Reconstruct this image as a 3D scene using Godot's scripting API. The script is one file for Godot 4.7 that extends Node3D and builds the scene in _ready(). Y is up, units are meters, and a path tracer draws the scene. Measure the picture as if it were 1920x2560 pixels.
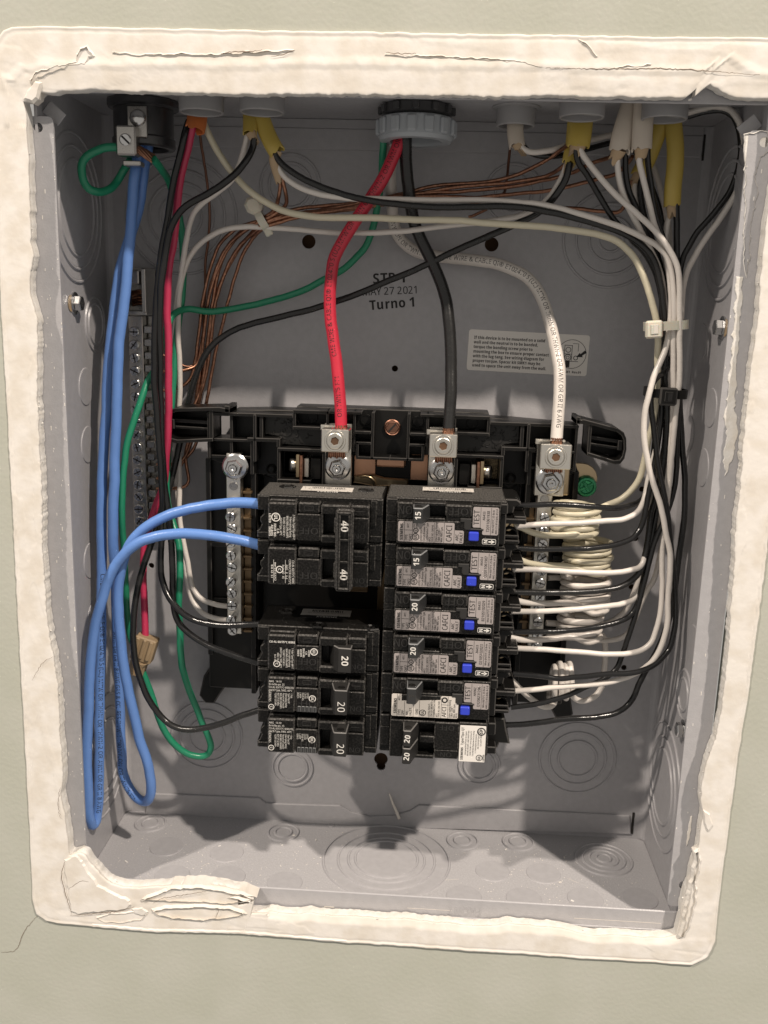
extends Node3D
# An open residential breaker panel set in a plastered wall, seen close up. All lengths below are millimetres; the helpers turn them into metres.
const MM := 0.001
var xf := Transform3D()          # local frame (mm) that the shape helpers build in
var mat := {}
var counts := {}
var fonts := {}
var texts := {}
var grain := FastNoiseLite.new()
var tinting := false           # mouldings: paler edge colour paints in highlights along with rubbed dust
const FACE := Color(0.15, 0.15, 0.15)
const EDGE_HIGHLIGHT_WEAR := Color(1, 1, 1)
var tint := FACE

func _ready() -> void:
	grain.seed = 7
	setup_camera_and_light()
	make_materials()
	build_wall()
	build_box()
	build_bus()
	build_ground_bar()
	build_fittings()
	build_breakers()
	build_sheaths()
	build_wires()
	build_small_things()

# ---------------------------------------------------------------- camera and light
func setup_camera_and_light() -> void:
	var cam := Camera3D.new()
	cam.name = "camera"
	cam.fov = 57.166
	cam.near = 0.01
	cam.far = 20.0
	cam.position = Vector3(24.53, 115.73, 583.25) * MM
	cam.rotation = Vector3(-0.21918, 0.04982, 0.02880)
	add_child(cam)
	cam.current = true
	var we := WorldEnvironment.new()
	we.name = "surroundings"
	var e := Environment.new()
	e.background_mode = Environment.BG_COLOR
	e.background_color = Color(0.40, 0.377, 0.348).linear_to_srgb()
	e.background_energy_multiplier = 1.05
	e.tonemap_mode = Environment.TONE_MAPPER_LINEAR
	e.tonemap_exposure = 1.0
	e.sdfgi_enabled = true
	e.ssao_enabled = true
	e.ssil_enabled = true
	we.environment = e
	add_child(we)
	ceiling_lamp(Vector3(2150, 3900, 2600), 26.5, "round warm ceiling lamp bulb above and to the right of the panel")
	ceiling_lamp(Vector3(-2650, 3900, 2600), 21.0, "round warm ceiling lamp bulb above and to the left of the panel")

func ceiling_lamp(at: Vector3, energy: float, label: String) -> void:
	var root := thing("ceiling_lamp", label, "lamp", at, "ceiling lamps above the panel")
	var glow := StandardMaterial3D.new()
	glow.resource_name = "lamp_glow"
	glow.albedo_color = Color(0.9, 0.88, 0.82)
	glow.emission_enabled = true
	glow.emission = Color(1.0, 0.86, 0.68)
	glow.emission_energy_multiplier = 3.0
	var st := begin()
	lathe(st, at + Vector3(0, -45, 0), Vector3.UP, [Vector2(0, 0), Vector2(20, 5), Vector2(38, 22), Vector2(45, 45), Vector2(38, 68), Vector2(22, 84), Vector2(0, 90)], 20, true)
	obj("bulb", st, glow, root)
	st = begin()
	lathe(st, at + Vector3(0, 42, 0), Vector3.UP, [Vector2(0, 0), Vector2(16, 0), Vector2(16, 34), Vector2(55, 36), Vector2(55, 44), Vector2(0, 44)], 20)
	obj("lamp_holder", st, zinc_simple(), root)
	var l := OmniLight3D.new()
	l.name = "lamp_light"
	l.light_color = Color(1.0, 0.945, 0.885)
	l.light_energy = energy
	l.light_size = 0.075
	l.omni_range = 16.0
	l.omni_attenuation = 2.0
	l.shadow_enabled = true
	root.add_child(l)

func zinc_simple() -> StandardMaterial3D:
	var m := StandardMaterial3D.new()
	m.albedo_color = Color(0.7, 0.7, 0.7)
	m.metallic = 0.8
	m.roughness = 0.4
	return m

# ---------------------------------------------------------------- naming and tagging
func numbered(called: String) -> String:
	var n: int = counts.get(called, 0)
	counts[called] = n + 1
	return called if n == 0 else "%s_%03d" % [called, n]

func thing(called: String, label: String, category: String, at := Vector3.ZERO, group := "") -> Node3D:
	var o := Node3D.new()
	o.name = numbered(called)
	add_child(o)
	o.position = at * MM
	o.set_meta("label", label)
	o.set_meta("category", category)
	if group:
		o.set_meta("group", group)
	return o

func obj(called: String, st: SurfaceTool, m: Material, parent: Node3D, label := "") -> MeshInstance3D:
	var o := MeshInstance3D.new()
	o.name = called
	o.mesh = st.commit()
	o.material_override = m
	parent.add_child(o, true)
	if parent.get_parent() == self and not parent is MeshInstance3D:
		o.position = -parent.position      # vertices are laid out in the scene's frame
	if label:
		o.set_meta("label", label)
	return o

# ---------------------------------------------------------------- shapes
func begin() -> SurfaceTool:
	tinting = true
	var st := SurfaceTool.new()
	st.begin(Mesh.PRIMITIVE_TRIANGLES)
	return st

func begin_ink() -> SurfaceTool:
	var st := begin()
	tinting = false
	return st

func vert(st: SurfaceTool, p: Vector3, n: Vector3) -> void:
	st.set_normal((xf.basis * n).normalized())
	if tinting:
		st.set_color(tint)
	st.add_vertex((xf * p) * MM)

func tri(st: SurfaceTool, a: Vector3, b: Vector3, c: Vector3, n: Vector3) -> void:
	if (b - a).cross(c - a).dot(n) > 0.0:
		var t := b
		b = c
		c = t
	vert(st, a, n)
	vert(st, b, n)
	vert(st, c, n)

func quad(st: SurfaceTool, a: Vector3, b: Vector3, c: Vector3, d: Vector3, outward: Vector3) -> void:
	var n := (c - a).cross(d - b)
	if n.length_squared() < 1e-12:
		return
	n = n.normalized()
	if n.dot(outward) < 0.0:
		n = -n
	tri(st, a, b, c, n)
	tri(st, a, c, d, n)

func bx(st: SurfaceTool, x0: float, x1: float, y0: float, y1: float, z0: float, z1: float, c := 0.35) -> void:
	var lo := Vector3(minf(x0, x1), minf(y0, y1), minf(z0, z1))
	var hi := Vector3(maxf(x0, x1), maxf(y0, y1), maxf(z0, z1))
	var mid := (lo + hi) / 2.0
	var h := (hi - lo) / 2.0
	c = minf(c, minf(h.x, minf(h.y, h.z)) * 0.7)
	for ax in 3:
		var u := (ax + 1) % 3
		var w := (ax + 2) % 3
		for s in [-1.0, 1.0]:
			var q := []
			for k in [[-1, -1], [1, -1], [1, 1], [-1, 1]]:
				var p := Vector3()
				p[ax] = h[ax] * s
				p[u] = (h[u] - c) * k[0]
				p[w] = (h[w] - c) * k[1]
				q.append(mid + p)
			var n := Vector3()
			n[ax] = s
			quad(st, q[0], q[1], q[2], q[3], n)
			tint = EDGE_HIGHLIGHT_WEAR
			for s2 in [-1.0, 1.0]:          # chamfer between faces ax and u
				var e := []
				for k in [-1.0, 1.0]:
					var p1 := Vector3()
					p1[ax] = h[ax] * s
					p1[u] = (h[u] - c) * s2
					p1[w] = (h[w] - c) * k
					var p2 := Vector3()
					p2[ax] = (h[ax] - c) * s
					p2[u] = h[u] * s2
					p2[w] = (h[w] - c) * k
					e.append(mid + p1)
					e.append(mid + p2)
				var on := Vector3()
				on[ax] = s
				on[u] = s2
				quad(st, e[0], e[1], e[3], e[2], on)
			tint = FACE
	tint = EDGE_HIGHLIGHT_WEAR
	for sx in [-1.0, 1.0]:
		for sy in [-1.0, 1.0]:
			for sz in [-1.0, 1.0]:
				var a := mid + Vector3(h.x * sx, (h.y - c) * sy, (h.z - c) * sz)
				var b := mid + Vector3((h.x - c) * sx, h.y * sy, (h.z - c) * sz)
				var d := mid + Vector3((h.x - c) * sx, (h.y - c) * sy, h.z * sz)
				tri(st, a, b, d, Vector3(sx, sy, sz).normalized())
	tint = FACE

func frame_of(axis: Vector3) -> Basis:      # columns: right, up, axis
	axis = axis.normalized()
	var ref := Vector3.UP if absf(axis.y) < 0.9 else Vector3.BACK
	var r := ref.cross(axis).normalized()
	return Basis(r, axis.cross(r), axis)

# profile: (radius, height along the axis)
func lathe(st: SurfaceTool, o: Vector3, axis: Vector3, profile: Array, seg := 20, smooth := false, turn := 0.0) -> void:
	var f := frame_of(axis)
	var nn := []
	for i in profile.size() - 1:
		var d: Vector2 = profile[i + 1] - profile[i]
		nn.append(Vector2(d.y, -d.x).normalized())
	for i in profile.size() - 1:
		var p: Vector2 = profile[i]
		var q: Vector2 = profile[i + 1]
		if p.distance_to(q) < 1e-6:
			continue
		var np: Vector2 = nn[i]
		var nq: Vector2 = nn[i]
		if smooth:
			if i > 0:
				np = (nn[i] + nn[i - 1]).normalized()
			if i < profile.size() - 2:
				nq = (nn[i] + nn[i + 1]).normalized()
		for k in seg:
			var a := TAU * k / seg + turn
			var b := TAU * (k + 1) / seg + turn
			var ea := f.x * cos(a) + f.y * sin(a)
			var eb := f.x * cos(b) + f.y * sin(b)
			if seg <= 8 and not smooth:
				var em := (ea + eb).normalized()
				quad(st, o + ea * p.x + f.z * p.y, o + eb * p.x + f.z * p.y, o + eb * q.x + f.z * q.y, o + ea * q.x + f.z * q.y, em * nn[i].x + f.z * nn[i].y)
				continue
			var v := [[o + ea * p.x + f.z * p.y, ea * np.x + f.z * np.y], [o + eb * p.x + f.z * p.y, eb * np.x + f.z * np.y], [o + eb * q.x + f.z * q.y, eb * nq.x + f.z * nq.y], [o + ea * q.x + f.z * q.y, ea * nq.x + f.z * nq.y]]
			for t in [[0, 1, 2], [0, 2, 3]]:
				var A: Vector3 = v[t[0]][0]
				var B: Vector3 = v[t[1]][0]
				var C: Vector3 = v[t[2]][0]
				var cr := (B - A).cross(C - A)
				if cr.length_squared() < 1e-12:
					continue
				var order: Array = [t[0], t[2], t[1]] if cr.dot(v[t[0]][1] + v[t[1]][1] + v[t[2]][1]) > 0.0 else t
				for j in order:
					vert(st, v[j][0], v[j][1])

func inset(poly: PackedVector2Array, by: float) -> PackedVector2Array:
	var out := PackedVector2Array()
	var n := poly.size()
	var sgn := -1.0 if Geometry2D.is_polygon_clockwise(poly) else 1.0
	for i in n:
		var d1 := (poly[i] - poly[(i + n - 1) % n]).normalized()
		var d2 := (poly[(i + 1) % n] - poly[i]).normalized()
		var n1 := Vector2(-d1.y, d1.x) * sgn
		var n2 := Vector2(-d2.y, d2.x) * sgn
		var m := (n1 + n2).normalized()
		out.append(poly[i] + m * by / maxf(0.35, m.dot(n1)))
	return out

# an outline in the frame's x-y plane given a depth from z0 to z1, its front edge chamfered
func prism(st: SurfaceTool, pts: Array, z0: float, z1: float, c := 0.3) -> void:
	var poly := PackedVector2Array(pts)
	var top := inset(poly, c) if c > 0.0 else poly
	var n := poly.size()
	for fc in [[top, z1, 1.0], [poly, z0, -1.0]]:
		var ids := Geometry2D.triangulate_polygon(fc[0])
		for i in range(0, ids.size(), 3):
			tri(st, v3(fc[0][ids[i]], fc[1]), v3(fc[0][ids[i + 1]], fc[1]), v3(fc[0][ids[i + 2]], fc[1]), Vector3(0, 0, fc[2]))
	var sgn := -1.0 if Geometry2D.is_polygon_clockwise(poly) else 1.0
	for i in n:
		var j := (i + 1) % n
		var d := (poly[j] - poly[i]).normalized()
		var o := Vector3(d.y, -d.x, 0) * sgn
		quad(st, v3(poly[i], z0), v3(poly[j], z0), v3(poly[j], z1 - c), v3(poly[i], z1 - c), o)
		if c > 0.0:
			tint = EDGE_HIGHLIGHT_WEAR
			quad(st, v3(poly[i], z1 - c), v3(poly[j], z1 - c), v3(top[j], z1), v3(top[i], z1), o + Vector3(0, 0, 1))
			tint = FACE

func v3(p: Vector2, z: float) -> Vector3:
	return Vector3(p.x, p.y, z)

func rounded(x0: float, x1: float, y0: float, y1: float, r: float, seg := 4) -> Array:
	var out := []
	for c in [[x1 - r, y1 - r, 0.0], [x0 + r, y1 - r, 90.0], [x0 + r, y0 + r, 180.0], [x1 - r, y0 + r, 270.0]]:
		for k in seg + 1:
			var a := deg_to_rad(c[2] + 90.0 * k / seg)
			out.append(Vector2(c[0] + r * cos(a), c[1] + r * sin(a)))
	return out

func spline(pts: Array, step := 1.6) -> PackedVector3Array:
	var out := PackedVector3Array()
	var n := pts.size()
	for i in n - 1:
		var p1: Vector3 = pts[i]
		var p2: Vector3 = pts[i + 1]
		var p0: Vector3 = pts[i - 1] if i > 0 else p1 * 2.0 - p2
		var p3: Vector3 = pts[i + 2] if i < n - 2 else p2 * 2.0 - p1
		# centripetal spacing keeps uneven points from looping
		var t1 := maxf(pow(p0.distance_to(p1), 0.5), 0.01)
		var t2 := t1 + maxf(pow(p1.distance_to(p2), 0.5), 0.01)
		var t3 := t2 + maxf(pow(p2.distance_to(p3), 0.5), 0.01)
		var k := maxi(1, ceili(p1.distance_to(p2) / step))
		for j in k:
			var t := lerpf(t1, t2, float(j) / k)
			var a1 := p0 * ((t1 - t) / t1) + p1 * (t / t1)
			var a2 := p1 * ((t2 - t) / (t2 - t1)) + p2 * ((t - t1) / (t2 - t1))
			var a3 := p2 * ((t3 - t) / (t3 - t2)) + p3 * ((t - t2) / (t3 - t2))
			var b1 := a1 * ((t2 - t) / t2) + a2 * (t / t2)
			var b2 := a2 * ((t3 - t) / (t3 - t1)) + a3 * ((t - t1) / (t3 - t1))
			out.append(b1 * ((t2 - t) / (t2 - t1)) + b2 * ((t - t1) / (t2 - t1)))
	out.append(pts[n - 1])
	return out

# a round or flattened rod along points; wide and thick scale the section across and along the view
func tube(st: SurfaceTool, line: PackedVector3Array, r: float, sides := 10, thick := 1.0, jag := 0.0, inner := 0.0, taper := 1.0) -> void:
	var n := line.size()
	var side := Vector3.RIGHT
	var rings := []
	var t0 := (line[1] - line[0]).normalized()
	side = Vector3.BACK.cross(t0)
	if side.length() < 0.2:
		side = Vector3.RIGHT.cross(t0)
	side = side.normalized()
	for i in n:
		var t := (line[mini(i + 1, n - 1)] - line[maxi(i - 1, 0)]).normalized()
		side = (side - t * side.dot(t)).normalized()
		if thick != 1.0:                    # flat cable keeps its broad side to the front
			var want := Vector3.BACK.cross(t)
			if want.length() > 0.2:
				side = want.normalized()
		var up := t.cross(side)
		var ring := []
		var rr := r * lerpf(1.0, taper, float(i) / (n - 1))
		for k in sides:
			var a := TAU * k / sides
			var d := side * cos(a) + up * sin(a) * thick
			var nn := (side * cos(a) * thick + up * sin(a)).normalized()
			var p := line[i] + d * rr
			if jag > 0.0 and i == n - 1:
				p += t * jag * grain.get_noise_2d(k * 37.0, line[0].x * 11.0) * 2.0
			ring.append([p, nn])
		rings.append(ring)
	for i in n - 1:
		for k in sides:
			var k2 := (k + 1) % sides
			strip(st, rings[i][k], rings[i][k2], rings[i + 1][k2], rings[i + 1][k])
	for e in [[0, -1.0], [n - 1, 1.0]]:
		var t: Vector3 = (line[mini(e[0] + 1, n - 1)] - line[maxi(e[0] - 1, 0)]).normalized() * e[1]
		if inner > 0.0 and e[0] > 0:        # an open end: the rim and the inside of the wall
			var back := line[maxi(0, n - 6)] - line[n - 1]
			for k in sides:
				var k2 := (k + 1) % sides
				var a: Vector3 = rings[e[0]][k][0]
				var b: Vector3 = rings[e[0]][k2][0]
				var ai := line[n - 1] + (a - line[n - 1]) * inner
				var bi := line[n - 1] + (b - line[n - 1]) * inner
				quad(st, a, b, bi, ai, t)
				quad(st, ai, bi, bi + back, ai + back, line[n - 1] - (ai + bi) / 2.0)
			continue
		for k in range(1, sides - 1):
			tri(st, rings[e[0]][0][0], rings[e[0]][k][0], rings[e[0]][k + 1][0], t)

func strip(st: SurfaceTool, a: Array, b: Array, c: Array, d: Array) -> void:
	for t in [[a, b, c], [a, c, d]]:
		var cr: Vector3 = (t[1][0] - t[0][0]).cross(t[2][0] - t[0][0])
		if cr.dot(t[0][1] + t[1][1] + t[2][1]) > 0.0:
			t = [t[0], t[2], t[1]]
		for v in t:
			vert(st, v[0], v[1])

func font(bold: bool) -> SystemFont:
	if not fonts.has(bold):
		var f := SystemFont.new()
		f.font_names = PackedStringArray(["Droid Sans"])
		f.font_weight = 700 if bold else 400
		fonts[bold] = f
	return fonts[bold]

func text_mesh(s: String, h: float, bold: bool, align: int) -> TextMesh:
	var key := "%s|%.3f|%s|%d" % [s, h, bold, align]
	if not texts.has(key):
		var t := TextMesh.new()
		t.text = s
		t.font = font(bold)
		t.font_size = 32
		t.pixel_size = h / 0.714 / 32.0
		t.depth = 0.0
		t.curve_step = 3.0
		t.horizontal_alignment = [HORIZONTAL_ALIGNMENT_CENTER, HORIZONTAL_ALIGNMENT_LEFT, HORIZONTAL_ALIGNMENT_RIGHT][align]
		texts[key] = t
	return texts[key]

# printed characters of cap height h; right and up are the directions they run in
func print_text(st: SurfaceTool, s: String, at: Vector3, h: float, turn := 0.0, bold := false, align := 0, squeeze := 1.0) -> void:
	var a := deg_to_rad(turn)
	var r := Vector3(cos(a), sin(a), 0)
	var u := Vector3(-sin(a), cos(a), 0)
	print_text_on(st, s, at, h, r * squeeze, u, bold, align)

func print_text_on(st: SurfaceTool, s: String, at: Vector3, h: float, r: Vector3, u: Vector3, bold := false, align := 0) -> void:
	var m := text_mesh(s, h, bold, align)
	var n := r.cross(u).normalized()
	var arr := m.get_mesh_arrays()
	var vs: PackedVector3Array = arr[Mesh.ARRAY_VERTEX]
	var ids: PackedInt32Array = arr[Mesh.ARRAY_INDEX]
	for i in range(0, ids.size(), 3):
		var p := []
		for j in 3:
			var v := vs[ids[i + j]]
			p.append(at + r * v.x + u * v.y)
		tri(st, p[0], p[1], p[2], n)

# printed characters that run along a wire and bend round it
func wire_print(parent: Node3D, line: PackedVector3Array, r: float, s: String, from: float, h: float, ink: Material, lean := 0.0) -> void:
	var m := text_mesh(s, h, false, 1)
	var arr := m.get_mesh_arrays()
	var vs: PackedVector3Array = arr[Mesh.ARRAY_VERTEX]
	var ids: PackedInt32Array = arr[Mesh.ARRAY_INDEX]
	var cum := PackedFloat32Array([0.0])
	for i in range(1, line.size()):
		cum.append(cum[i - 1] + line[i].distance_to(line[i - 1]))
	var st := begin()
	var put := []
	for v in vs:
		var want := clampf(from + v.x, 0.0, cum[cum.size() - 1] - 0.01)
		var i := clampi(cum.bsearch(want) - 1, 0, line.size() - 2)
		var f := (want - cum[i]) / maxf(1e-4, cum[i + 1] - cum[i])
		var p := line[i].lerp(line[i + 1], f)
		var ta := (line[i + 1] - line[maxi(i - 1, 0)]).normalized()
		var tb := (line[mini(i + 2, line.size() - 1)] - line[i]).normalized()
		var t := ta.lerp(tb, f).normalized()
		var n := (Vector3.BACK - t * t.z).normalized()
		var up := n.cross(t)
		var a := v.y / r + lean
		var d := n * cos(a) + up * sin(a)
		put.append([p + d * (r + 0.06), d])
	for i in range(0, ids.size(), 3):
		strip(st, put[ids[i]], put[ids[i + 1]], put[ids[i + 2]], put[ids[i + 2]])
	if ids.size():
		obj("printed_lettering", st, ink, parent)

# ---------------------------------------------------------------- materials
func noise_tex(freq: float, from: Color, to: Color, octaves := 4, seed_ := 1, normal := 0.0, low := 0.0, high := 1.0, cell := false) -> NoiseTexture2D:
	var n := FastNoiseLite.new()
	n.noise_type = FastNoiseLite.TYPE_CELLULAR if cell else FastNoiseLite.TYPE_SIMPLEX_SMOOTH
	n.frequency = freq
	n.fractal_octaves = octaves
	n.seed = seed_
	var t := NoiseTexture2D.new()
	t.width = 512
	t.height = 512
	t.seamless = true
	t.noise = n
	if normal > 0.0:
		t.as_normal_map = true
		t.bump_strength = normal
	else:
		var g := Gradient.new()
		g.offsets = PackedFloat32Array([low, high])
		g.colors = PackedColorArray([from, to])
		t.color_ramp = g
	return t

func paint(key: String, c: Color, rough: float, metal := 0.0) -> StandardMaterial3D:
	var m := StandardMaterial3D.new()
	m.resource_name = key
	m.albedo_color = c.linear_to_srgb()
	m.roughness = rough
	m.metallic = metal
	m.uv1_triplanar = true
	m.uv1_world_triplanar = true
	mat[key] = m
	return m

func grey(v: float) -> Color:
	return Color(v, v, v)

func make_materials() -> void:
	var fine := noise_tex(0.09, grey(0), grey(1), 3, 3, 4.0)
	var mottled := noise_tex(0.02, Color(0.955, 0.955, 0.955), Color(1, 1, 1), 5, 5)
	var blotch := noise_tex(0.012, Color(0.955, 0.945, 0.925), Color(1, 1, 1), 6, 9, 0.0, 0.2, 0.7)
	var dusty := noise_tex(0.06, grey(0.50), grey(1.0), 6, 11, 0.0, 0.35, 0.75)
	var rough_var := noise_tex(0.03, grey(0.75), grey(1.0), 4, 13)
	var streak := noise_tex(0.05, grey(0.7), grey(1.0), 3, 17)
	var pits := noise_tex(0.035, grey(0), grey(1), 5, 19)
	var m := paint("box_paint", Color(0.41, 0.405, 0.42), 0.42)
	m.albedo_texture = mottled
	m.normal_enabled = true
	m.normal_texture = fine
	m.normal_scale = 0.12
	m.uv1_scale = Vector3.ONE * 16.0
	m.roughness_texture = rough_var
	m = paint("box_dark", Color(0.02, 0.017, 0.015), 0.9)
	m = paint("cavity_wood", Color(0.16, 0.085, 0.045), 0.9)
	m.albedo_texture = streak
	m = paint("floor_paint", Color(0.46, 0.455, 0.47), 0.40)
	m.albedo_texture = noise_tex(0.16, grey(0.93), grey(1.0), 3, 71, 0.0, 0.3, 0.9)
	m.normal_enabled = true
	m.normal_texture = fine
	m.normal_scale = 0.14
	m.uv1_scale = Vector3.ONE * 9.0
	m.roughness_texture = rough_var
	m = paint("locknut_dark", Color(0.05, 0.05, 0.052), 0.3)
	m = paint("wall_green", Color(0.47, 0.475, 0.42), 0.55)
	m.albedo_texture = noise_tex(0.006, Color(0.955, 0.96, 0.945), Color(1, 1, 1), 6, 21)
	m.normal_enabled = true
	m.normal_texture = noise_tex(0.11, grey(0), grey(1), 4, 23, 5.0)
	m.normal_scale = 0.05
	m.uv1_scale = Vector3.ONE * 5.0
	m = paint("plaster", Color(0.77, 0.735, 0.69), 0.62)
	m.albedo_texture = blotch
	m.normal_enabled = true
	m.normal_texture = noise_tex(0.03, grey(0), grey(1), 6, 27, 5.0)
	m.normal_scale = 0.11
	m.uv1_scale = Vector3.ONE * 9.0
	m = paint("plaster_white", Color(0.74, 0.72, 0.69), 0.8)
	m.albedo_texture = blotch
	m.normal_enabled = true
	m.normal_texture = noise_tex(0.05, grey(0), grey(1), 5, 29, 6.0)
	m.normal_scale = 0.16
	m.uv1_scale = Vector3.ONE * 20.0
	m = paint("crack_dirt", Color(0.16, 0.11, 0.075), 0.95)
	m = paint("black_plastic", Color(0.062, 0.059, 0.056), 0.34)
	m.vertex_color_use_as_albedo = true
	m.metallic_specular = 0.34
	m.normal_enabled = true
	m.normal_texture = fine
	m.normal_scale = 0.10
	m.uv1_scale = Vector3.ONE * 30.0
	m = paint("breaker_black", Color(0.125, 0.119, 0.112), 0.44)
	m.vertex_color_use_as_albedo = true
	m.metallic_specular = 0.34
	m.albedo_texture = dusty
	m.uv1_scale = Vector3.ONE * 22.0
	m.normal_enabled = true
	m.normal_texture = fine
	m.normal_scale = 0.12
	m = paint("breaker_dusty", Color(0.085, 0.08, 0.072), 0.7)
	m.albedo_texture = dusty
	m.uv1_scale = Vector3.ONE * 40.0
	m = paint("breaker_edge", Color(0.16, 0.155, 0.15), 0.42)
	m.vertex_color_use_as_albedo = true
	m.metallic_specular = 0.4
	m = paint("raised_letter", Color(0.024, 0.023, 0.022), 0.4)
	m = paint("dust_film", Color(0.115, 0.108, 0.098), 0.85)
	m.albedo_texture = dusty
	m.uv1_scale = Vector3.ONE * 30.0
	m = paint("handle_grey", Color(0.22, 0.226, 0.23), 0.42)
	m.vertex_color_use_as_albedo = true
	m.metallic_specular = 0.4
	m = paint("label_grey", Color(0.36, 0.325, 0.315), 0.38)
	m = paint("label_white", Color(0.62, 0.58, 0.53), 0.5)
	m = paint("ink_white", Color(0.72, 0.70, 0.66), 0.6)
	m = paint("ink_black", Color(0.012, 0.011, 0.011), 0.6)
	m = paint("ink_red", Color(0.35, 0.03, 0.03), 0.6)
	m = paint("button_blue", Color(0.03, 0.055, 0.55), 0.35)
	m = paint("sticker", Color(0.76, 0.73, 0.69), 0.45)
	m = paint("zinc", Color(0.60, 0.60, 0.60), 0.28, 1.0)
	m.roughness_texture = rough_var
	m.uv1_scale = Vector3.ONE * 60.0
	m = paint("aluminium", Color(0.72, 0.69, 0.63), 0.40, 1.0)
	m.roughness_texture = rough_var
	m.normal_enabled = true
	m.normal_texture = fine
	m.normal_scale = 0.25
	m.uv1_scale = Vector3(20, 160, 20)
	m = paint("old_steel", Color(0.47, 0.455, 0.43), 0.34, 1.0)
	m.roughness_texture = rough_var
	m.uv1_scale = Vector3.ONE * 60.0
	m = paint("bronze", Color(0.50, 0.39, 0.25), 0.3, 1.0)
	m = paint("copper", Color(0.56, 0.29, 0.19), 0.36, 1.0)
	m.albedo_texture = noise_tex(0.03, grey(0.62), grey(1.0), 4, 61)
	m.uv1_scale = Vector3.ONE * 25.0
	m = paint("copper_plate", Color(0.62, 0.36, 0.24), 0.40, 1.0)
	m = paint("copper_dark", Color(0.22, 0.115, 0.08), 0.45, 0.9)
	m = paint("green_screw", Color(0.012, 0.30, 0.12), 0.2, 0.5)
	m.clearcoat_enabled = true
	m = paint("wire_black", Color(0.0115, 0.0115, 0.012), 0.2)
	m = paint("wire_black_matt", Color(0.016, 0.016, 0.016), 0.3)
	m = paint("wire_white", Color(0.68, 0.635, 0.59), 0.36)
	m = paint("wire_cream", Color(0.63, 0.58, 0.44), 0.36)
	m = paint("wire_red", Color(0.54, 0.028, 0.055), 0.36)
	m = paint("wire_pink", Color(0.50, 0.035, 0.095), 0.36)
	m = paint("wire_blue", Color(0.125, 0.255, 0.60), 0.38)
	m = paint("wire_green", Color(0.018, 0.235, 0.125), 0.36)
	for k in ["wire_black", "wire_white", "wire_cream", "wire_red", "wire_blue", "wire_green", "wire_pink", "wire_black_matt"]:
		mat[k].normal_enabled = true
		mat[k].normal_texture = fine
		mat[k].normal_scale = 0.10
		mat[k].uv1_scale = Vector3.ONE * 12.0
		mat[k].roughness_texture = rough_var
	m = paint("jacket_yellow", Color(0.52, 0.385, 0.085), 0.4)
	m.albedo_texture = mottled
	m = paint("jacket_white", Color(0.60, 0.53, 0.45), 0.42)
	m.albedo_texture = mottled
	m = paint("jacket_orange", Color(0.55, 0.16, 0.045), 0.42)
	m = paint("paper", Color(0.45, 0.33, 0.21), 0.85)
	m = paint("bushing_grey", Color(0.30, 0.295, 0.30), 0.42)
	m = paint("connector_grey", Color(0.36, 0.385, 0.41), 0.38)
	m = paint("connector_tan", Color(0.50, 0.36, 0.21), 0.5)
	m.albedo_texture = streak
	m = paint("nylon", Color(0.62, 0.57, 0.48), 0.36)
	m.subsurf_scatter_enabled = true
	m.subsurf_scatter_strength = 0.15
	var enamel := paint("connector_black", Color(0.016, 0.016, 0.018), 0.2)
	enamel.clearcoat_enabled = true

# ---------------------------------------------------------------- wall and plaster
func by_angle(pts: Array) -> Array:          # (angle, radius) of an outline round the middle, sorted
	var out := []
	for p: Vector2 in pts:
		out.append(Vector2(p.angle(), p.length()))
	out.sort_custom(func(a, b): return a.x < b.x)
	return out

func radius_at(ring: Array, a: float) -> float:
	var n := ring.size()
	var hi := 0
	while hi < n and ring[hi].x < a:
		hi += 1
	var q: Vector2 = ring[hi % n]
	var p: Vector2 = ring[(hi + n - 1) % n]
	var pa := p.x - (TAU if hi == 0 else 0.0)
	var qa := q.x + (TAU if hi == n else 0.0)
	# straight between the two corners
	var A := Vector2.from_angle(pa) * p.y
	var B := Vector2.from_angle(qa) * q.y
	var d := Vector2.from_angle(a)
	var e := B - A
	var den := d.cross(e)
	return A.cross(e) / den if absf(den) > 1e-6 else lerpf(p.y, q.y, 0.5)

func grid_mesh(st: SurfaceTool, rows: Array, front := Vector3.BACK) -> void:
	var nr := rows.size()
	var nc: int = rows[0].size()
	var vs := []
	for i in nr:
		var line := []
		for j in nc:
			var du: Vector3 = rows[mini(i + 1, nr - 1)][j] - rows[maxi(i - 1, 0)][j]
			var dv: Vector3 = rows[i][mini(j + 1, nc - 1)] - rows[i][maxi(j - 1, 0)]
			var n := du.cross(dv).normalized()
			line.append([rows[i][j], n])
		vs.append(line)
	var flip: bool = vs[nr / 2][nc / 2][1].dot(front) < 0.0
	if flip:
		for line in vs:
			for v in line:
				v[1] = -v[1]
	for i in nr - 1:
		for j in nc - 1:
			strip(st, vs[i][j], vs[i][j + 1], vs[i + 1][j + 1], vs[i + 1][j])

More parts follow.
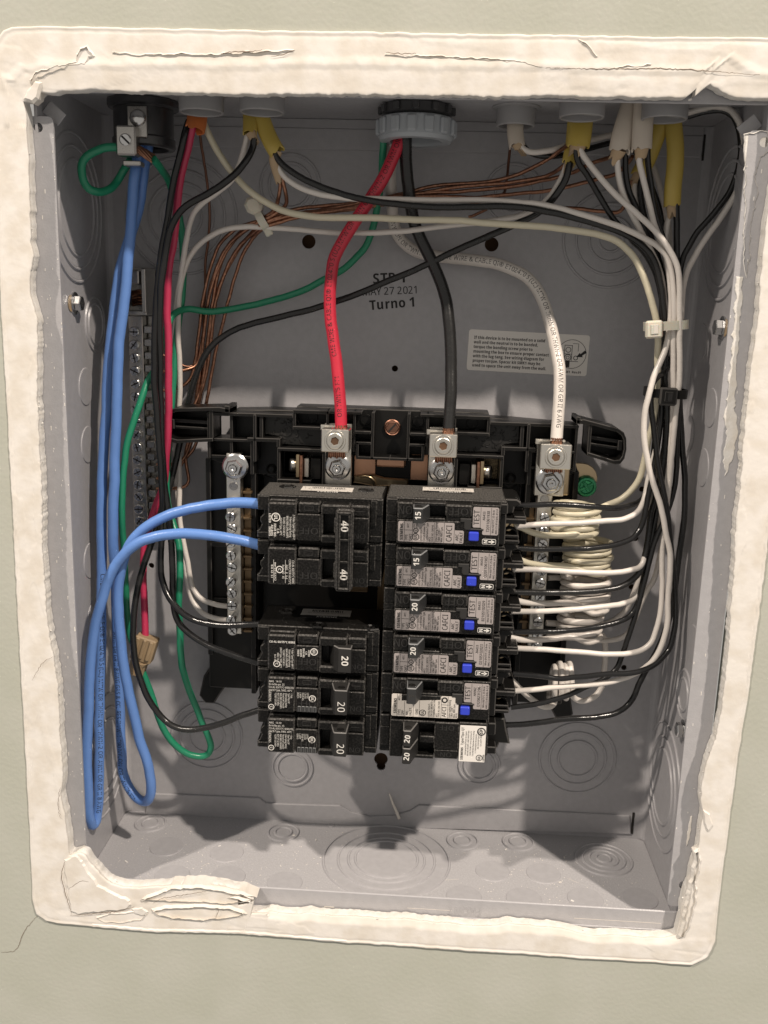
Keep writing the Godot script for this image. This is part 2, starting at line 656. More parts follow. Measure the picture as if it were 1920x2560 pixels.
func plaster_outline_inner() -> Array:
	return [Vector2(-171.7, 210.6), Vector2(-164.9, 210.3), Vector2(-158, 211.3), Vector2(-146.5, 211.9), Vector2(-130.6, 211.5), Vector2(-117, 211.3), Vector2(-101.1, 211.2), Vector2(-89.9, 211.1), Vector2(-74.1, 211), Vector2(-56.2, 211.5), Vector2(-33.8, 211.5), Vector2(-5, 212.2), Vector2(10.5, 211.8), Vector2(32.4, 212.4), Vector2(45.6, 211.8), Vector2(54.3, 212.1), Vector2(65.2, 212.7), Vector2(76.1, 213.1), Vector2(86.9, 212.9), Vector2(97.8, 212.5), Vector2(105.3, 213.4), Vector2(110.7, 212.9), Vector2(119.3, 212.8), Vector2(130.1, 213), Vector2(136.5, 213.3), Vector2(139.5, 213), Vector2(139.6, 215.8), Vector2(142.3, 219.1), Vector2(146.6, 219.1), Vector2(151, 217.2), Vector2(155.6, 214.5), Vector2(160, 213.5), Vector2(174.6, 213.6),
		Vector2(180.8, 213), Vector2(181.3, 195.9), Vector2(180.9, 179.4), Vector2(180, 164.7), Vector2(179.5, 149.8), Vector2(179.9, 132.6), Vector2(180.8, 115.1), Vector2(180.5, 101.7), Vector2(180.2, 88.1), Vector2(180.4, 74.4), Vector2(180.1, 60.5), Vector2(180.5, 46.5), Vector2(181.3, 33), Vector2(181.3, 17.8), Vector2(181.7, 3.2), Vector2(182.8, -14), Vector2(183.6, -36.6), Vector2(184.8, -57.1), Vector2(184.8, -75.4), Vector2(184.8, -88.6), Vector2(183.3, -110.1), Vector2(180.5, -121.7), Vector2(178.7, -135.1), Vector2(179.2, -145.3), Vector2(181, -153.6), Vector2(180.9, -174.9), Vector2(178.4, -188.9), Vector2(177.8, -197.6), Vector2(175.9, -207.1), Vector2(175.3, -219.9), Vector2(174.3, -231.6),
		Vector2(166, -234), Vector2(155.8, -234.4), Vector2(139.8, -234), Vector2(129.7, -235), Vector2(121.5, -234.4), Vector2(112.4, -232.3), Vector2(104.2, -231.7), Vector2(92.6, -231.3), Vector2(79.1, -230.7), Vector2(68.9, -232.9), Vector2(58.1, -233.7), Vector2(45, -232.8), Vector2(34.1, -233.2), Vector2(21, -231.7), Vector2(7.4, -232.4), Vector2(-5.8, -232.1), Vector2(-24.6, -232.7), Vector2(-35.4, -231.7), Vector2(-46.2, -233.3), Vector2(-59.8, -232.4), Vector2(-70.6, -233.5), Vector2(-78.2, -229.1), Vector2(-68.4, -224.8), Vector2(-67.3, -222.3), Vector2(-76, -219.2), Vector2(-89.5, -216.5), Vector2(-101.7, -216.7), Vector2(-116.7, -218), Vector2(-133.1, -220.6), Vector2(-145.4, -221.1), Vector2(-152.2, -219.2), Vector2(-157, -215.5), Vector2(-160.7, -211), Vector2(-163.8, -206.9), Vector2(-166.4, -202.3), Vector2(-170.1, -200.2),
		Vector2(-176.2, -202.9), Vector2(-176.9, -187.2), Vector2(-177.7, -176.3), Vector2(-179.6, -163.9), Vector2(-177.7, -153.1), Vector2(-177.8, -143.3), Vector2(-178.2, -119), Vector2(-178.1, -94.9), Vector2(-179.5, -81.3), Vector2(-181.1, -69.8), Vector2(-182.2, -57.3), Vector2(-182.4, -35.4), Vector2(-182.8, -18), Vector2(-181.8, 0.7), Vector2(-181.3, 15), Vector2(-181.4, 28.2), Vector2(-181.3, 39.7), Vector2(-181.3, 52.6), Vector2(-181.2, 64), Vector2(-180.3, 76.6), Vector2(-179.9, 87.7), Vector2(-179.3, 103.3), Vector2(-181.9, 113.8), Vector2(-181.9, 122.9), Vector2(-179.2, 133.6), Vector2(-180.5, 139.9), Vector2(-179.9, 158.7), Vector2(-179.3, 178.3), Vector2(-179.6, 189), Vector2(-179.7, 199.7), Vector2(-180.5, 206), Vector2(-176, 205.6), Vector2(-174.5, 207.7)]

func plaster_outline_outer() -> Array:
	return [Vector2(-192.9, 228.9), Vector2(-191.2, 234.3), Vector2(-188.3, 237.6), Vector2(-184.1, 239.1), Vector2(-167.7, 239.9), Vector2(-134, 239.9), Vector2(-100.5, 239.8), Vector2(-56.2, 239.6), Vector2(-5.8, 239.6), Vector2(31.2, 239.3), Vector2(74.2, 239.5), Vector2(116.9, 239.3), Vector2(171.5, 239.7), Vector2(184.3, 239.1), Vector2(189.1, 237.4), Vector2(191.9, 231.5), Vector2(193.8, 196.3), Vector2(195.8, 154.6), Vector2(198, 88.6), Vector2(198.5, 30.4), Vector2(198.5, -31.2), Vector2(197.9, -83), Vector2(196.4, -121.3), Vector2(196.1, -149.1), Vector2(195.7, -180.3), Vector2(195.4, -211.8), Vector2(196, -233.2), Vector2(193.1, -243.1), Vector2(189.8, -246.4), Vector2(184.6, -249.2), Vector2(160, -249.4), Vector2(141.3, -249.6), Vector2(120.4, -249.8), Vector2(88.2, -249.1), Vector2(58.9, -249.3), Vector2(21.3, -248.9), Vector2(-13.6, -248.9), Vector2(-46.3, -247.8), Vector2(-77.7, -247), Vector2(-103.8, -248.2), Vector2(-131.5, -249.5), Vector2(-164.7, -248.4), Vector2(-180.1, -247.9), Vector2(-192.6, -246.9), Vector2(-197.9, -242.3), Vector2(-199.7, -233.1), Vector2(-199.3, -211.1), Vector2(-199.1, -187.7), Vector2(-198.8, -157.5), Vector2(-198.6, -105.5), Vector2(-198.4, -42.4), Vector2(-197.9, 0.8), Vector2(-197.8, 32.4), Vector2(-197.6, 63.3), Vector2(-197.7, 110.4), Vector2(-196.3, 156.2), Vector2(-194.7, 199.6)]

func build_wall() -> void:
	var root := Node3D.new()
	root.name = "wall"
	add_child(root)
	root.set_meta("kind", "structure")
	root.set_meta("label", "sage green painted wall with a cream plaster border round the open panel")
	root.set_meta("category", "wall")
	var csg := CSGCombiner3D.new()
	csg.name = "painted_drywall"
	var sheet := CSGBox3D.new()
	sheet.name = "sheet"
	sheet.size = Vector3(3000, 2600, 13) * MM
	sheet.position = Vector3(0, -100, 97.3) * MM
	sheet.material = mat.wall_green
	csg.add_child(sheet)
	var cut := CSGBox3D.new()
	cut.name = "opening"
	cut.operation = CSGShape3D.OPERATION_SUBTRACTION
	cut.size = Vector3(372, 470, 30) * MM
	cut.position = Vector3(0, -4, 97) * MM
	cut.material = mat.wall_green
	csg.add_child(cut)
	root.add_child(csg)
	var inner := by_angle(plaster_outline_inner())
	var outer := by_angle(plaster_outline_outer())
	var n1 := FastNoiseLite.new()
	n1.seed = 31
	n1.frequency = 0.012
	n1.fractal_octaves = 4
	var n2 := FastNoiseLite.new()
	n2.seed = 77
	n2.frequency = 0.03
	n2.fractal_octaves = 3
	var st: SurfaceTool
	var rows := []
	var torn := []
	var count := 2000
	var across := 30
	for i in count + 1:
		var a := -PI + TAU * i / count
		var d := Vector2.from_angle(a)
		var ri := radius_at(inner, a) + 0.7 * n2.get_noise_2d(cos(a) * 900.0, sin(a) * 900.0)
		var ro := radius_at(outer, a) + 0.5 * n2.get_noise_2d(cos(a) * 700.0 + 500.0, sin(a) * 700.0)
		ro = maxf(ro, ri + 2.0)
		ri += 0.16 * n2.get_noise_2d(cos(a) * 3000.0, sin(a) * 3000.0)
		var row := []
		var pi := d * ri
		var edge_z := plaster_z(pi, 0.0, ro - ri, n1, n2)
		row.append(Vector3(pi.x * 1.002, pi.y * 1.002, edge_z - 1.6))
		for j in across + 1:
			var t := float(j) / across
			t = t * t * (3.0 - 2.0 * t) * 0.5 + t * 0.5
			var p := d * lerpf(ri, ro, t)
			row.append(Vector3(p.x, p.y, plaster_z(p, t * (ro - ri), (1.0 - t) * (ro - ri), n1, n2)))
		var po := d * (ro + 0.15)
		row.append(Vector3(po.x, po.y, 103.3))
		rows.append(row)
		# the torn paper and gypsum edge of the drywall under the coat
		var e1 := 0.55 + 0.35 * n2.get_noise_2d(cos(a) * 1400.0 + 90.0, sin(a) * 1400.0)
		var e2 := 0.5 + 0.4 * n2.get_noise_2d(cos(a) * 1900.0 - 90.0, sin(a) * 1900.0)
		torn.append([v3(d * (ri + 1.6), 103.4), v3(d * (ri + e1), 102.4), v3(d * (ri + e2 * 0.4), 100.2), v3(d * (ri + e2), 97.6), v3(d * (ri + e1 * 1.4), 95.9)])
	st = begin()
	grid_mesh(st, rows)
	obj("plaster_border", st, mat.plaster, root)
	st = begin()
	grid_mesh(st, torn, Vector3(1, 0, 0))
	obj("drywall_edge", st, mat.plaster_white, root)
	# chips and crumbs along the torn edge
	st = begin()
	var rng := RandomNumberGenerator.new()
	rng.seed = 12
	for k in 170:
		var a := rng.randf_range(-PI, PI)
		var p := Vector2.from_angle(a) * (radius_at(inner, a) + rng.randf_range(-0.4, 2.4) * rng.randf())
		if p.y > 190.0 and rng.randf() < 0.6:
			continue
		var r := rng.randf_range(0.15, 0.6)
		xf = Transform3D(Basis(Vector3(rng.randf(), rng.randf(), 0.4).normalized(), rng.randf() * 6.0), v3(p, 104.0 - rng.randf() * 4.0))
		bx(st, -r * rng.randf_range(0.8, 2.4), r, -r * 0.8, r, -r * 0.5, r * 0.5, r * 0.4)
	xf = Transform3D()
	var chips := obj("plaster_chips", st, mat.plaster_white, root)
	chips.set_meta("kind", "stuff")
	plaster_patches(root)

func plaster_z(p: Vector2, d_in: float, d_out: float, n1: FastNoiseLite, n2: FastNoiseLite) -> float:
	var z := 104.9 + 0.2 * n1.get_noise_2d(p.x * 0.6, p.y * 0.6) + 0.07 * n2.get_noise_2d(p.x, p.y)
	# thin overlapping coats with broken edges
	var long := n1.get_noise_2d(p.x * 0.3 + 300.0, p.y * 1.8) if absf(p.y) > 205.0 else n1.get_noise_2d(p.x * 1.8 + 300.0, p.y * 0.3)
	z += 0.16 * smoothstep(0.10, 0.125, long + 0.05 * n2.get_noise_2d(p.x * 3.0, p.y * 3.0)) - 0.15 * smoothstep(0.30, 0.33, long)
	if p.y > 195.0:                            # a broken ridge runs along the top coat
		var ridge := 12.0 + 1.6 * n1.get_noise_1d(p.x * 1.5)
		z -= 0.5 * smoothstep(ridge, 0.0, d_in)
		z += 0.4 * smoothstep(ridge - 0.4, ridge + 0.4, d_in) - 0.4 * smoothstep(ridge + 2.0, ridge + 5.0, d_in)
	if p.y < -205.0 and p.x > -60.0:
		z -= 1.2 * smoothstep(5.0, 0.0, d_in)
	z -= 0.4 * exp(-d_in / 0.4)
	z += 0.25 * exp(-pow((d_out - 0.9) / 0.5, 2.0))   # bead of paint along the outer edge
	z -= 0.22 * exp(-pow((d_out - 2.1) / 0.6, 2.0))
	return z

func patch(root: Node3D, called: String, pts: Array, z0: float, z1: float, m: Material, wobble := 0.5, c := 0.5) -> void:
	# a lump of plaster or paint with a ragged outline and an uneven face
	var dense := PackedVector2Array()
	for i in pts.size():
		var a: Vector2 = pts[i]
		var b: Vector2 = pts[(i + 1) % pts.size()]
		var k := maxi(1, int(a.distance_to(b) / 1.2))
		for j in k:
			var p := a.lerp(b, float(j) / k)
			dense.append(p + Vector2(grain.get_noise_2d(p.x * 14.0, p.y * 14.0), grain.get_noise_2d(p.y * 14.0 + 900.0, p.x * 14.0)) * wobble)
	var st := begin()
	prism(st, Array(dense), z0, z1, c)
	obj(called, st, m, root)

func crack(root: Node3D, pts: Array, w: float, z: float) -> void:
	var line := spline(pts, 1.2)
	var st := begin()
	for i in line.size():
		line[i] += Vector3(grain.get_noise_2d(line[i].x * 60.0, line[i].y * 60.0), grain.get_noise_2d(line[i].y * 60.0, line[i].x * 60.0), 0) * 0.7
	var prev := []
	for i in line.size():
		var t := (line[mini(i + 1, line.size() - 1)] - line[maxi(i - 1, 0)])
		var s := Vector3(-t.y, t.x, 0).normalized() * w * (0.35 + 0.65 * sin(PI * (i + 0.5) / line.size())) * (0.7 + 0.6 * absf(grain.get_noise_1d(i * 31.0)))
		var now := [Vector3(line[i].x, line[i].y, z) + s, Vector3(line[i].x, line[i].y, z) - s]
		if prev:
			quad(st, prev[0], prev[1], now[1], now[0], Vector3.BACK)
		prev = now
	obj("crack", st, mat.crack_dirt, root)

func plaster_patches(root: Node3D) -> void:
	# the smeared corner at bottom left, the torn flakes beside it, and the ridges elsewhere
	patch(root, "plaster_patch", [Vector2(-179.5, -204.9), Vector2(-173, -200.9), Vector2(-168.3, -204.8), Vector2(-165.3, -212.1), Vector2(-159.6, -219.9), Vector2(-150.7, -224.8), Vector2(-141.2, -228.7), Vector2(-140, -232.6), Vector2(-146.4, -236.1), Vector2(-160.8, -238.3), Vector2(-172, -240.3), Vector2(-176.9, -238.8), Vector2(-178, -226.6), Vector2(-179.7, -216.1)], 102.5, 105.9, mat.plaster, 1.2, 1.0)
	patch(root, "plaster_flake", [Vector2(-135.8, -228.6), Vector2(-127.4, -223.2), Vector2(-116.4, -218.2), Vector2(-101.4, -216.3), Vector2(-86.6, -217.8), Vector2(-73.1, -219.6), Vector2(-67.1, -222.8), Vector2(-79.8, -221.8), Vector2(-69, -224.4), Vector2(-81.2, -228), Vector2(-97.5, -228.2), Vector2(-116.6, -228.6)], 95.6, 106.2, mat.plaster, 1.0, 1.3)
	patch(root, "plaster_flake", [Vector2(-129.1, -233.7), Vector2(-119.4, -231.2), Vector2(-103, -229.2), Vector2(-84, -228.8), Vector2(-74.5, -230.6), Vector2(-72.6, -233.5), Vector2(-81.3, -237.1), Vector2(-97.7, -239.8), Vector2(-116.9, -239.9), Vector2(-126.4, -237.8)], 102.5, 106.3, mat.plaster, 1.0, 1.3)
	patch(root, "plaster_flake", [Vector2(-162.1, -242.4), Vector2(-154, -238.4), Vector2(-140.1, -236.6), Vector2(-131.1, -237.2), Vector2(-134.8, -242), Vector2(-147.3, -244.8), Vector2(-157, -245.1)], 103.0, 105.5, mat.plaster, 0.8, 0.5)
	patch(root, "plaster_flake", [Vector2(-140.6, -235.1), Vector2(-134.5, -233.4), Vector2(-131, -235.6), Vector2(-133.3, -238.9), Vector2(-138.2, -238)], 102.0, 105.6, mat.plaster_white, 0.8, 0.5)
	patch(root, "plaster_flake", [Vector2(-183.8, -203.7), Vector2(-178.7, -201.5), Vector2(-173.3, -204.2), Vector2(-175.1, -208.6), Vector2(-182, -211.5), Vector2(-184, -208.6)], 95.6, 99.0, mat.plaster_white, 0.9, 0.6)
	patch(root, "plaster_lump", [Vector2(-176.5, 212.1), Vector2(-171.8, 215.9), Vector2(-161.1, 220.2), Vector2(-148.6, 222.5), Vector2(-143.9, 227.1), Vector2(-147.5, 232.7), Vector2(-151.6, 231), Vector2(-154.1, 225.3), Vector2(-165.5, 222.6), Vector2(-173.8, 220), Vector2(-176.8, 216.3)], 102.0, 105.7, mat.plaster, 1.4, 1.2)
	patch(root, "plaster_lump", [Vector2(-180, 207), Vector2(-178.4, 212.1), Vector2(-174.1, 215.9), Vector2(-170, 215.1), Vector2(-171.6, 211.3), Vector2(-172.7, 207.2), Vector2(-176, 205)], 99.0, 105.8, mat.plaster, 1.2, 1.2)
	patch(root, "plaster_ridge", [Vector2(-135.9, 229.2), Vector2(-122.5, 228.6), Vector2(-104.6, 229.3), Vector2(-84.6, 229.2), Vector2(-64.6, 230.7), Vector2(-47.9, 231.3), Vector2(-48.8, 230.1), Vector2(-64.6, 228.8), Vector2(-82.4, 228), Vector2(-104.6, 227.6), Vector2(-122.5, 227.4), Vector2(-136, 228)], 103.0, 105.45, mat.plaster, 1.0, 0.6)
	patch(root, "plaster_ridge", [Vector2(-5.4, 230.1), Vector2(22.9, 229.9), Vector2(55.4, 228.8), Vector2(68.4, 226.2), Vector2(96.3, 225.8), Vector2(119.6, 227.8), Vector2(119.3, 226.4), Vector2(96.4, 224.6), Vector2(70.7, 224.6), Vector2(53.3, 227.2), Vector2(23, 228.3), Vector2(-5.3, 228.9)], 103.0, 105.4, mat.plaster, 1.0, 0.6)
	patch(root, "plaster_ridge", [Vector2(84.7, 238), Vector2(88.3, 236.5), Vector2(91.4, 233.7), Vector2(94.3, 230.2), Vector2(93, 229.8), Vector2(89.8, 233.3), Vector2(86.6, 235.6)], 103.5, 105.5, mat.plaster, 0.4, 0.5)
	patch(root, "plaster_flake", [Vector2(178.5, -176.7), Vector2(181.3, -174.2), Vector2(183.1, -182.2), Vector2(182.2, -193.8), Vector2(182.7, -208.3), Vector2(181.8, -220.2), Vector2(178.7, -231.2), Vector2(175.2, -232.6), Vector2(176.1, -220.6), Vector2(176.9, -207.3), Vector2(178.2, -194)], 101.0, 106.0, mat.plaster, 1.2, 1.2)
	patch(root, "plaster_flake", [Vector2(181.1, -151.6), Vector2(184.8, -153.6), Vector2(187, -160.5), Vector2(184.9, -164.9), Vector2(182.3, -159.4)], 103.0, 105.7, mat.plaster, 0.6, 0.6)
	patch(root, "plaster_strip", [Vector2(-70.8, -240.4), Vector2(-50.1, -241.2), Vector2(-28.1, -240.9), Vector2(-11.7, -240.7), Vector2(7.4, -240.3), Vector2(34.6, -240.9), Vector2(56.3, -241.6), Vector2(77.7, -238.5), Vector2(104.7, -239.7), Vector2(123.6, -242.7), Vector2(142.2, -242.3), Vector2(168.8, -242.3), Vector2(173.1, -242.6), Vector2(166.5, -246.1), Vector2(142.5, -245.4), Vector2(107.6, -244.1), Vector2(67.2, -243.9), Vector2(26.5, -243), Vector2(-11.7, -242.6), Vector2(-55.6, -242.5)], 93.0, 99.6, mat.plaster_white, 1.4, 1.4)
	patch(root, "plaster_bead", [Vector2(-164.3, -246.7), Vector2(-131.1, -247.8), Vector2(-103.5, -246.5), Vector2(-77.5, -245.3), Vector2(-43.4, -246.3), Vector2(-13.6, -247.3), Vector2(-13, -248.4), Vector2(-43.4, -247.8), Vector2(-77.5, -247.1), Vector2(-103.6, -248.3), Vector2(-131.2, -249.6), Vector2(-164.4, -248.5)], 103.2, 105.3, mat.plaster, 0.6, 0.4)
	# drips and smears of cream paint on the box flanges
	patch(root, "paint_smear", [Vector2(167.1, 199.4), Vector2(174.8, 200.8), Vector2(179, 200.4), Vector2(180.1, 191.2), Vector2(176.1, 189), Vector2(174.9, 180.6), Vector2(176.7, 172.1), Vector2(175.5, 159.1), Vector2(176.6, 141.6), Vector2(175.8, 132.7), Vector2(173.4, 141.5), Vector2(171.2, 169.8), Vector2(168.7, 188.9)], 95.4, 96.0, mat.plaster_white, 1.3, 0.3)
	patch(root, "paint_smear", [Vector2(171.3, 132.6), Vector2(174.4, 132.7), Vector2(175, 119.3), Vector2(176.1, 96.6), Vector2(176.7, 73.3), Vector2(179.9, 56.9), Vector2(179.4, 43.7), Vector2(177.3, 37.6), Vector2(176.4, 32.7), Vector2(174.7, 39.9), Vector2(174.6, 54.3), Vector2(172.6, 63.8), Vector2(172.9, 87.2), Vector2(172.3, 110.2)], 95.4, 95.9, mat.plaster_white, 1.6, 0.3)
	patch(root, "paint_smear", [Vector2(177.3, -161.1), Vector2(178.3, -160.5), Vector2(178.6, -169.1), Vector2(177.9, -177.9), Vector2(177, -179.7), Vector2(176.8, -172.1)], 95.4, 95.9, mat.plaster, 0.5, 0.2)
	crack(root, [Vector3(-178.9, -205.8, 105.5), Vector3(-181, -215, 105.5), Vector3(-179.7, -224, 105.5), Vector3(-178, -233, 105.5), Vector3(-176.1, -240.3, 105.5)], 0.26, 105.95)
	crack(root, [Vector3(-177.2, -241, 105.5), Vector3(-166.6, -239.7, 105.5), Vector3(-155.5, -237.7, 105.5), Vector3(-146.6, -235.8, 105.5), Vector3(-138.8, -232.9, 105.5)], 0.30, 105.95)
	crack(root, [Vector3(-177, -223.8, 105.5), Vector3(-172.7, -219.9, 105.5), Vector3(-168.5, -217.8, 105.5), Vector3(-165.2, -218.2, 105.5)], 0.16, 105.95)
	crack(root, [Vector3(-127.7, -229.7, 105.5), Vector3(-122.2, -226.2, 105.5), Vector3(-113.9, -223.9, 105.5), Vector3(-103, -221.3, 105.5), Vector3(-94.8, -219, 105.5)], 0.22, 106.25)
	crack(root, [Vector3(-89.5, -229.5, 105.5), Vector3(-89, -232.5, 105.5), Vector3(-90.7, -236.9, 105.5)], 0.16, 106.35)
	crack(root, [Vector3(-221.4, -270.7, 105.5), Vector3(-213.4, -269.2, 105.5), Vector3(-210.3, -265.2, 105.5), Vector3(-209, -261.3, 105.5), Vector3(-204.6, -252.8, 105.5), Vector3(-198, -244.3, 105.5)], 0.20, 104.0)
	crack(root, [Vector3(-82.9, 228.9, 105.5), Vector3(-78, 229.8, 105.5), Vector3(-71.4, 229.9, 105.5), Vector3(-63.4, 230.6, 105.5)], 0.28, 105.6)
	crack(root, [Vector3(-59, 228, 105.5), Vector3(-53.2, 228.9, 105.5), Vector3(-48, 231.2, 105.5)], 0.22, 105.6)
	crack(root, [Vector3(70.7, 225.1, 105.5), Vector3(83.6, 224.9, 105.5), Vector3(96.5, 224.9, 105.5), Vector3(115.6, 225.4, 105.5), Vector3(134.8, 225.3, 105.5), Vector3(151.8, 224.4, 105.5), Vector3(168.8, 223.5, 105.5)], 0.2, 105.5)
	crack(root, [Vector3(-4.5, 230.5, 105.5), Vector3(3.3, 230.2, 105.5), Vector3(9.8, 230.5, 105.5)], 0.22, 105.5)
	crack(root, [Vector3(-178.7, -79.7, 105.5), Vector3(-184.9, -83.3, 105.5), Vector3(-189.1, -89, 105.5), Vector3(-192.1, -94.6, 105.5)], 0.12, 105.6)
	crack(root, [Vector3(-179.4, -158.7, 105.5), Vector3(-181, -170.4, 105.5), Vector3(-179.8, -179.1, 105.5)], 0.16, 105.6)

# ---------------------------------------------------------------- the grey steel box
func rings(parent: Node3D, at: Vector3, normal: Vector3, radii: Array, called := "knockout") -> void:
	# a round knockout: pressed steps, each ring proud of the last, with a cut line between
	var prof := []
	radii.sort()
	radii.reverse()
	var h := 0.0
	for i in radii.size():
		var r: float = radii[i]
		prof.append(Vector2(r + 0.5, h))
		prof.append(Vector2(r, h + 0.9))
		prof.append(Vector2(r - 0.8, h + 0.95))
		h += 0.3
		prof.append(Vector2(r - 1.3, h - 0.15))
		prof.append(Vector2(r - 1.9, h))
	prof.append(Vector2(0, h))
	var st := begin()
	lathe(st, at, normal, prof, 56)
	obj(called, st, mat.box_paint, parent)

func disc_mark(parent: Node3D, at: Vector3, normal: Vector3, r: float) -> void:
	var st := begin()
	lathe(st, at, normal, [Vector2(r, 0), Vector2(r - 0.3, 0.45), Vector2(r - 0.9, 0.5), Vector2(0, 0.5)], 40)
	obj("knockout", st, mat.box_paint, parent)

func build_box() -> void:
	var root := thing("breaker_panel_box", "grey painted steel breaker panel box recessed in the plastered wall", "panel box", Vector3(0, -236, 0))
	# back wall with its drilled holes
	var csg := CSGCombiner3D.new()
	csg.name = "back_wall"
	var plate := CSGBox3D.new()
	plate.name = "plate"
	plate.size = Vector3(360, 459, 1.5) * MM
	plate.position = Vector3(0, -7.5, -0.75) * MM
	plate.material = mat.box_paint
	csg.add_child(plate)
	for h in [[Vector3(-54.5, 150.2, 0), 4.1], [Vector3(55, 151.3, 0), 4.1], [Vector3(-0.4, 76.3, 0), 1.9], [Vector3(-1.6, -190.7, 0), 3.0], [Vector3(-1.8, -185.5, 0), 4.6], [Vector3(156.1, 6.7, 0), 1.8], [Vector3(154.8, -25.2, 0), 1.9], [Vector3(154.9, -56.9, 0), 1.8], [Vector3(154.7, -111.7, 0), 1.8], [Vector3(-155.9, -56.5, 0), 1.9]]:
		var cut := CSGCylinder3D.new()
		cut.name = "hole"
		cut.operation = CSGShape3D.OPERATION_SUBTRACTION
		cut.radius = h[1] * MM
		cut.height = 6 * MM
		cut.sides = 28
		cut.rotation.x = PI / 2
		cut.position = Vector3(h[0].x, h[0].y, -0.75) * MM
		cut.material = mat.box_paint
		csg.add_child(cut)
	root.add_child(csg)
	csg.position = -root.position
	var st := begin()
	bx(st, -178, 178, -234, 218, -16, -9, 0.2)
	obj("mounting_board", st, mat.cavity_wood, root)
	st = begin()
	bx(st, -179.5, -178, -236, 220, -1.4, 95.4, 0.2)
	obj("side_wall", st, mat.box_paint, root)
	st = begin()
	bx(st, 178, 179.5, -236, 220, -1.4, 95.4, 0.2)
	obj("side_wall", st, mat.box_paint, root)
	st = begin()
	bx(st, -177.9, 177.9, 219.5, 221, -1.4, 95.4, 0.2)
	obj("top_wall", st, mat.box_paint, root)
	st = begin()
	bx(st, -177.9, 177.9, -236, -234.5, -1.4, 95.4, 0.2)
	obj("bottom_wall", st, mat.floor_paint, root)
	# rounded inside corners
	for s in [-1.0, 1.0]:
		st = begin()
		for k in 4:
			var a0 := PI / 2 * k / 4.0
			var a1 := PI / 2 * (k + 1) / 4.0
			var c := Vector2(s * 173.5, 4.5)
			var p0 := c + Vector2(s * sin(a0), -cos(a0)) * 4.45
			var p1 := c + Vector2(s * sin(a1), -cos(a1)) * 4.45
			quad(st, Vector3(p0.x, -234, p0.y), Vector3(p1.x, -234, p1.y), Vector3(p1.x, 219, p1.y), Vector3(p0.x, 219, p0.y), Vector3(-s, 0, 1))
		obj("corner_bend", st, mat.box_paint, root)
	# tabs of the top and bottom walls, spot welded to the back
	st = begin()
	bx(st, -168, 172.8, 202.3, 214.3, 0.02, 1.5, 0.6)
	bx(st, -168, 172.8, 213, 219.4, 0.02, 0.9, 0.3)
	obj("top_tab", st, mat.box_paint, root)
	st = begin()
	var low := [Vector2(-160.8, -219.7), Vector2(-84.8, -218.7), Vector2(-80, -222.3), Vector2(-28.8, -221), Vector2(-20.7, -225.4), Vector2(-7.9, -228.1), Vector2(7.9, -226.4), Vector2(18.9, -222.3), Vector2(25.1, -217.4), Vector2(167.1, -216.7), Vector2(168.9, -230.5), Vector2(-166.2, -240.6)]
	prism(st, low, 0.02, 1.5, 0.5)
	obj("bottom_tab", st, mat.box_paint, root)
	for q in [[173.0, 174.2, 200.8, 215.0], [168.9, 170.4, -230.6, -214.8]]:
		st = begin()
		bx(st, q[0], q[1], q[2], q[3], 0.05, 0.6, 0.1)
		obj("slot", st, mat.box_dark, root)
	# flanges
	for s in [-1.0, 1.0]:
		st = begin()
		var o := rounded(-184.0, -169.9, -218.5, 201.2, 2.6)
		var c2 := CSGPolygon3D.new()
		var flip := PackedVector2Array()
		for p: Vector2 in o:
			flip.append(Vector2(p.x * -s, p.y) * MM)
		if s > 0.0:
			flip.reverse()
		c2.name = "plate"
		c2.polygon = flip
		c2.depth = 1.5 * MM
		c2.position = Vector3(0, 0, 95.5) * MM
		c2.material = mat.box_paint
		var comb := CSGCombiner3D.new()
		comb.name = "side_flange"
		comb.add_child(c2)
		for y in [195.9, -204.5]:
			var cut := CSGCylinder3D.new()
			cut.name = "hole"
			cut.operation = CSGShape3D.OPERATION_SUBTRACTION
			cut.radius = 2.3 * MM
			cut.height = 8 * MM
			cut.sides = 20
			cut.rotation.x = PI / 2
			cut.position = Vector3(177.6 * s, y, 94.8) * MM
			cut.material = mat.box_dark
			comb.add_child(cut)
		root.add_child(comb, true)
		comb.position = -root.position
	st = begin()
	bx(st, -176, 178.6, -236, -222.6, 93.4, 94.9, 0.6)
	obj("bottom_lip", st, mat.box_paint, root)
	st = begin()
	bx(st, -181, 181, 212.6, 232, 93.6, 95.0, 0.4)
	obj("top_flange", st, mat.box_paint, root)
	# clip tabs in the top corners
	for s in [-1.0, 1.0]:
		st = begin()
		xf = Transform3D(Basis(Vector3.BACK, 0.7 * s), Vector3(172 * s, 204, 88))
		bx(st, -5, 5, -3.5, 3.5, -0.5, 0.5, 0.2)
		xf = Transform3D()
		obj("corner_tab", st, mat.box_paint, root)
	st = begin()
	var rng := RandomNumberGenerator.new()
	rng.seed = 44
	for k in 150:
		var s := -1.0 if rng.randf() < 0.75 else 1.0
		var x := s * (170.2 + absf(rng.randfn(0.0, 0.5)) if rng.randf() < 0.45 else 177.0 + rng.randfn(0.0, 2.0))
		var r := rng.randf_range(0.08, 0.28)
		var y := rng.randf_range(-215, 196)
		bx(st, x - r, x + r, y, y + r * rng.randf_range(1.5, 9.0), 95.4, 95.4 + 0.25, 0.06)
	var specks := obj("paint_specks", st, mat.plaster_white, root)
	specks.set_meta("kind", "stuff")
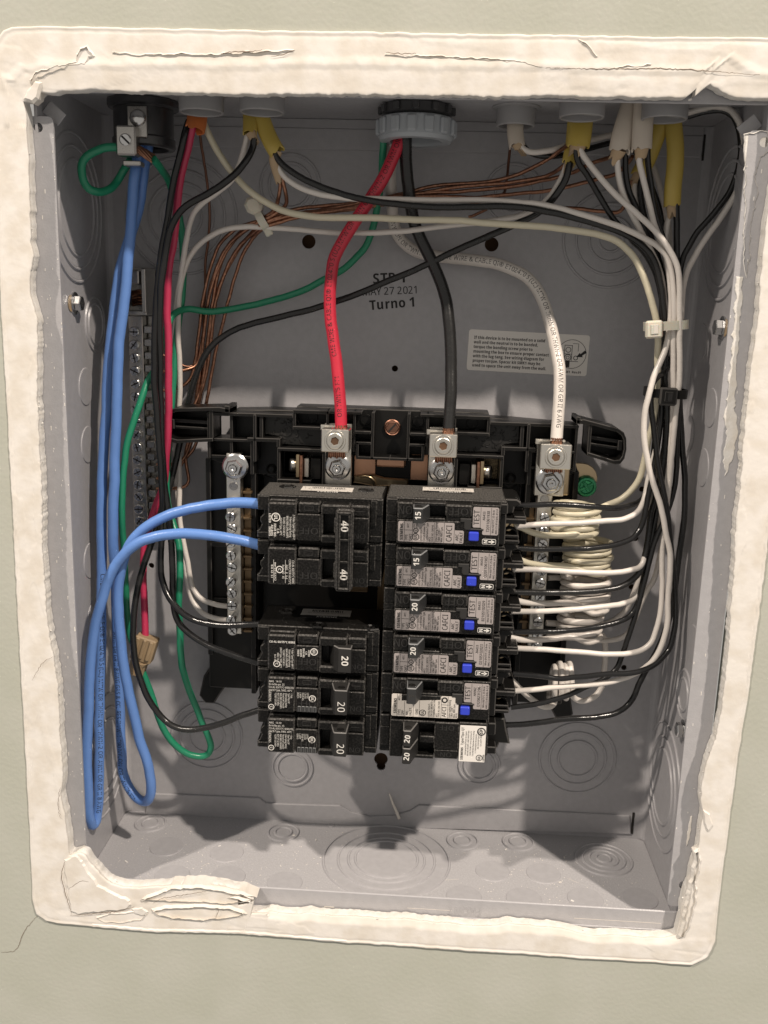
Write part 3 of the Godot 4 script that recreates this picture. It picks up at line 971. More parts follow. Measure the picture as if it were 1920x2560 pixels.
	# knockouts: floor, sides, back
	for f in [Vector3(-125.8, -234.5, 71.6), Vector3(-91.6, -234.5, 69.2), Vector3(-55.6, -234.5, 71.9), Vector3(54.4, -234.5, 75.2), Vector3(90.8, -234.5, 73.9), Vector3(128.1, -234.5, 70.3), Vector3(161.6, -234.5, 67.1), Vector3(-138.1, -234.5, 40.8), Vector3(-97.8, -234.5, 43.6), Vector3(73.3, -234.5, 47.1), Vector3(105.5, -234.5, 46.4)]:
		disc_mark(root, f, Vector3.UP, 11.0)
	for f in [Vector3(-156.7, -234.5, 14.7), Vector3(-65.3, -234.5, 16.8), Vector3(55.1, -234.5, 14.6), Vector3(92.3, -234.5, 12)]:
		rings(root, f, Vector3.UP, [10.5, 6.0])
	for f in [Vector3(-34.1, -234.5, 4.4), Vector3(65.5, -234.5, -5.3)]:
		disc_mark(root, f, Vector3.UP, 2.2)
	rings(root, Vector3(5.5, -234.5, 42), Vector3.UP, [41.0, 25.0, 20.5, 31.5])
	rings(root, Vector3(146.6, -234.5, 27), Vector3.UP, [18.5, 14.0, 9.5, 5.0])
	for f in [Vector3(-178, 63.2, 44.7), Vector3(-178, 29.3, 44.8), Vector3(-178, -40.3, 48.7), Vector3(-178, -77.6, 46.5)]:
		disc_mark(root, f, Vector3.RIGHT, 11.0)
	rings(root, Vector3(-178, 161.9, 49), Vector3.RIGHT, [40.0, 33.0, 26.0])
	rings(root, Vector3(-178, 98.5, 25.7), Vector3.RIGHT, [16.0, 12.0])
	rings(root, Vector3(-178, -174, 36), Vector3.RIGHT, [40.0, 31.0, 24.0])
	rings(root, Vector3(178, 161.9, 46), Vector3.LEFT, [40.0, 33.0, 26.0])
	rings(root, Vector3(178, -176, 34), Vector3.LEFT, [40.0, 31.0, 24.0])
	for f in [Vector3(178, 98.3, 20.8), Vector3(178, 63.9, 52.4), Vector3(178, 44.1, 13.5), Vector3(178, 29.7, 49.1), Vector3(178, -69.8, 64.8)]:
		disc_mark(root, f, Vector3.LEFT, 11.0)
	rings(root, Vector3(178, -104, 58.1), Vector3.LEFT, [15.0, 10.0])
	rings(root, Vector3(-131.8, 162.8, 0), Vector3.BACK, [34.0, 27.0, 20.0, 13.0])
	rings(root, Vector3(-65.9, 182.2, 0), Vector3.BACK, [18.0, 13.0])
	rings(root, Vector3(66.2, 180.4, 0), Vector3.BACK, [17.0, 11.0])
	rings(root, Vector3(124.7, 155.9, 0), Vector3.BACK, [28.0, 20.5, 13.0, 7.5])
	rings(root, Vector3(-120.6, -174.5, 0), Vector3.BACK, [24.5, 19.0, 12.5])
	rings(root, Vector3(-61.9, -194.8, 0), Vector3.BACK, [14.0, 10.5])
	rings(root, Vector3(64.4, -185.8, 0), Vector3.BACK, [14.0, 10.5])
	rings(root, Vector3(129.3, -177.1, 0), Vector3.BACK, [25.5, 19.0, 13.0])
	# raised lettering pressed into the steel
	st = begin_ink()
	print_text(st, "LINE", Vector3(-68.4, 77.9, 0.2), 6.5)
	print_text_on(st, "LINE", Vector3(-67.2, 68.5, 0.2), 6.5, Vector3.LEFT, Vector3.DOWN)
	print_text(st, "S6C0029401", Vector3(62.2, 110, 0.2), 6.0, -1.0)
	print_text(st, "BOX18", Vector3(69.8, 73, 0.2), 5.2, -1.0)
	print_text_on(st, "FRONT", Vector3(54.2, -230.4, 95.1), 4.6, Vector3.LEFT, Vector3.DOWN)
	obj("pressed_lettering", st, mat.box_paint, root)
	st = begin_ink()
	print_text(st, "STP 1", Vector3(-5.1, 130.2, 0.2), 6.0, 4.0, true)
	print_text(st, "MAY 27 2021", Vector3(-4.6, 122.6, 0.2), 4.2, 4.0)
	print_text(st, "Turno 1", Vector3(-3, 115.2, 0.2), 5.6, 6.0, true)
	obj("stamped_lettering", st, mat.ink_black, root)
	# instruction sticker
	st = begin()
	var tl := Vector3(43.7, 100.1, 0)
	var br := Vector3(116.8, 76.7, 0)
	var turn := -0.022
	xf = Transform3D(Basis(Vector3.BACK, turn), (tl + br) / 2.0)
	prism(st, rounded(-36.5, 36.5, -12.3, 12.3, 1.6), 0.05, 0.3, 0.05)
	var stick := obj("sticker", st, mat.sticker, root, "cream instruction sticker with printed text and a round diagram")
	st = begin_ink()
	var lines := ["If this device is to be mounted on a solid", "wall and the neutral is to be bonded,", "torque the bonding screw prior to", "mounting the box to ensure proper contact", "with the lug tang. See wiring diagram for", "proper torque. Spacer kit SMK1 may be", "used to space the unit away from the wall."]
	for i in lines.size():
		print_text(st, lines[i], Vector3(-33.2, 7.6 - 2.78 * i, 0.42), 1.75, 0.0, true, 1, 0.9)
	print_text(st, "740081  Rev.01", Vector3(20.5, -10.2, 0.42), 1.3, 0.0, true, 1)
	ring_line(st, Vector3(26.5, 0.6, 0.42), 8.6, 0.28)
	for q in [[21.8, 26.6, 5.6, 5.9], [21.8, 22.1, 0.4, 5.6], [26.3, 26.6, 0.4, 5.6], [21.8, 26.6, 0.4, 0.7], [21.8, 22.1, -3.6, 0.4], [26.3, 26.6, -3.6, 0.4], [21.8, 30.6, -3.9, -3.6], [19.0, 21.8, 2.6, 2.85], [26.6, 30.0, 6.8, 7.05], [30.0, 30.25, 2.4, 7.0], [23.0, 25.6, -7.4, -3.9]]:
		bx(st, q[0], q[1], q[2], q[3], 0.34, 0.42, 0.01)
	ring_line(st, Vector3(24.2, 3.1, 0.43), 1.5, 0.35)
	ring_line(st, Vector3(24.2, -1.6, 0.43), 1.9, 0.4)
	ring_line(st, Vector3(24.2, -1.6, 0.43), 0.9, 0.3)
	ring_line(st, Vector3(29.0, -1.6, 0.43), 1.2, 0.4)
	prism(st, [Vector2(29.4, -1.0), Vector2(31.2, 1.6), Vector2(31.7, 0.9), Vector2(34.2, 3.2), Vector2(35.4, 1.9), Vector2(32.7, -0.1), Vector2(33.3, -0.9)], 0.34, 0.44, 0.0)
	xf = Transform3D()
	obj("printed_lettering", st, mat.ink_black, stick)
	# fixing screws through the side walls, in punched holes that show wood
	for f in [[Vector3(-178, 110.5, 57.1), Vector3.RIGHT], [Vector3(-178, -124.5, 51.7), Vector3.RIGHT], [Vector3(178, 107.7, 59.2), Vector3.LEFT], [Vector3(178, -123.1, 65.4), Vector3.LEFT]]:
		st = begin()
		lathe(st, f[0] + f[1] * 0.3 + Vector3(0, 0, 5.0), f[1], [Vector2(4.6, 0), Vector2(4.6, 0.12), Vector2(0, 0.12)], 18)
		obj("punched_hole", st, mat.connector_tan, root)
		st = begin()
		lathe(st, f[0], f[1], [Vector2(6.2, 0), Vector2(6.2, 0.9), Vector2(4.4, 1.4)], 20)
		lathe(st, f[0], f[1], [Vector2(4.4, 1.0), Vector2(4.4, 4.2), Vector2(3.9, 4.7), Vector2(2.4, 4.4), Vector2(0, 4.2)], 6)
		obj("hex_screw", st, mat.zinc, root)
	# a run of cream paint hanging inside
	st = begin()
	tube(st, spline([Vector3(4.7, -208.9, 3), Vector3(7.1, -215.7, 3), Vector3(9.8, -221.8, 3), Vector3(11.9, -227.2, 3)]), 0.5, 6, 1.0, 0.0, 0.0, 2.4)
	obj("paint_run", st, mat.plaster, root)
	# scratches on the floor of the box
	for q in [[-60.0, 70.0, 9.0, 0.5], [-20.0, 82.0, 6.0, -0.3], [40.0, 60.0, 12.0, 0.2], [96.0, 74.0, 7.0, 1.0], [-110.0, 60.0, 5.0, 0.9], [120.0, 50.0, 8.0, -0.6], [70.0, 84.0, 10.0, 0.1]]:
		st = begin()
		xf = Transform3D(Basis(Vector3.UP, q[3]), Vector3(q[0], -234.5, q[1]))
		bx(st, 0, q[2], 0.02, 0.07, -0.12, 0.12, 0.02)
		xf = Transform3D()
		obj("scratch", st, mat.label_white, root)
	# scratches along the lip, where bare metal shows
	st = begin()
	for q in [[Vector3(20.6, -230.7, 95).x, Vector3(20.6, -230.7, 95).y, 26.0, 0.10], [Vector3(117.7, -230.8, 95).x, Vector3(117.7, -230.8, 95).y, 50.0, 0.12], [Vector3(-28.5, -233.4, 95).x, Vector3(-28.5, -233.4, 95).y, 6.0, 0.6]]:
		st = begin()
		bx(st, q[0], q[0] + q[2], q[1], q[1] + q[3] + 0.15, 94.85, 94.98, 0.02)
		obj("scratch", st, mat.label_white, root)

func ring_line(st: SurfaceTool, c: Vector3, r: float, w: float) -> void:
	for k in 32:
		var a := TAU * k / 32.0
		var b := TAU * (k + 1) / 32.0
		var ea := Vector3(cos(a), sin(a), 0)
		var eb := Vector3(cos(b), sin(b), 0)
		quad(st, c + ea * (r - w / 2), c + eb * (r - w / 2), c + eb * (r + w / 2), c + ea * (r + w / 2), Vector3.BACK)

# ---------------------------------------------------------------- black bus assembly
func hex_nut(parent: Node3D, at: Vector3, called := "hex_nut", r := 5.1, m: Material = null) -> void:
	var st := begin()
	lathe(st, at, Vector3.BACK, [Vector2(r + 2.6, 0), Vector2(r + 2.6, 0.9), Vector2(r + 1.6, 1.7), Vector2(r - 1.0, 2.1)], 28)
	lathe(st, at, Vector3.BACK, [Vector2(r, 1.5), Vector2(r, 5.4), Vector2(r - 1.0, 6.4), Vector2(r * 0.52, 6.4), Vector2(r * 0.50, 5.6)], 6, false, 0.2)
	lathe(st, at, Vector3.BACK, [Vector2(r * 0.50, 4.0), Vector2(r * 0.50, 8.2), Vector2(r * 0.42, 9.0), Vector2(r * 0.2, 9.0), Vector2(0, 8.4)], 16)
	obj(called, st, m if m else mat.zinc, parent)

func cup(parent: Node3D, called: String, at: Vector3, r: float, depth: float, m: Material, wall := 0.8) -> void:
	var st := begin()
	lathe(st, at, Vector3.BACK, [Vector2(r, 0), Vector2(r, depth), Vector2(r - 0.2, depth + 0.2), Vector2(r - wall, depth + 0.2), Vector2(r - wall, 0.4), Vector2(0, 0.4)], 22)
	obj(called, st, m, parent)

func lug(parent: Node3D, c: Vector3, w: float, h: float, d: float) -> void:
	# an aluminium lug block with a socket screw; c is the middle of its front face
	var st := begin()
	bx(st, c.x - w / 2, c.x + w / 2, c.y - h / 2, c.y + h / 2, c.z - d, c.z, 0.5)
	bx(st, c.x - w / 2 - 1.8, c.x + w / 2 - 2.2, c.y + h / 2 - 2.0, c.y + h / 2 + 1.0, c.z - d - 1.2, c.z - d + 2.0, 0.3)
	lathe(st, c, Vector3.BACK, [Vector2(6.2, 0.0), Vector2(5.9, 0.35), Vector2(5.1, 0.3), Vector2(4.9, -0.2)], 28)
	var l := obj("wire_lug", st, mat.aluminium, parent)
	st = begin()
	lathe(st, c + Vector3(0, 0, 0.1), Vector3.BACK, [Vector2(4.8, 0), Vector2(4.7, 0.5), Vector2(4.3, 0.8), Vector2(2.9, 0.8)], 26)
	lathe(st, c + Vector3(0, 0, 0.1), Vector3.BACK, [Vector2(3.2, 0.8), Vector2(2.5, 0.7), Vector2(2.4, 0.3)], 6, false, 0.3)
	obj("socket_screw", st, mat.aluminium, l)
	st = begin()
	lathe(st, c + Vector3(0, 0, 0.1), Vector3.BACK, [Vector2(2.6, 0.35), Vector2(0, 0.3)], 6, false, 0.3)
	obj("socket", st, mat.cavity_wood, l)

func bar_screw(parent: Node3D, at: Vector3, tall: float, turn: float, m: Material) -> void:
	var st := begin()
	lathe(st, at, Vector3.BACK, [Vector2(2.7, 0), Vector2(2.7, tall - 0.5), Vector2(3.05, tall - 0.4), Vector2(3.05, tall + 0.6), Vector2(2.6, tall + 1.0), Vector2(0, tall + 1.0)], 18)
	xf = Transform3D(Basis(Vector3.BACK, turn), at + Vector3(0, 0, tall + 1.0))
	bx(st, -2.4, -0.5, 0.45, 0.9, -0.1, 0.12, 0.05)
	bx(st, 0.5, 2.4, -0.9, -0.45, -0.1, 0.12, 0.05)
	bx(st, -0.9, 0.9, -1.2, -0.8, -0.1, 0.12, 0.05)
	bx(st, -0.9, 0.9, 0.8, 1.2, -0.1, 0.12, 0.05)
	xf = Transform3D()
	var s := obj("terminal_screw", st, m, parent)
	st = begin()
	xf = Transform3D(Basis(Vector3.BACK, turn), at + Vector3(0, 0, tall + 1.03))
	bx(st, -2.5, 2.5, -0.35, 0.35, 0, 0.05, 0.0)
	bx(st, -0.35, 0.35, -1.5, 1.5, 0, 0.06, 0.0)
	xf = Transform3D()
	obj("slot", st, mat.ink_black, s)

func neutral_bar(parent: Node3D, x: float, y1: float, y0: float, first: float, n: int, tall: float, m: Material) -> void:
	var st := begin()
	bx(st, x - 4.4, x + 4.4, y0, y1, 30, 38.6, 0.4)
	var bar := obj("neutral_bar", st, m, parent)
	for k in n:
		bar_screw(bar, Vector3(x - signf(x) * -0.2, first - 8.0 * k, 38.6), tall * (0.8 + 0.25 * sin(k * 2.3)), k * 1.13 + 0.4, mat.zinc)
	st = begin()
	for k in n + 1:
		bx(st, x - signf(x) * 4.6, x - signf(x) * 10.0, first + 4.4 - 8.0 * k - 0.8, first + 4.4 - 8.0 * k + 0.8, 24, 34, 0.3)
	bx(st, x - signf(x) * 4.6, x - signf(x) * 10.2, first + 5.0 - 8.0 * (n + 0.2), first + 6, 22, 30, 0.3)
	obj("bar_holder", st, mat.bronze_dark, parent)

func build_bus() -> void:
	mat.bronze_dark = paint("bronze_dark", Color(0.20, 0.135, 0.075), 0.35, 0.6)
	var root := thing("bus_bar_assembly", "black moulded plastic bus bar base with metal lugs and neutral bars behind the breakers", "bus assembly", Vector3(0, -130, 0))
	var st := begin()
	# the carrier: deck across the top, rails down both sides, pan between
	prism(st, [Vector2(-95, 50.5), Vector2(-72, 51.5), Vector2(-57, 51.5), Vector2(-57, 54), Vector2(57, 54), Vector2(57, 51), Vector2(72, 50.5), Vector2(108, 48.5), Vector2(108, 30), Vector2(112, 20), Vector2(80, 12), Vector2(-80, 12), Vector2(-110, 20), Vector2(-110, 32), Vector2(-95, 34)], 10, 27, 0.6)
	bx(st, -79, 79, -138, 14, 4, 15, 0.5)
	for s in [-1.0, 1.0]:
		bx(st, s * 81, s * 112.5, -129, 21, 3, 24, 0.5)
		bx(st, s * 81, s * 84, -129, 21, 24, 31, 0.4)
		bx(st, s * 109, s * 112, -105, 21, 24, 29, 0.4)
		bx(st, s * 100, s * 109, -34, -31, 24, 29, 0.3)
		bx(st, s * 84, s * 109, -70, -68, 24, 26, 0.3)
		bx(st, s * 70, s * 81, -135, -110, 3, 20, 0.5)
		# feet at the foot of the rails
		prism(st, [Vector2(s * 100, -120), Vector2(s * 112, -116), Vector2(s * 119, -126), Vector2(s * 122, -140), Vector2(s * 118, -145), Vector2(s * 112, -145), Vector2(s * 108, -138), Vector2(s * 104, -132), Vector2(s * 90, -131), Vector2(s * 90, -120)], 2, 14, 1.0)
	obj("plastic_base", st, mat.black_plastic, root)
	# ribs and walls that stand on the deck
	st = begin()
	for s in [-1.0, 1.0]:
		bx(st, s * 57.2, s * 95, 48.6, 50.6, 27, 41, 0.4)
		bx(st, s * 36, s * 57.2, 51.4, 53.6, 27, 41, 0.4)
		bx(st, s * 55.6, s * 57.3, 41.5, 53.5, 27, 40.5, 0.3)
		bx(st, s * 17, s * 36, 52.0, 53.6, 27, 41, 0.3)
		bx(st, s * 36.5, s * 57, 42.4, 44.2, 27, 43, 0.4)
		bx(st, s * 11.4, s * 21, 41.0, 42.8, 27, 43, 0.4)
		bx(st, s * 9.6, s * 11.2, 26.0, 53.6, 27, 42, 0.3)
		bx(st, s * 36.2, s * 37.6, 24.0, 53.6, 27, 41, 0.3)
		bx(st, s * 20.6, s * 22.0, 30.0, 53.6, 27, 40, 0.3)
		bx(st, s * 11.2, s * 20, 34.6, 36.2, 27, 42, 0.3)
		bx(st, s * 18.4, s * 20, 27.0, 36, 27, 42, 0.3)
		bx(st, s * 0.01, s * 19.8, 26.0, 27.6, 27, 42, 0.3)
		# the housing of the side stab, open to the front
		bx(st, s * 37.6, s * 66, 29.4, 31.2, 20, 43, 0.4)
		bx(st, s * 64.4, s * 66.2, 8, 31, 20, 42, 0.4)
		bx(st, s * 37.8, s * 39.6, 8, 29, 20, 42, 0.4)
		bx(st, s * 46, s * 66, 11.0, 12.6, 20, 43, 0.4)
		bx(st, s * 41, s * 47, 12.4, 24.6, 20, 37, 0.4)
		bx(st, s * 66, s * 84, 34.2, 36.4, 27, 42, 0.4)
		bx(st, s * 64.5, s * 66.5, 31, 36.4, 27, 42, 0.4)
		bx(st, s * 78.6, s * 80.4, 22, 50, 27, 42, 0.4)
		bx(st, s * 80.4, s * 82.4, 14, 36, 24, 40, 0.4)
		bx(st, s * 75, s * 77, 36, 49, 27, 40, 0.4)
		# the grid behind the hook
		bx(st, s * 80, s * 108, 33.4, 35.0, 22, 40, 0.4)
		bx(st, s * 80, s * 108, 22.8, 24.4, 22, 36, 0.4)
		bx(st, s * 93.2, s * 94.8, 22.8, 50, 22, 39, 0.3)
		bx(st, s * 106.4, s * 108, 22.8, 50, 22, 40, 0.3)
		bx(st, s * 94.8, s * 108, 48.4, 50.2, 22, 41, 0.3)
	obj("rib", st, mat.black_plastic, root)
	# textured pads with moulding marks
	for s in [-1.0, 1.0]:
		st = begin()
		prism(st, [Vector2(s * 58, 48.4), Vector2(s * 74.6, 48.4), Vector2(s * 74.6, 38), Vector2(s * 66, 36.6), Vector2(s * 64.4, 32), Vector2(s * 38, 31.6), Vector2(s * 38, 42), Vector2(s * 56, 42)], 26, 34, 0.4)
		var rng := RandomNumberGenerator.new()
		rng.seed = 5 if s < 0 else 8
		for k in 34:
			var p := Vector3(s * rng.randf_range(46, 73), rng.randf_range(33.5, 47), 34.1)
			var a := rng.randf_range(-1.2, 1.2) + (p.y - 40.0) * 0.15
			var l := rng.randf_range(1.2, 3.4)
			tube(st, spline([p, p + Vector3(cos(a), sin(a), 0.2) * l * 0.5, p + Vector3(cos(a + 0.5), sin(a + 0.5), 0) * l]), 0.28, 5)
		lathe(st, Vector3(s * 62, 40, 34), Vector3.BACK, [Vector2(3.2, 0), Vector2(3.2, 0.5), Vector2(2.4, 0.5), Vector2(2.3, 0.1), Vector2(0, 0.1)], 18)
		obj("textured_pad", st, mat.breaker_edge, root)
		cup(root, "moulding_ring", Vector3(s * 47.5, 47.8, 27), 3.4, 0.8, mat.black_plastic)
		cup(root, "moulding_ring", Vector3(s * 15.5, 47.6, 27), 3.4, 0.8, mat.black_plastic)
		# hooks at both ends, hollow and open to the front
		st = begin()
		var h := []
		for q in [[94, 52.8], [100, 53.6], [126, 51.4], [130.5, 49.6], [132.8, 46.4], [133.6, 40], [132.6, 34.6], [130, 31.4], [126, 30.6], [104, 33.2], [104, 35.2], [125, 32.8], [129, 33.6], [130.8, 36], [131.6, 40], [130.9, 45.2], [129, 47.6], [125.4, 49.2], [106, 51.0], [94, 50.6]]:
			h.append(hook_point(s, q[0], q[1]))
		prism(st, h, 22, 43, 0.4)
		prism(st, [hook_point(s, 104, 52), hook_point(s, 131, 49), hook_point(s, 132, 33), hook_point(s, 104, 34)], 20, 25, 0.3)
		for q in [[107, 130, 42.4, 44.4, 38.0], [107, 129, 38.6, 40.2, 37.0], [127.6, 131, 38.6, 44.4, 40.0], [104, 106.4, 34, 52, 42.0], [94, 97, 50.4, 54.6, 43.0]]:
			prism(st, [hook_point(s, q[0], q[2]), hook_point(s, q[1], q[2]), hook_point(s, q[1], q[3]), hook_point(s, q[0], q[3])], 22, q[4], 0.4)
		obj("hook", st, mat.black_plastic, root)
		# stab with its bolt
		st = begin()
		bx(st, s * 51.0, s * 52.6, -8, 27, 20, 43.5, 0.15)
		obj("copper_strip", st, mat.copper, root)
		st = begin()
		bx(st, s * 52.8, s * 55.0, 14, 27.5, 30, 43, 0.3)
		bx(st, s * 55.0, s * 64.2, 13, 27, 24, 27, 0.3)
		obj("clip", st, mat.bronze, root)
		st = begin()
		lathe(st, Vector3(s * 55, 20.6, 37), Vector3(s, 0, 0.35), [Vector2(4.2, 0), Vector2(4.2, 4.0), Vector2(3.6, 4.6), Vector2(0, 4.6)], 18)
		obj("bolt", st, mat.old_steel, root)
		st = begin()
		bx(st, s * 56.5, s * 63.8, 12.6, 28.6, 20, 24, 0.2)
		obj("copper_plate", st, mat.copper_plate, root)
		st = begin()
		bx(st, s * 47.8, s * 50.6, 13.5, 25.0, 24, 39, 0.3)
		obj("spring_clip", st, mat.aluminium, root)
		st = begin()
		lathe(st, Vector3(s * 72, 15.6, 24), Vector3.BACK, [Vector2(6.0, 0), Vector2(6.0, 1.6), Vector2(5.0, 2.4), Vector2(3.2, 2.4), Vector2(3.0, 4.2), Vector2(1.6, 5.2), Vector2(0, 5.2)], 18)
		obj("snap_rivet", st, mat.black_plastic, root)
		# line lugs
		var c := Vector3(s * 30.6, 38.6 if s < 0 else 38.0, 58)
		st = begin()
		bx(st, s * 30.6 - 8.0, s * 30.6 + 8.0, 9.5, 46, 36, 40.5, 0.3)
		obj("lug_plate", st, mat.aluminium, root)
		lug(root, c, 15.8, 13.0, 13.0)
		hex_nut(root, Vector3(s * 30.4, 20.8, 40.5))
	# main neutral lug on the right, stud nut on the left
	st = begin()
	bx(st, 85.0, 102.0, 8.2, 40, 31, 40.5, 0.3)
	obj("lug_plate", st, mat.aluminium, root)
	lug(root, Vector3(93.8, 34.0, 58), 17.4, 14.2, 14.0)
	hex_nut(root, Vector3(93.4, 17.0, 40.5), "hex_nut", 5.6)
	hex_nut(root, Vector3(-91.6, 18.4, 38.8), "hex_nut", 5.3)
	neutral_bar(root, -92.9, 26.0, -86.6, -2.6, 11, 8.4, mat.aluminium)
	neutral_bar(root, 91.6, 9.0, -85.5, -4.4, 11, 6.0, mat.aluminium)
	cup(root, "bar_hole", Vector3(-92.9, 6.4, 38.6), 2.6, 0.1, mat.old_steel)
	cup(root, "bar_hole", Vector3(91.6, 5.6, 38.6), 2.6, 0.1, mat.old_steel)
	# bonding tang with its green screw
	st = begin()
	var tang := [Vector2(104, 8), Vector2(104, 25.5), Vector2(112, 25.5)]
	for k in 9:
		var a := deg_to_rad(90.0 - 20.0 * k)
		tang.append(Vector2(114.5 + 9.5 * cos(a), 16.0 + 9.5 * sin(a)))
	tang.append(Vector2(112, 7.5))
	prism(st, tang, 21.5, 23.4, 0.3)
	bx(st, 101, 105.5, 8, 25.5, 21.4, 36, 0.6)
	obj("bonding_tang", st, mat.bronze, root)
	st = begin()
	lathe(st, Vector3(117.2, 11.8, 23.4), Vector3.BACK, [Vector2(6.6, 0), Vector2(6.7, 1.0), Vector2(6.2, 3.2), Vector2(5.6, 4.2), Vector2(4.4, 4.2), Vector2(3.8, 3.2), Vector2(0, 2.8)], 14)
	xf = Transform3D(Basis(Vector3.BACK, 0.5), Vector3(117.2, 11.8, 27.2))
	bx(st, -5.4, 5.4, -0.8, 0.8, -0.6, 0.2, 0.2)
	bx(st, -0.9, 0.9, -3.2, 3.2, -0.6, 0.3, 0.2)
	xf = Transform3D()
	obj("green_bonding_screw", st, mat.green_screw, root)
	# the bar that joins the line lugs, and the bus down the middle
	st = begin()
	bx(st, -22, -9, 12.5, 26, 25, 27.8, 0.3)
	bx(st, 12, 22.4, 12.5, 28, 25, 27.8, 0.3)
	bx(st, -8.8, 9.0, 20.4, 25.6, 30, 33, 1.0)
	obj("copper_bus", st, mat.copper_plate, root)
	st = begin()
	prism(st, [Vector2(-22, 10), Vector2(-22, 14), Vector2(-10, 15.4), Vector2(-3, 13.6), Vector2(11, 13.2), Vector2(11, 8.4), Vector2(-2, 8.6), Vector2(-8, 8)], 29, 31.6, 0.8)
	tube(st, spline([Vector3(-17.6, 13.6, 32), Vector3(-14, 14.6, 33.4), Vector3(-10, 12.6, 33.4), Vector3(-9, 9, 32.4)]), 1.0, 7)
	obj("bronze_bus", st, mat.bronze, root)
	st = begin()
	bx(st, -6, 6, -132, 10, 14.5, 24, 0.4)
	bx(st, -27, -12, -60, -30, 14.5, 26, 0.4)
	obj("centre_bus", st, mat.bronze_dark, root)
	# slotted screw in the middle of the deck
	st = begin()
	lathe(st, Vector3(0.3, 43.4, 27), Vector3.BACK, [Vector2(5.0, 0), Vector2(5.0, 1.4), Vector2(4.4, 1.8), Vector2(3.9, 1.5), Vector2(0, 1.7)], 20)
	lathe(st, Vector3(0.3, 43.4, 27), Vector3.BACK, [Vector2(4.2, 1.6), Vector2(3.7, 1.9), Vector2(3.4, 1.7)], 6)
	var sl := obj("slotted_screw", st, mat.copper_dark, root)
	st = begin()
	xf = Transform3D(Basis(Vector3.BACK, 0.85), Vector3(0.3, 43.4, 28.72))
	bx(st, -3.6, 3.6, -0.5, 0.5, 0, 0.08, 0)
	xf = Transform3D()
	obj("slot", st, mat.ink_black, sl)

func build_ground_bar() -> void:
	var root := thing("ground_bar", "tarnished metal ground bar with a column of screws behind the blue wires", "ground bar", Vector3(-155, -20, 0))
	var st := begin()
	bx(st, -159.4, -150.6, -30, 104, 14, 22, 0.4)
	obj("bar", st, mat.old_steel, root)
	st = begin()
	for k in 17:
		bx(st, -150.4, -145.6, 96 - 7.7 * k - 2.2, 96 - 7.7 * k + 2.2, 12, 20.5, 0.4)
	bx(st, -150.5, -145.4, -30, 104, 8, 12, 0.3)
	obj("bar_block", st, mat.old_steel, root)
	st = begin()
	bx(st, -162, -143, -34, 132, 0.5, 8.2, 0.4)
	obj("bar_foot", st, mat.old_steel, root)
	for k in 16:
		bar_screw(root, Vector3(-155.4, 94.5 - 7.7 * k, 22), 1.2 + 0.9 * absf(sin(k * 1.7)), k * 0.9, mat.zinc)
	# lay-in lug at its top with stranded copper inside
	st = begin()
	bx(st, -161, -158.6, 106, 131, 12, 32, 0.4)
	bx(st, -147.6, -145.2, 106, 131, 12, 32, 0.4)
	bx(st, -161, -145.2, 104.5, 107, 12, 31, 0.4)
	bx(st, -161, -145.2, 106, 131, 12, 15, 0.4)
	bx(st, -157.4, -149, 122, 130, 26, 32, 0.6)
	obj("lay_in_lug", st, mat.old_steel, root)
	st = begin()
	for k in 7:
		var y := 111.0 + 1.3 * k
		tube(st, spline([Vector3(-157, y - 1.0, 19), Vector3(-151, y + 0.6 * sin(k * 2.0), 21 + sin(k * 1.3)), Vector3(-147, y - 2.0, 21)]), 0.8, 6)
	obj("copper_strands", st, mat.copper, root)

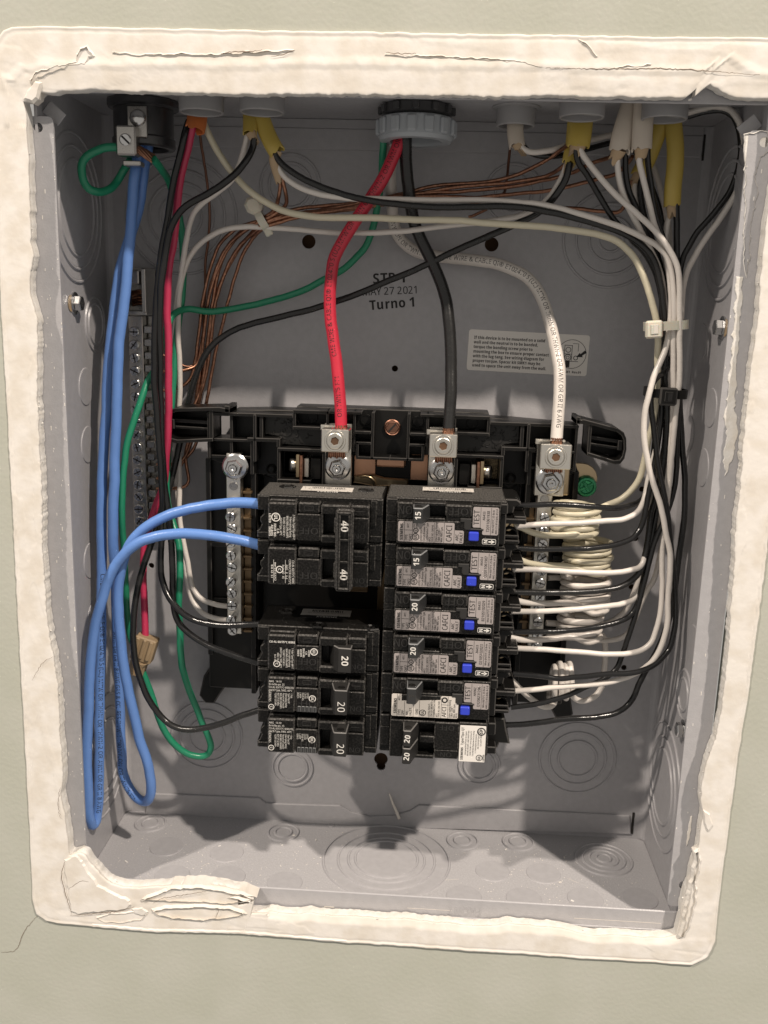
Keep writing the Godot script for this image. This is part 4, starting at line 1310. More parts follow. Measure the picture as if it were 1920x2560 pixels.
# ---------------------------------------------------------------- cable fittings in the top of the box
func build_fittings() -> void:
	# black conduit connector with a steel ground clamp
	var c := Vector3(-140.5, 219.4, 42)
	var root := thing("cable_connector", "large black metal conduit connector at top left with blue wires coming out", "connector", c)
	var st := begin()
	lathe(st, c, Vector3.DOWN, [Vector2(19, 0), Vector2(19.6, 1), Vector2(19.6, 3.6), Vector2(18, 4.6), Vector2(16, 4.6)], 12)
	obj("locknut", st, mat.connector_black, root)
	st = begin()
	lathe(st, c, Vector3.DOWN, [Vector2(16.2, 4), Vector2(16.2, 19), Vector2(17.0, 20), Vector2(17.0, 24), Vector2(16.2, 25), Vector2(13.4, 25), Vector2(12.8, 23), Vector2(12.6, 8), Vector2(0, 8)], 32)
	obj("body", st, mat.connector_black, root)
	var clamp := thing("ground_clamp", "steel ground wire clamp with two screws hanging on the black connector", "clamp", Vector3(-146, 200, 58))
	st = begin()
	var cp := Vector3(-138.4, 205.9, 60)
	bx(st, cp.x - 5.2, cp.x + 5.2, cp.y - 8, cp.y + 7.5, 59.0, 60.6, 0.3)
	obj("strap", st, mat.old_steel, clamp)
	st = begin()
	var bp := Vector3(-143.2, 195.3, 66)
	bx(st, bp.x - 5.4, bp.x + 5.4, bp.y - 7.4, bp.y + 7.6, 57, 66, 0.9)
	bx(st, bp.x - 3.2, bp.x + 6.4, bp.y - 12.0, bp.y - 9.4, 54, 62, 0.5)
	obj("clamp_block", st, mat.old_steel, clamp)
	st = begin()
	lathe(st, Vector3(-137.9, 207.4, 60.6), Vector3.BACK, [Vector2(4.5, 0), Vector2(4.4, 0.8), Vector2(3.4, 2.2), Vector2(1.8, 3.0), Vector2(0, 3.2)], 20, true)
	obj("round_screw", st, mat.zinc, clamp)
	st = begin()
	lathe(st, Vector3(-143.2, 195.6, 66), Vector3.BACK, [Vector2(3.2, 0), Vector2(3.1, 0.8), Vector2(2.6, 1.1), Vector2(0, 1.1)], 18)
	var s2 := obj("slotted_screw", st, mat.zinc, clamp)
	st = begin()
	xf = Transform3D(Basis(Vector3.BACK, -0.75), Vector3(-142.9, 195.4, 67.1))
	bx(st, -2.8, 2.8, -0.5, 0.5, 0, 0.07, 0)
	xf = Transform3D()
	obj("slot", st, mat.ink_black, s2)
	# grey plastic conduit connector in the middle
	c = Vector3(9.0, 219.4, 42)
	root = thing("conduit_connector", "large grey plastic conduit connector in the middle with ridged collar", "connector", c)
	st = begin()
	lathe(st, c, Vector3.DOWN, [Vector2(18.5, 0), Vector2(19.2, 0.8), Vector2(19.2, 5.0), Vector2(18, 6.0), Vector2(15, 6)], 16)
	for k in 12:
		xf = Transform3D(Basis(Vector3.UP, TAU * k / 12.0), c)
		bx(st, 18.4, 21.0, -4.8, -0.8, -1.6, 1.6, 0.4)
	xf = Transform3D()
	obj("locknut", st, mat.locknut_dark, root)
	st = begin()
	lathe(st, c, Vector3.DOWN, [Vector2(17, 6), Vector2(20.0, 6.8), Vector2(20.4, 7.4), Vector2(20.4, 16.5), Vector2(19.2, 18.4), Vector2(14.2, 18.4), Vector2(13.6, 17), Vector2(13.4, 8), Vector2(0, 8)], 36)
	for k in 14:
		xf = Transform3D(Basis(Vector3.UP, TAU * (k + 0.3) / 14.0), c)
		bx(st, 19.6, 22.0, -15.8, -7.6, -2.6, 2.6, 1.1)
	xf = Transform3D()
	obj("collar", st, mat.connector_grey, root)
	# grey push-in bushings: label, where, radius
	for b in [["grey round plastic bushing around the orange cable sheath", Vector3(-102.6, 213, 65.6), 11.6], ["grey round plastic bushing around the two left yellow sheaths", Vector3(-70.2, 213, 68.5), 11.6], ["small grey plastic bushing with a gap, second from the right connector", Vector3(62.2, 211, 43.8), 10.4], ["grey round plastic bushing around the right hand yellow sheaths", Vector3(93.3, 213, 70.7), 11.4], ["grey round plastic bushing farthest right, behind the white sheaths", Vector3(134.8, 213, 70), 11.4]]:
		var at := Vector3(b[1].x, 219.4, b[1].z)
		var r: float = b[2]
		root = thing("cable_bushing", b[0], "bushing", at, "grey bushings in the top of the box")
		st = begin()
		lathe(st, at, Vector3.DOWN, [Vector2(r + 0.4, 0), Vector2(r + 0.2, 1), Vector2(r, 9.4), Vector2(r - 0.4, 9.9), Vector2(r - 1.1, 9.9), Vector2(r - 1.4, 9.4), Vector2(r - 1.4, 0.6), Vector2(0, 0.6)], 32)
		lathe(st, at, Vector3.DOWN, [Vector2(r + 2.6, 0), Vector2(r + 2.4, 0.7), Vector2(r, 1.0)], 32)
		obj("bushing_ring", st, mat.bushing_grey, root)
		st = begin()
		xf = Transform3D(Basis(Vector3.UP, 0.5), at)
		bx(st, -r * 0.6, r * 0.6, -8.8, -1, r * 0.3, r * 0.3 + 0.9, 0.2)
		xf = Transform3D()
		obj("spring_tongue", st, mat.bushing_grey, root)

func hook_point(s: float, x: float, y: float) -> Vector2:
	# the right hook is shorter and droops
	if s < 0.0:
		return Vector2(-x, y + 0.03 * (x - 94.0))
	var k := (x - 94.0) / 39.6
	return Vector2(106.0 + k * 29.6, y + 0.8 - 3.4 * k)

# ---------------------------------------------------------------- breakers
func circle_mark(st: SurfaceTool, c: Vector3, r: float, w: float, s: String, turn: float) -> void:
	ring_line(st, c, r, w)
	print_text(st, s, c, r * 0.85, turn, true)

func left_body(root: Node3D, yc: float, m: Material) -> void:
	var st := begin()
	var o := []
	for q in [[-0.9, 12.2], [-70.0, 12.2], [-70.2, 8.2], [-67.2, 7.0], [-66.3, 3.4], [-66.6, 1.2], [-68.4, -0.6], [-68.5, -2.6], [-67.6, -4.4], [-68.9, -7.4], [-70.3, -8.4], [-70.3, -12.2], [-0.9, -12.2]]:
		o.append(Vector2(q[0], yc + q[1]))
	prism(st, o, 47, 83.6, 0.5)
	obj("body", st, m, root)
	st = begin()
	bx(st, -62.8, -47.2, yc - 11.2, yc + 9.9, 82, 92.0, 0.9)
	bx(st, -62.4, -47.6, yc + 9.0, yc + 11.0, 82, 88.5, 0.8)
	obj("label_panel", st, m, root)
	st = begin()
	bx(st, -46.9, -34.3, yc - 10.8, yc + 4.0, 82, 91.4, 0.5)
	bx(st, -46.4, -34.6, yc + 4.3, yc + 10.2, 82, 90.8, 0.9)
	obj("off_panel", st, m, root)
	st = begin()
	bx(st, -34.0, -18.1, yc + 4.6, yc + 9.8, 82, 92.4, 0.9)
	bx(st, -34.0, -18.1, yc - 11.4, yc - 7.2, 82, 92.4, 0.9)
	bx(st, -34.0, -32.8, yc - 8, yc + 5, 82, 91.8, 0.4)
	bx(st, -19.0, -18.1, yc - 8, yc + 5, 82, 91.8, 0.4)
	obj("handle_housing", st, m, root)
	st = begin()
	bx(st, -17.9, -7.8, yc - 10.8, yc + 3.0, 82, 91.4, 0.5)
	bx(st, -17.9, -7.8, yc + 3.3, yc + 9.6, 82, 90.8, 0.9)
	obj("on_panel", st, m, root)
	for q in [[-7.5, -4.4, -3.0, 11.4, 85.0], [-4.3, -1.0, 3.0, 11.8, 84.6], [-7.5, -1.0, -12.0, -8.4, 84.8], [-69.6, -63.2, 4.0, 11.8, 85.2], [-69.8, -63.2, -11.8, -8.6, 84.6]]:
		st = begin()
		bx(st, q[0], q[1], yc + q[2], yc + q[3], 82, q[4], 0.4)
		obj("end_step", st, m, root)
	st = begin_ink()
	print_text(st, "OFF", Vector3(-40.4, yc - 5.2, 91.55), 3.4, 180.0, false, 0, 1.3)
	print_text(st, "ON", Vector3(-12.8, yc - 7.0, 91.55), 2.8, 180.0, false, 0, 1.2)
	for q in [[-43.2, -38.0, 8.2, 8.5], [-43.2, -38.0, 5.8, 6.1], [-43.2, -42.9, 5.8, 8.5], [-38.3, -38.0, 5.8, 8.5], [-15.4, -10.4, 6.2, 6.5]]:
		bx(st, q[0], q[1], yc + q[2], yc + q[3], 90.7, 90.95, 0.05)
	obj("raised_lettering", st, mat.raised_letter, root)
	# terminal: wire clamp and its screw in the outer end
	st = begin()
	bx(st, -69.0, -60.0, yc - 7.6, yc - 1.4, 60, 74, 0.8)
	lathe(st, Vector3(-64.6, yc - 2.0, 76), Vector3.BACK, [Vector2(3.0, 0), Vector2(3.0, 3), Vector2(2.4, 3.6), Vector2(0, 3.4)], 16)
	obj("terminal", st, mat.old_steel, root)

func left_handle(root: Node3D, called: String, yc: float, outline: Array, y0: float, y1: float, m: Material) -> MeshInstance3D:
	# outline in (distance left of the bus, height); the frame turns it to run up the breaker
	var st := begin()
	xf = Transform3D(Basis(Vector3.LEFT, Vector3.BACK, Vector3.UP), Vector3.ZERO)
	prism(st, outline, yc + y0, yc + y1, 0.5)
	xf = Transform3D()
	return obj(called, st, m, root)

func top_label(root: Node3D, x0: float, x1: float, y: float, z0: float, z1: float, brand: String, m_ground: Material) -> void:
	# bar code sticker on the upper side of a breaker; its print runs towards the back
	var st := begin()
	bx(st, x0, x1, y, y + 0.15, z0, z1, 0.02)
	var s := obj("barcode_sticker", st, mat.label_white, root)
	st = begin_ink()
	var rng := RandomNumberGenerator.new()
	rng.seed = int(y * 100.0) + 4000
	var x := x0 + 6.0
	while x < x1 - 5.0:
		var w := rng.randf_range(0.22, 0.75)
		bx(st, x, x + w, y + 0.1, y + 0.2, z0 + 1.5, z0 + 4.6, 0.0)
		x += w + rng.randf_range(0.25, 0.7)
	for k in 2:
		print_text_on(st, "C32615A 25190 1 POLE 120/240V 40C TYPE", Vector3((x0 + x1) / 2.0, y + 0.2, z0 + 5.7 + 1.3 * k), 0.8, Vector3.LEFT, Vector3.BACK)
	obj("bar_code", st, mat.ink_black, s)
	st = begin()
	bx(st, x0 + 0.6, x1 - 1.0, y, y + 0.12, z1 + 0.02, z1 + 4.4, 0.02)
	var d := obj("brand_sticker", st, m_ground, root)
	st = begin_ink()
	print_text_on(st, brand, Vector3((x0 + x1) / 2.0 + 1.0, y + 0.18, z1 + 2.1), 2.1, Vector3.LEFT, Vector3.BACK, true)
	obj("brand_lettering", st, mat.ink_white, d)

func dimples(root: Node3D, spots: Array, y: float) -> void:
	for q in spots:
		var st := begin()
		lathe(st, Vector3(q[0], y - 0.05, q[1]), Vector3.UP, [Vector2(5.2, 0), Vector2(4.6, 0.9), Vector2(3.6, 1.0), Vector2(3.0, 0.3), Vector2(1.4, 0.2), Vector2(1.2, 0.9), Vector2(0, 1.0)], 6, false, q[2])
		obj("case_rivet", st, mat.breaker_black, root)

func build_breakers() -> void:
	var black: Material = mat.breaker_black
	# ---- left column, top: two-pole 40
	var y0 := -0.8
	var y1 := -25.9
	var root := thing("circuit_breaker", "black two pole 40 amp breaker at top of left column, fed by two blue wires", "breaker", Vector3(-36, -14, 47), "circuit breakers")
	left_body(root, y0, black)
	left_body(root, y1, black)
	var st := begin()
	bx(st, -25.2, -15.5, y1 - 11.0, y0 + 9.4, 93, 100.6, 1.6)
	bx(st, -24.2, -22.2, y1 - 10.0, y0 + 8.4, 99, 103, 0.7)
	bx(st, -18.0, -16.2, y1 - 10.0, y0 + 8.4, 99, 103, 0.7)
	bx(st, -24.2, -16.2, y0 + 6.6, y0 + 8.4, 99, 103, 0.7)
	bx(st, -24.2, -16.2, y1 - 10.2, y1 - 8.2, 99, 103, 0.7)
	bx(st, -22.4, -18.0, y0 - 7.6, y0 - 6.4, 99, 102.6, 0.3)
	bx(st, -22.4, -18.0, y1 + 5.4, y1 + 6.6, 99, 102.6, 0.3)
	for yy in [y0, y1]:
		bx(st, -26.5, -16.5, yy - 5.5, yy + 3.5, 82, 95, 0.8)
	var h := obj("handle_tie", st, mat.breaker_black, root)
	st = begin_ink()
	for yy in [y0 + 0.4, y1 - 1.2]:
		print_text(st, "40", Vector3(-20.2, yy, 100.9), 4.0, -90.0, true)
	obj("printed_number", st, mat.ink_white, h)
	st = begin_ink()
	var a := ["2 Poles Type/Tipo MP-T", "Interrupting Rating", "MAX.RMS.SYM.AMPS", "10,000 120/240 V~", "HACR Type, 40°C"]
	for i in a.size():
		print_text(st, a[i], Vector3(-48.6 - 1.75 * i, y0 - 3.4, 92.15), 1.1, -90.0, false, 0, 0.86)
	for q in [["C.B.", -57.2, -6.0], ["ISSUE NO.", -58.8, -5.6], ["AD-8415", -60.4, -5.6], ["LISTED", -61.6, 1.2], ["E82615", -61.6, -6.2]]:
		print_text(st, q[0], Vector3(q[1], y0 + q[2], 92.15), 1.15, -90.0, true)
	circle_mark(st, Vector3(-58.4, y0 + 1.8, 92.15), 2.2, 0.5, "UL", -90.0)
	a = ["CU-AL 60/75°C WIRE", "CONDUCTOR 60/75°C", "AWG   8   6-4", "lb-in  40   45"]
	for i in a.size():
		print_text(st, a[i], Vector3(-48.8 - 1.8 * i, y1 - 3.6, 92.15), 1.15, -90.0, false, 0, 0.9)
	circle_mark(st, Vector3(-56.2, y1 - 2.4, 92.15), 1.8, 0.5, "C", -90.0)
	for q in [["mm² 8.4 13.3-21.2", -58.6], ["N·m  4.5   5.1", -60.4]]:
		print_text(st, q[0], Vector3(q[1], y1 - 3.6, 92.15), 1.05, -90.0, true, 0, 0.85)
	bx(st, -53.1, -52.95, y1 - 10, y1 + 3, 92.0, 92.12, 0)
	bx(st, -59.6, -59.45, y1 - 10, y1 + 3, 92.0, 92.12, 0)
	obj("printed_lettering", st, mat.ink_white, root)
	top_label(root, -48.6, -19.4, y0 + 12.2, 56.0, 68.0, "MURRAY", mat.ink_black)
	dimples(root, [[-57, 60, 0.2], [-12, 62, 0.6]], y0 + 12.2)
	dust_film(root, -69.4, -1.6, y0 + 12.2)
	dust(root, [[-69, -2, 48.5, 82.5, y0 + 12.25, 150], [-69, -2, 83.7, 84.0, y0 + 11.5, 20]], 3)

	# ---- left column: one-pole, other maker, number white on the toggle
	var y3 := -76.0
	root = thing("circuit_breaker", "black single pole 20 amp breaker just below the empty slot, barcode label on top", "breaker", Vector3(-36, -76, 47), "circuit breakers")
	left_body(root, y3, black)
	h = left_handle(root, "toggle", y3, [Vector2(30, 82), Vector2(25.5, 93), Vector2(22.6, 96.5), Vector2(15.6, 97.0), Vector2(15.0, 82)], -8.6, 5.6, mat.breaker_edge)
	st = begin_ink()
	print_text(st, "20", Vector3(-19.0, y3 - 1.6, 97.15), 3.8, -90.0, true)
	obj("printed_number", st, mat.ink_white, h)
	st = begin_ink()
	print_text(st, "CU-AL 60/75°C WIRE", Vector3(-54.6, y3 + 5.8, 92.15), 1.2, 0.0, true, 0, 0.9)
	a = ["1 Pole Type/Tipo MP-T", "Interrupting Rating", "MAX.RMS.SYM.AMPS", "10,000 120/240 V~", "HACR Type, SWD, 40°C", "AWG 14-10", "lb-in 35"]
	for i in a.size():
		print_text(st, a[i], Vector3(-48.8 - 1.62 * i, y3 - 3.6, 92.15), 1.0, -90.0, false, 0, 0.86)
	circle_mark(st, Vector3(-57.6, y3 - 7.2, 92.15), 1.7, 0.45, "C", -90.0)
	circle_mark(st, Vector3(-36.8, y3 + 0.6, 91.55), 1.9, 0.5, "UL", -90.0)
	a = ["LISTED", "C.B.", "ISSUE NO.", "AD-8415", "E82615"]
	for i in a.size():
		print_text(st, a[i], Vector3(-39.6 - 1.5 * i, y3 - 0.4, 91.55), 1.0, -90.0, true, 0, 0.85)
	obj("printed_lettering", st, mat.ink_white, root)
	top_label(root, -48.5, -19.5, y3 + 12.2, 52.0, 63.0, "MURRAY", mat.ink_black)
	dimples(root, [[-57, 58, 0.2], [-36, 80, 0.0], [-5, 80, 0.3]], y3 + 12.2)
	dust(root, [[-69, -2, 48.5, 82.5, y3 + 12.25, 30]], 5)

	# ---- left column: two alike one-pole breakers with standing toggles
	for k in 2:
		var yc := -101.2 - 25.1 * k
		root = thing("circuit_breaker", ["black single pole 20 amp breaker with jutting toggle, second from bottom of left column", "black single pole 20 amp breaker with jutting toggle, bottom of left column"][k], "breaker", Vector3(-36, yc, 47), "circuit breakers")
		left_body(root, yc, black)
		h = left_handle(root, "toggle", yc, [Vector2(28.5, 82), Vector2(27, 90), Vector2(24.3, 101.8), Vector2(23.4, 103), Vector2(16.8, 103), Vector2(16.2, 82)], -5.8, 8.6, mat.breaker_edge)
		st = begin_ink()
		print_text(st, "20", Vector3(-20.1, yc - 1.0, 103.15), 3.9, -90.0)
		obj("printed_number", st, mat.ink_white, h)
		cup_y(h, Vector3(-20.4, yc + 8.6, 99), 1.5)
		st = begin_ink()
		a = ["AWG   14-10", "lb-in/lbs-po  25", "CU-AL 60/75°C WIRE/FIL", "HACR Type, SWD, 40°C"]
		for i in a.size():
			print_text(st, a[i], Vector3(-62.0, yc + 7.4 - 1.75 * i, 92.15), 1.1, 0.0, false, 1, 0.85)
		print_text(st, "SIEMENS", Vector3(-61.4, yc - 1.4, 92.15), 1.25, -90.0)
		a = ["1 Pole", "Type/Tipo QP", "Interrupting Rating", "Pouvoir de Coupure", "MAX.RMS.SYM.AMPS", "NOT STY.UF.MAX.", "10,000 120/240V~"]
		for i in a.size():
			print_text(st, a[i], Vector3(-49.2 - 1.5 * i, yc + 0.6, 92.15), 1.0, -90.0, false, 1, 0.72)
		circle_mark(st, Vector3(-60.6, yc - 8.0, 92.15), 1.5, 0.4, "C", -90.0)
		circle_mark(st, Vector3(-37.4, yc - 2.2, 91.55), 1.8, 0.45, "UL", -90.0)
		a = ["LISTED", "C.B./DE", "ISSUE NO.", "L-4639", "E82615"]
		for i in a.size():
			print_text(st, a[i], Vector3(-40.0 - 1.4 * i, yc + 1.2, 91.55), 0.95, -90.0, false, 1, 0.8)
		obj("printed_lettering", st, mat.ink_white, root)
		st = begin()
		for q in 5:
			bx(st, -45.6 + 2.2 * q, -43.9 + 2.2 * q, yc - 10.4, yc - 7.0, 91.3, 91.9, 0.3)
		obj("grip_rib", st, mat.handle_grey, root)

	# ---- right column: four arc fault breakers, one older one, one tandem
	var serials := [["A6433", "T2011061938"], ["A6433", "Q2011061907"], ["B6433", "B2105102029"], ["B6433", "D2105102023"]]
	var amps := ["15", "15", "20", "20"]
	var labels := ["black arc fault breaker with toggle marked 15 at the top of the right column", "black arc fault breaker with toggle marked 15, second from top of right column", "black arc fault breaker with toggle marked 20, third from top of right column", "black arc fault breaker with toggle marked 20, fourth from top of right column"]
	for k in 4:
		var yc := 0.6 - 25.1 * k
		root = thing("arc_fault_breaker", labels[k], "breaker", Vector3(36, yc, 47), "circuit breakers")
		right_case(root, yc)
		right_toggle(root, yc, 2.4, 10.6, amps[k], mat.handle_grey)
		arc_label(root, yc, serials[k][0], serials[k][1])
		if k == 0:
			top_label(root, 20.0, 49.0, yc + 12.2, 52.0, 62.0, "SIEMENS", black)
			dust_film(root, 1.6, 65.6, yc + 12.2)
			dust(root, [[2, 66, 48.5, 82.5, yc + 12.25, 170]], 9)
	var y4 := 0.6 - 25.1 * 4
	root = thing("arc_fault_breaker", "black arc fault breaker with paler label and worn toggle, second from bottom of right column", "breaker", Vector3(36, y4, 47), "circuit breakers")
	right_case(root, y4)
	right_toggle(root, y4, 0.8, 10.0, "1", mat.handle_grey)
	old_arc_label(root, y4)
	var y5 := 0.6 - 25.1 * 5
	tandem(y5)

func cup_y(parent: Node3D, at: Vector3, r: float) -> void:
	var st := begin()
	lathe(st, at, Vector3.UP, [Vector2(r + 0.6, 0), Vector2(r + 0.5, 0.25), Vector2(r, 0.3), Vector2(r - 0.3, 0.1), Vector2(0, 0.08)], 16)
	obj("toggle_hole", st, mat.black_plastic, parent)

func dust_film(parent: Node3D, x0: float, x1: float, y: float) -> void:
	var st := begin()
	prism_up(st, [Vector2(x0, 48), Vector2(x1, 48.4), Vector2(x1 - 0.6, 70), Vector2(x1, 82.4), Vector2(lerpf(x0, x1, 0.6), 82.8), Vector2(lerpf(x0, x1, 0.3), 82.0), Vector2(x0, 82.6)], y)
	obj("dust_film", st, mat.dust_film, parent)

func prism_up(st: SurfaceTool, pts: Array, y: float) -> void:
	var ids := Geometry2D.triangulate_polygon(PackedVector2Array(pts))
	for i in range(0, ids.size(), 3):
		var p := []
		for j in 3:
			var q: Vector2 = pts[ids[i + j]]
			p.append(Vector3(q.x, y + 0.06, q.y))
		tri(st, p[0], p[1], p[2], Vector3.UP)

func dust(parent: Node3D, areas: Array, seed_: int) -> void:
	var rng := RandomNumberGenerator.new()
	rng.seed = seed_
	var st := begin()
	for q in areas:
		for k in q[5]:
			var p := Vector3(rng.randf_range(q[0], q[1]), q[4], rng.randf_range(q[2], q[3]))
			var r := rng.randf_range(0.10, 0.34)
			bx(st, p.x - r, p.x + r, p.y - 0.05, p.y + r * 0.7, p.z - r * 0.8, p.z + r * 0.8, r * 0.5)
	var o := obj("plaster_dust", st, mat.breaker_dusty if seed_ != 77 else mat.plaster_white, parent)
	o.set_meta("kind", "stuff")

func right_case(root: Node3D, yc: float) -> void:
	var black: Material = mat.breaker_black
	var st := begin()
	bx(st, 0.9, 66.0, yc - 12.2, yc + 12.2, 47, 83.6, 0.6)
	bx(st, 1.0, 7.0, yc + 3.2, yc + 11.9, 82, 86.6, 0.5)
	bx(st, 1.0, 7.0, yc - 0.4, yc + 3.0, 82, 86.0, 0.4)
	bx(st, 1.0, 7.0, yc - 11.9, yc - 0.6, 82, 85.6, 0.4)
	obj("body", st, black, root)
	st = begin()
	bx(st, 7.2, 62.2, yc - 11.4, yc + 1.8, 82, 91.6, 0.5)
	bx(st, 7.2, 15.6, yc + 2.0, yc + 11.2, 82, 91.2, 0.8)
	bx(st, 32.8, 47.2, yc + 4.4, yc + 11.0, 82, 92.2, 0.9)
	bx(st, 33.6, 46.4, yc + 1.9, yc + 4.2, 82, 91.0, 0.3)
	bx(st, 47.0, 62.2, yc + 1.9, yc + 11.4, 82, 91.4, 0.4)
	bx(st, 15.6, 33.0, yc + 10.0, yc + 11.6, 82, 91.6, 0.5)
	bx(st, 22.0, 33.0, yc + 2.0, yc + 3.2, 82, 91.8, 0.4)
	obj("face", st, black, root)
	st = begin_ink()
	var step := [Vector2(41.0, yc + 3.8), Vector2(47.0, yc + 3.8), Vector2(47.0, yc - 1.6), Vector2(53.6, yc - 1.6), Vector2(53.6, yc - 2.6), Vector2(44.0, yc - 2.6), Vector2(43.0, yc - 1.4), Vector2(43.0, yc + 1.6), Vector2(41.0, yc + 1.6)]
	prism(st, step, 91, 92.3, 0.4)
	print_text(st, "ON", Vector3(11.4, yc + 7.2, 91.45), 4.4, 180.0, false, 0, 0.9)
	print_text(st, "OFF", Vector3(40.0, yc + 7.6, 92.4), 3.6, 180.0, false, 0, 1.25)
	obj("raised_lettering", st, mat.raised_letter, root)
	# the terminal end: hood, shelf, barrels and screw
	st = begin()
	var hood := [Vector2(66, yc + 12), Vector2(72, yc + 12), Vector2(74.2, yc + 10.6), Vector2(74.4, yc + 9), Vector2(71, yc + 7.6), Vector2(70.4, yc + 4.0), Vector2(66, yc + 3.4)]
	prism(st, hood, 47, 76, 0.8)
	bx(st, 62.4, 66.4, yc + 6, yc + 11.6, 76, 88, 0.6)
	bx(st, 62.4, 66.0, yc - 11.6, yc + 5, 76, 85, 0.6)
	bx(st, 64.6, 77.2, yc - 0.6, yc + 2.4, 50, 82, 0.6)
	bx(st, 70.6, 77.2, yc + 1.6, yc + 3.4, 50, 80, 0.5)
	lathe(st, Vector3(69.5, yc - 9.0, 48), Vector3.BACK, [Vector2(4.8, 0), Vector2(4.8, 24), Vector2(4.2, 25), Vector2(3.4, 25), Vector2(3.2, 20), Vector2(0, 20)], 18)
	bx(st, 64.6, 74.0, yc - 9.6, yc - 7.8, 50, 78, 0.5)
	bx(st, 64.6, 74.4, yc - 12.4, yc - 10.4, 48, 79, 0.6)
	bx(st, 64.6, 66.0, yc - 8.6, yc - 0.6, 50, 80, 0.3)
	obj("terminal_end", st, mat.black_plastic, root)
	st = begin()
	lathe(st, Vector3(67.6, yc - 4.4, 66), Vector3(0.15, 0, 1), [Vector2(3.2, 0), Vector2(3.2, 5), Vector2(2.6, 5.6), Vector2(0, 5.4)], 18)
	var s := obj("terminal_screw", st, mat.bronze, root)
	st = begin()
	xf = Transform3D(Basis(Vector3.BACK, 0.9), Vector3(68.4, yc - 4.4, 71.5))
	bx(st, -2.6, 2.6, -0.4, 0.4, 0, 0.1, 0)
	xf = Transform3D()
	obj("slot", st, mat.ink_black, s)

func right_toggle(root: Node3D, yc: float, y0: float, y1: float, amps: String, m: Material) -> void:
	var st := begin()
	xf = Transform3D(Basis(Vector3.LEFT, Vector3.BACK, Vector3.UP), Vector3.ZERO)
	prism(st, [Vector2(-15.5, 82), Vector2(-15.8, 101.2), Vector2(-16.4, 102), Vector2(-20.8, 102), Vector2(-21.4, 100.4), Vector2(-24.6, 90), Vector2(-25.0, 82)], yc + y0, yc + y1, 0.5)
	xf = Transform3D()
	var h := obj("toggle", st, m, root)
	cup_y(h, Vector3(-0.0 + 18.6, yc + y1, 97.5), 1.4)
	st = begin_ink()
	print_text(st, amps, Vector3(18.5, yc + (y0 + y1) / 2.0, 102.12), 3.0, 90.0, true)
	obj("printed_number", st, mat.ink_white if amps != "1" else mat.breaker_dusty, h)

func arc_label(root: Node3D, yc: float, batch: String, serial: String) -> void:
	var st := begin()
	prism(st, rounded(7.9, 38.1, yc - 10.3, yc + 0.9, 0.8), 91.5, 91.8, 0.03)
	prism(st, rounded(37.6, 43.2, yc - 10.3, yc - 3.1, 0.8), 91.5, 91.79, 0.03)
	var g := obj("rating_sticker", st, mat.label_grey, root)
	st = begin_ink()
	print_text(st, "SIEMENS", Vector3(9.8, yc - 4.8, 91.92), 1.55, 90.0, true, 0, 1.0)
	for q in [["TYPE", 12.4, -9.7, 1.35], ["QAF2", 14.6, -9.7, 1.35], ["40°C", 13.2, -2.6, 1.0], ["HACR", 16.4, -2.4, 1.0], ["SWD", 17.9, -2.4, 1.0], ["LISTED E82615", 20.4, -9.8, 0.95], ["Circuit Breaker &", 22.0, -9.8, 1.05], ["Combination Type", 23.6, -9.8, 1.05], ["AFCI", 25.1, -9.8, 1.05], ["ISSUE NO. 009705", 26.5, -9.8, 0.95], ["Interrupting Rating", 28.5, -9.8, 1.05], ["10kA 120V ~", 30.0, -9.8, 1.15], ["Max. RMS Sym.", 31.4, -9.8, 1.05]]:
		print_text(st, q[0], Vector3(q[1], yc + q[2], 91.92), q[3], 90.0, false, 1, 0.86)
	print_text(st, "CAFCI", Vector3(35.4, yc - 4.8, 91.92), 2.9, 90.0, false, 0, 0.86)
	print_text(st, "ARC", Vector3(39.7, yc - 6.8, 91.92), 1.5, 90.0)
	print_text(st, "FAULT", Vector3(41.9, yc - 6.8, 91.92), 1.5, 90.0)
	circle_mark(st, Vector3(17.4, yc - 7.4, 91.92), 1.75, 0.35, "UL", 90.0)
	circle_mark(st, Vector3(17.4, yc - 3.9, 91.92), 1.25, 0.4, "C", 90.0)
	for q in [[11.2, 11.35, -10.2, 0.8], [11.2, 15.6, -3.9, -3.75], [15.5, 15.65, -10.2, 0.8], [27.4, 27.55, -10.2, 0.8], [32.6, 32.75, -10.2, 0.8], [38.0, 38.15, -10.2, -3.1]]:
		bx(st, q[0], q[1], yc + q[2], yc + q[3], 91.78, 91.9, 0)
	obj("printed_lettering", st, mat.ink_black, g)
	test_label(root, yc, batch, serial)
	# neutral mark: N and arrow in a white outlined box
	st = begin()
	prism(st, rounded(53.2, 60.6, yc - 10.1, yc - 7.1, 0.8), 91.5, 91.72, 0.02)
	obj("neutral_mark", st, mat.ink_white, root)
	st = begin()
	prism(st, rounded(53.45, 60.35, yc - 9.85, yc - 7.35, 0.6), 91.6, 91.8, 0.02)
	obj("neutral_mark_ground", st, mat.ink_black, root)
	st = begin_ink()
	print_text(st, "N", Vector3(55.1, yc - 8.6, 91.9), 2.0, 90.0, true)
	bx(st, 56.6, 58.4, yc - 8.95, yc - 8.25, 91.8, 91.88, 0)
	prism(st, [Vector2(58.0, yc - 9.7), Vector2(60.0, yc - 8.6), Vector2(58.0, yc - 7.5)], 91.8, 91.88, 0.0)
	obj("neutral_lettering", st, mat.ink_white, root)

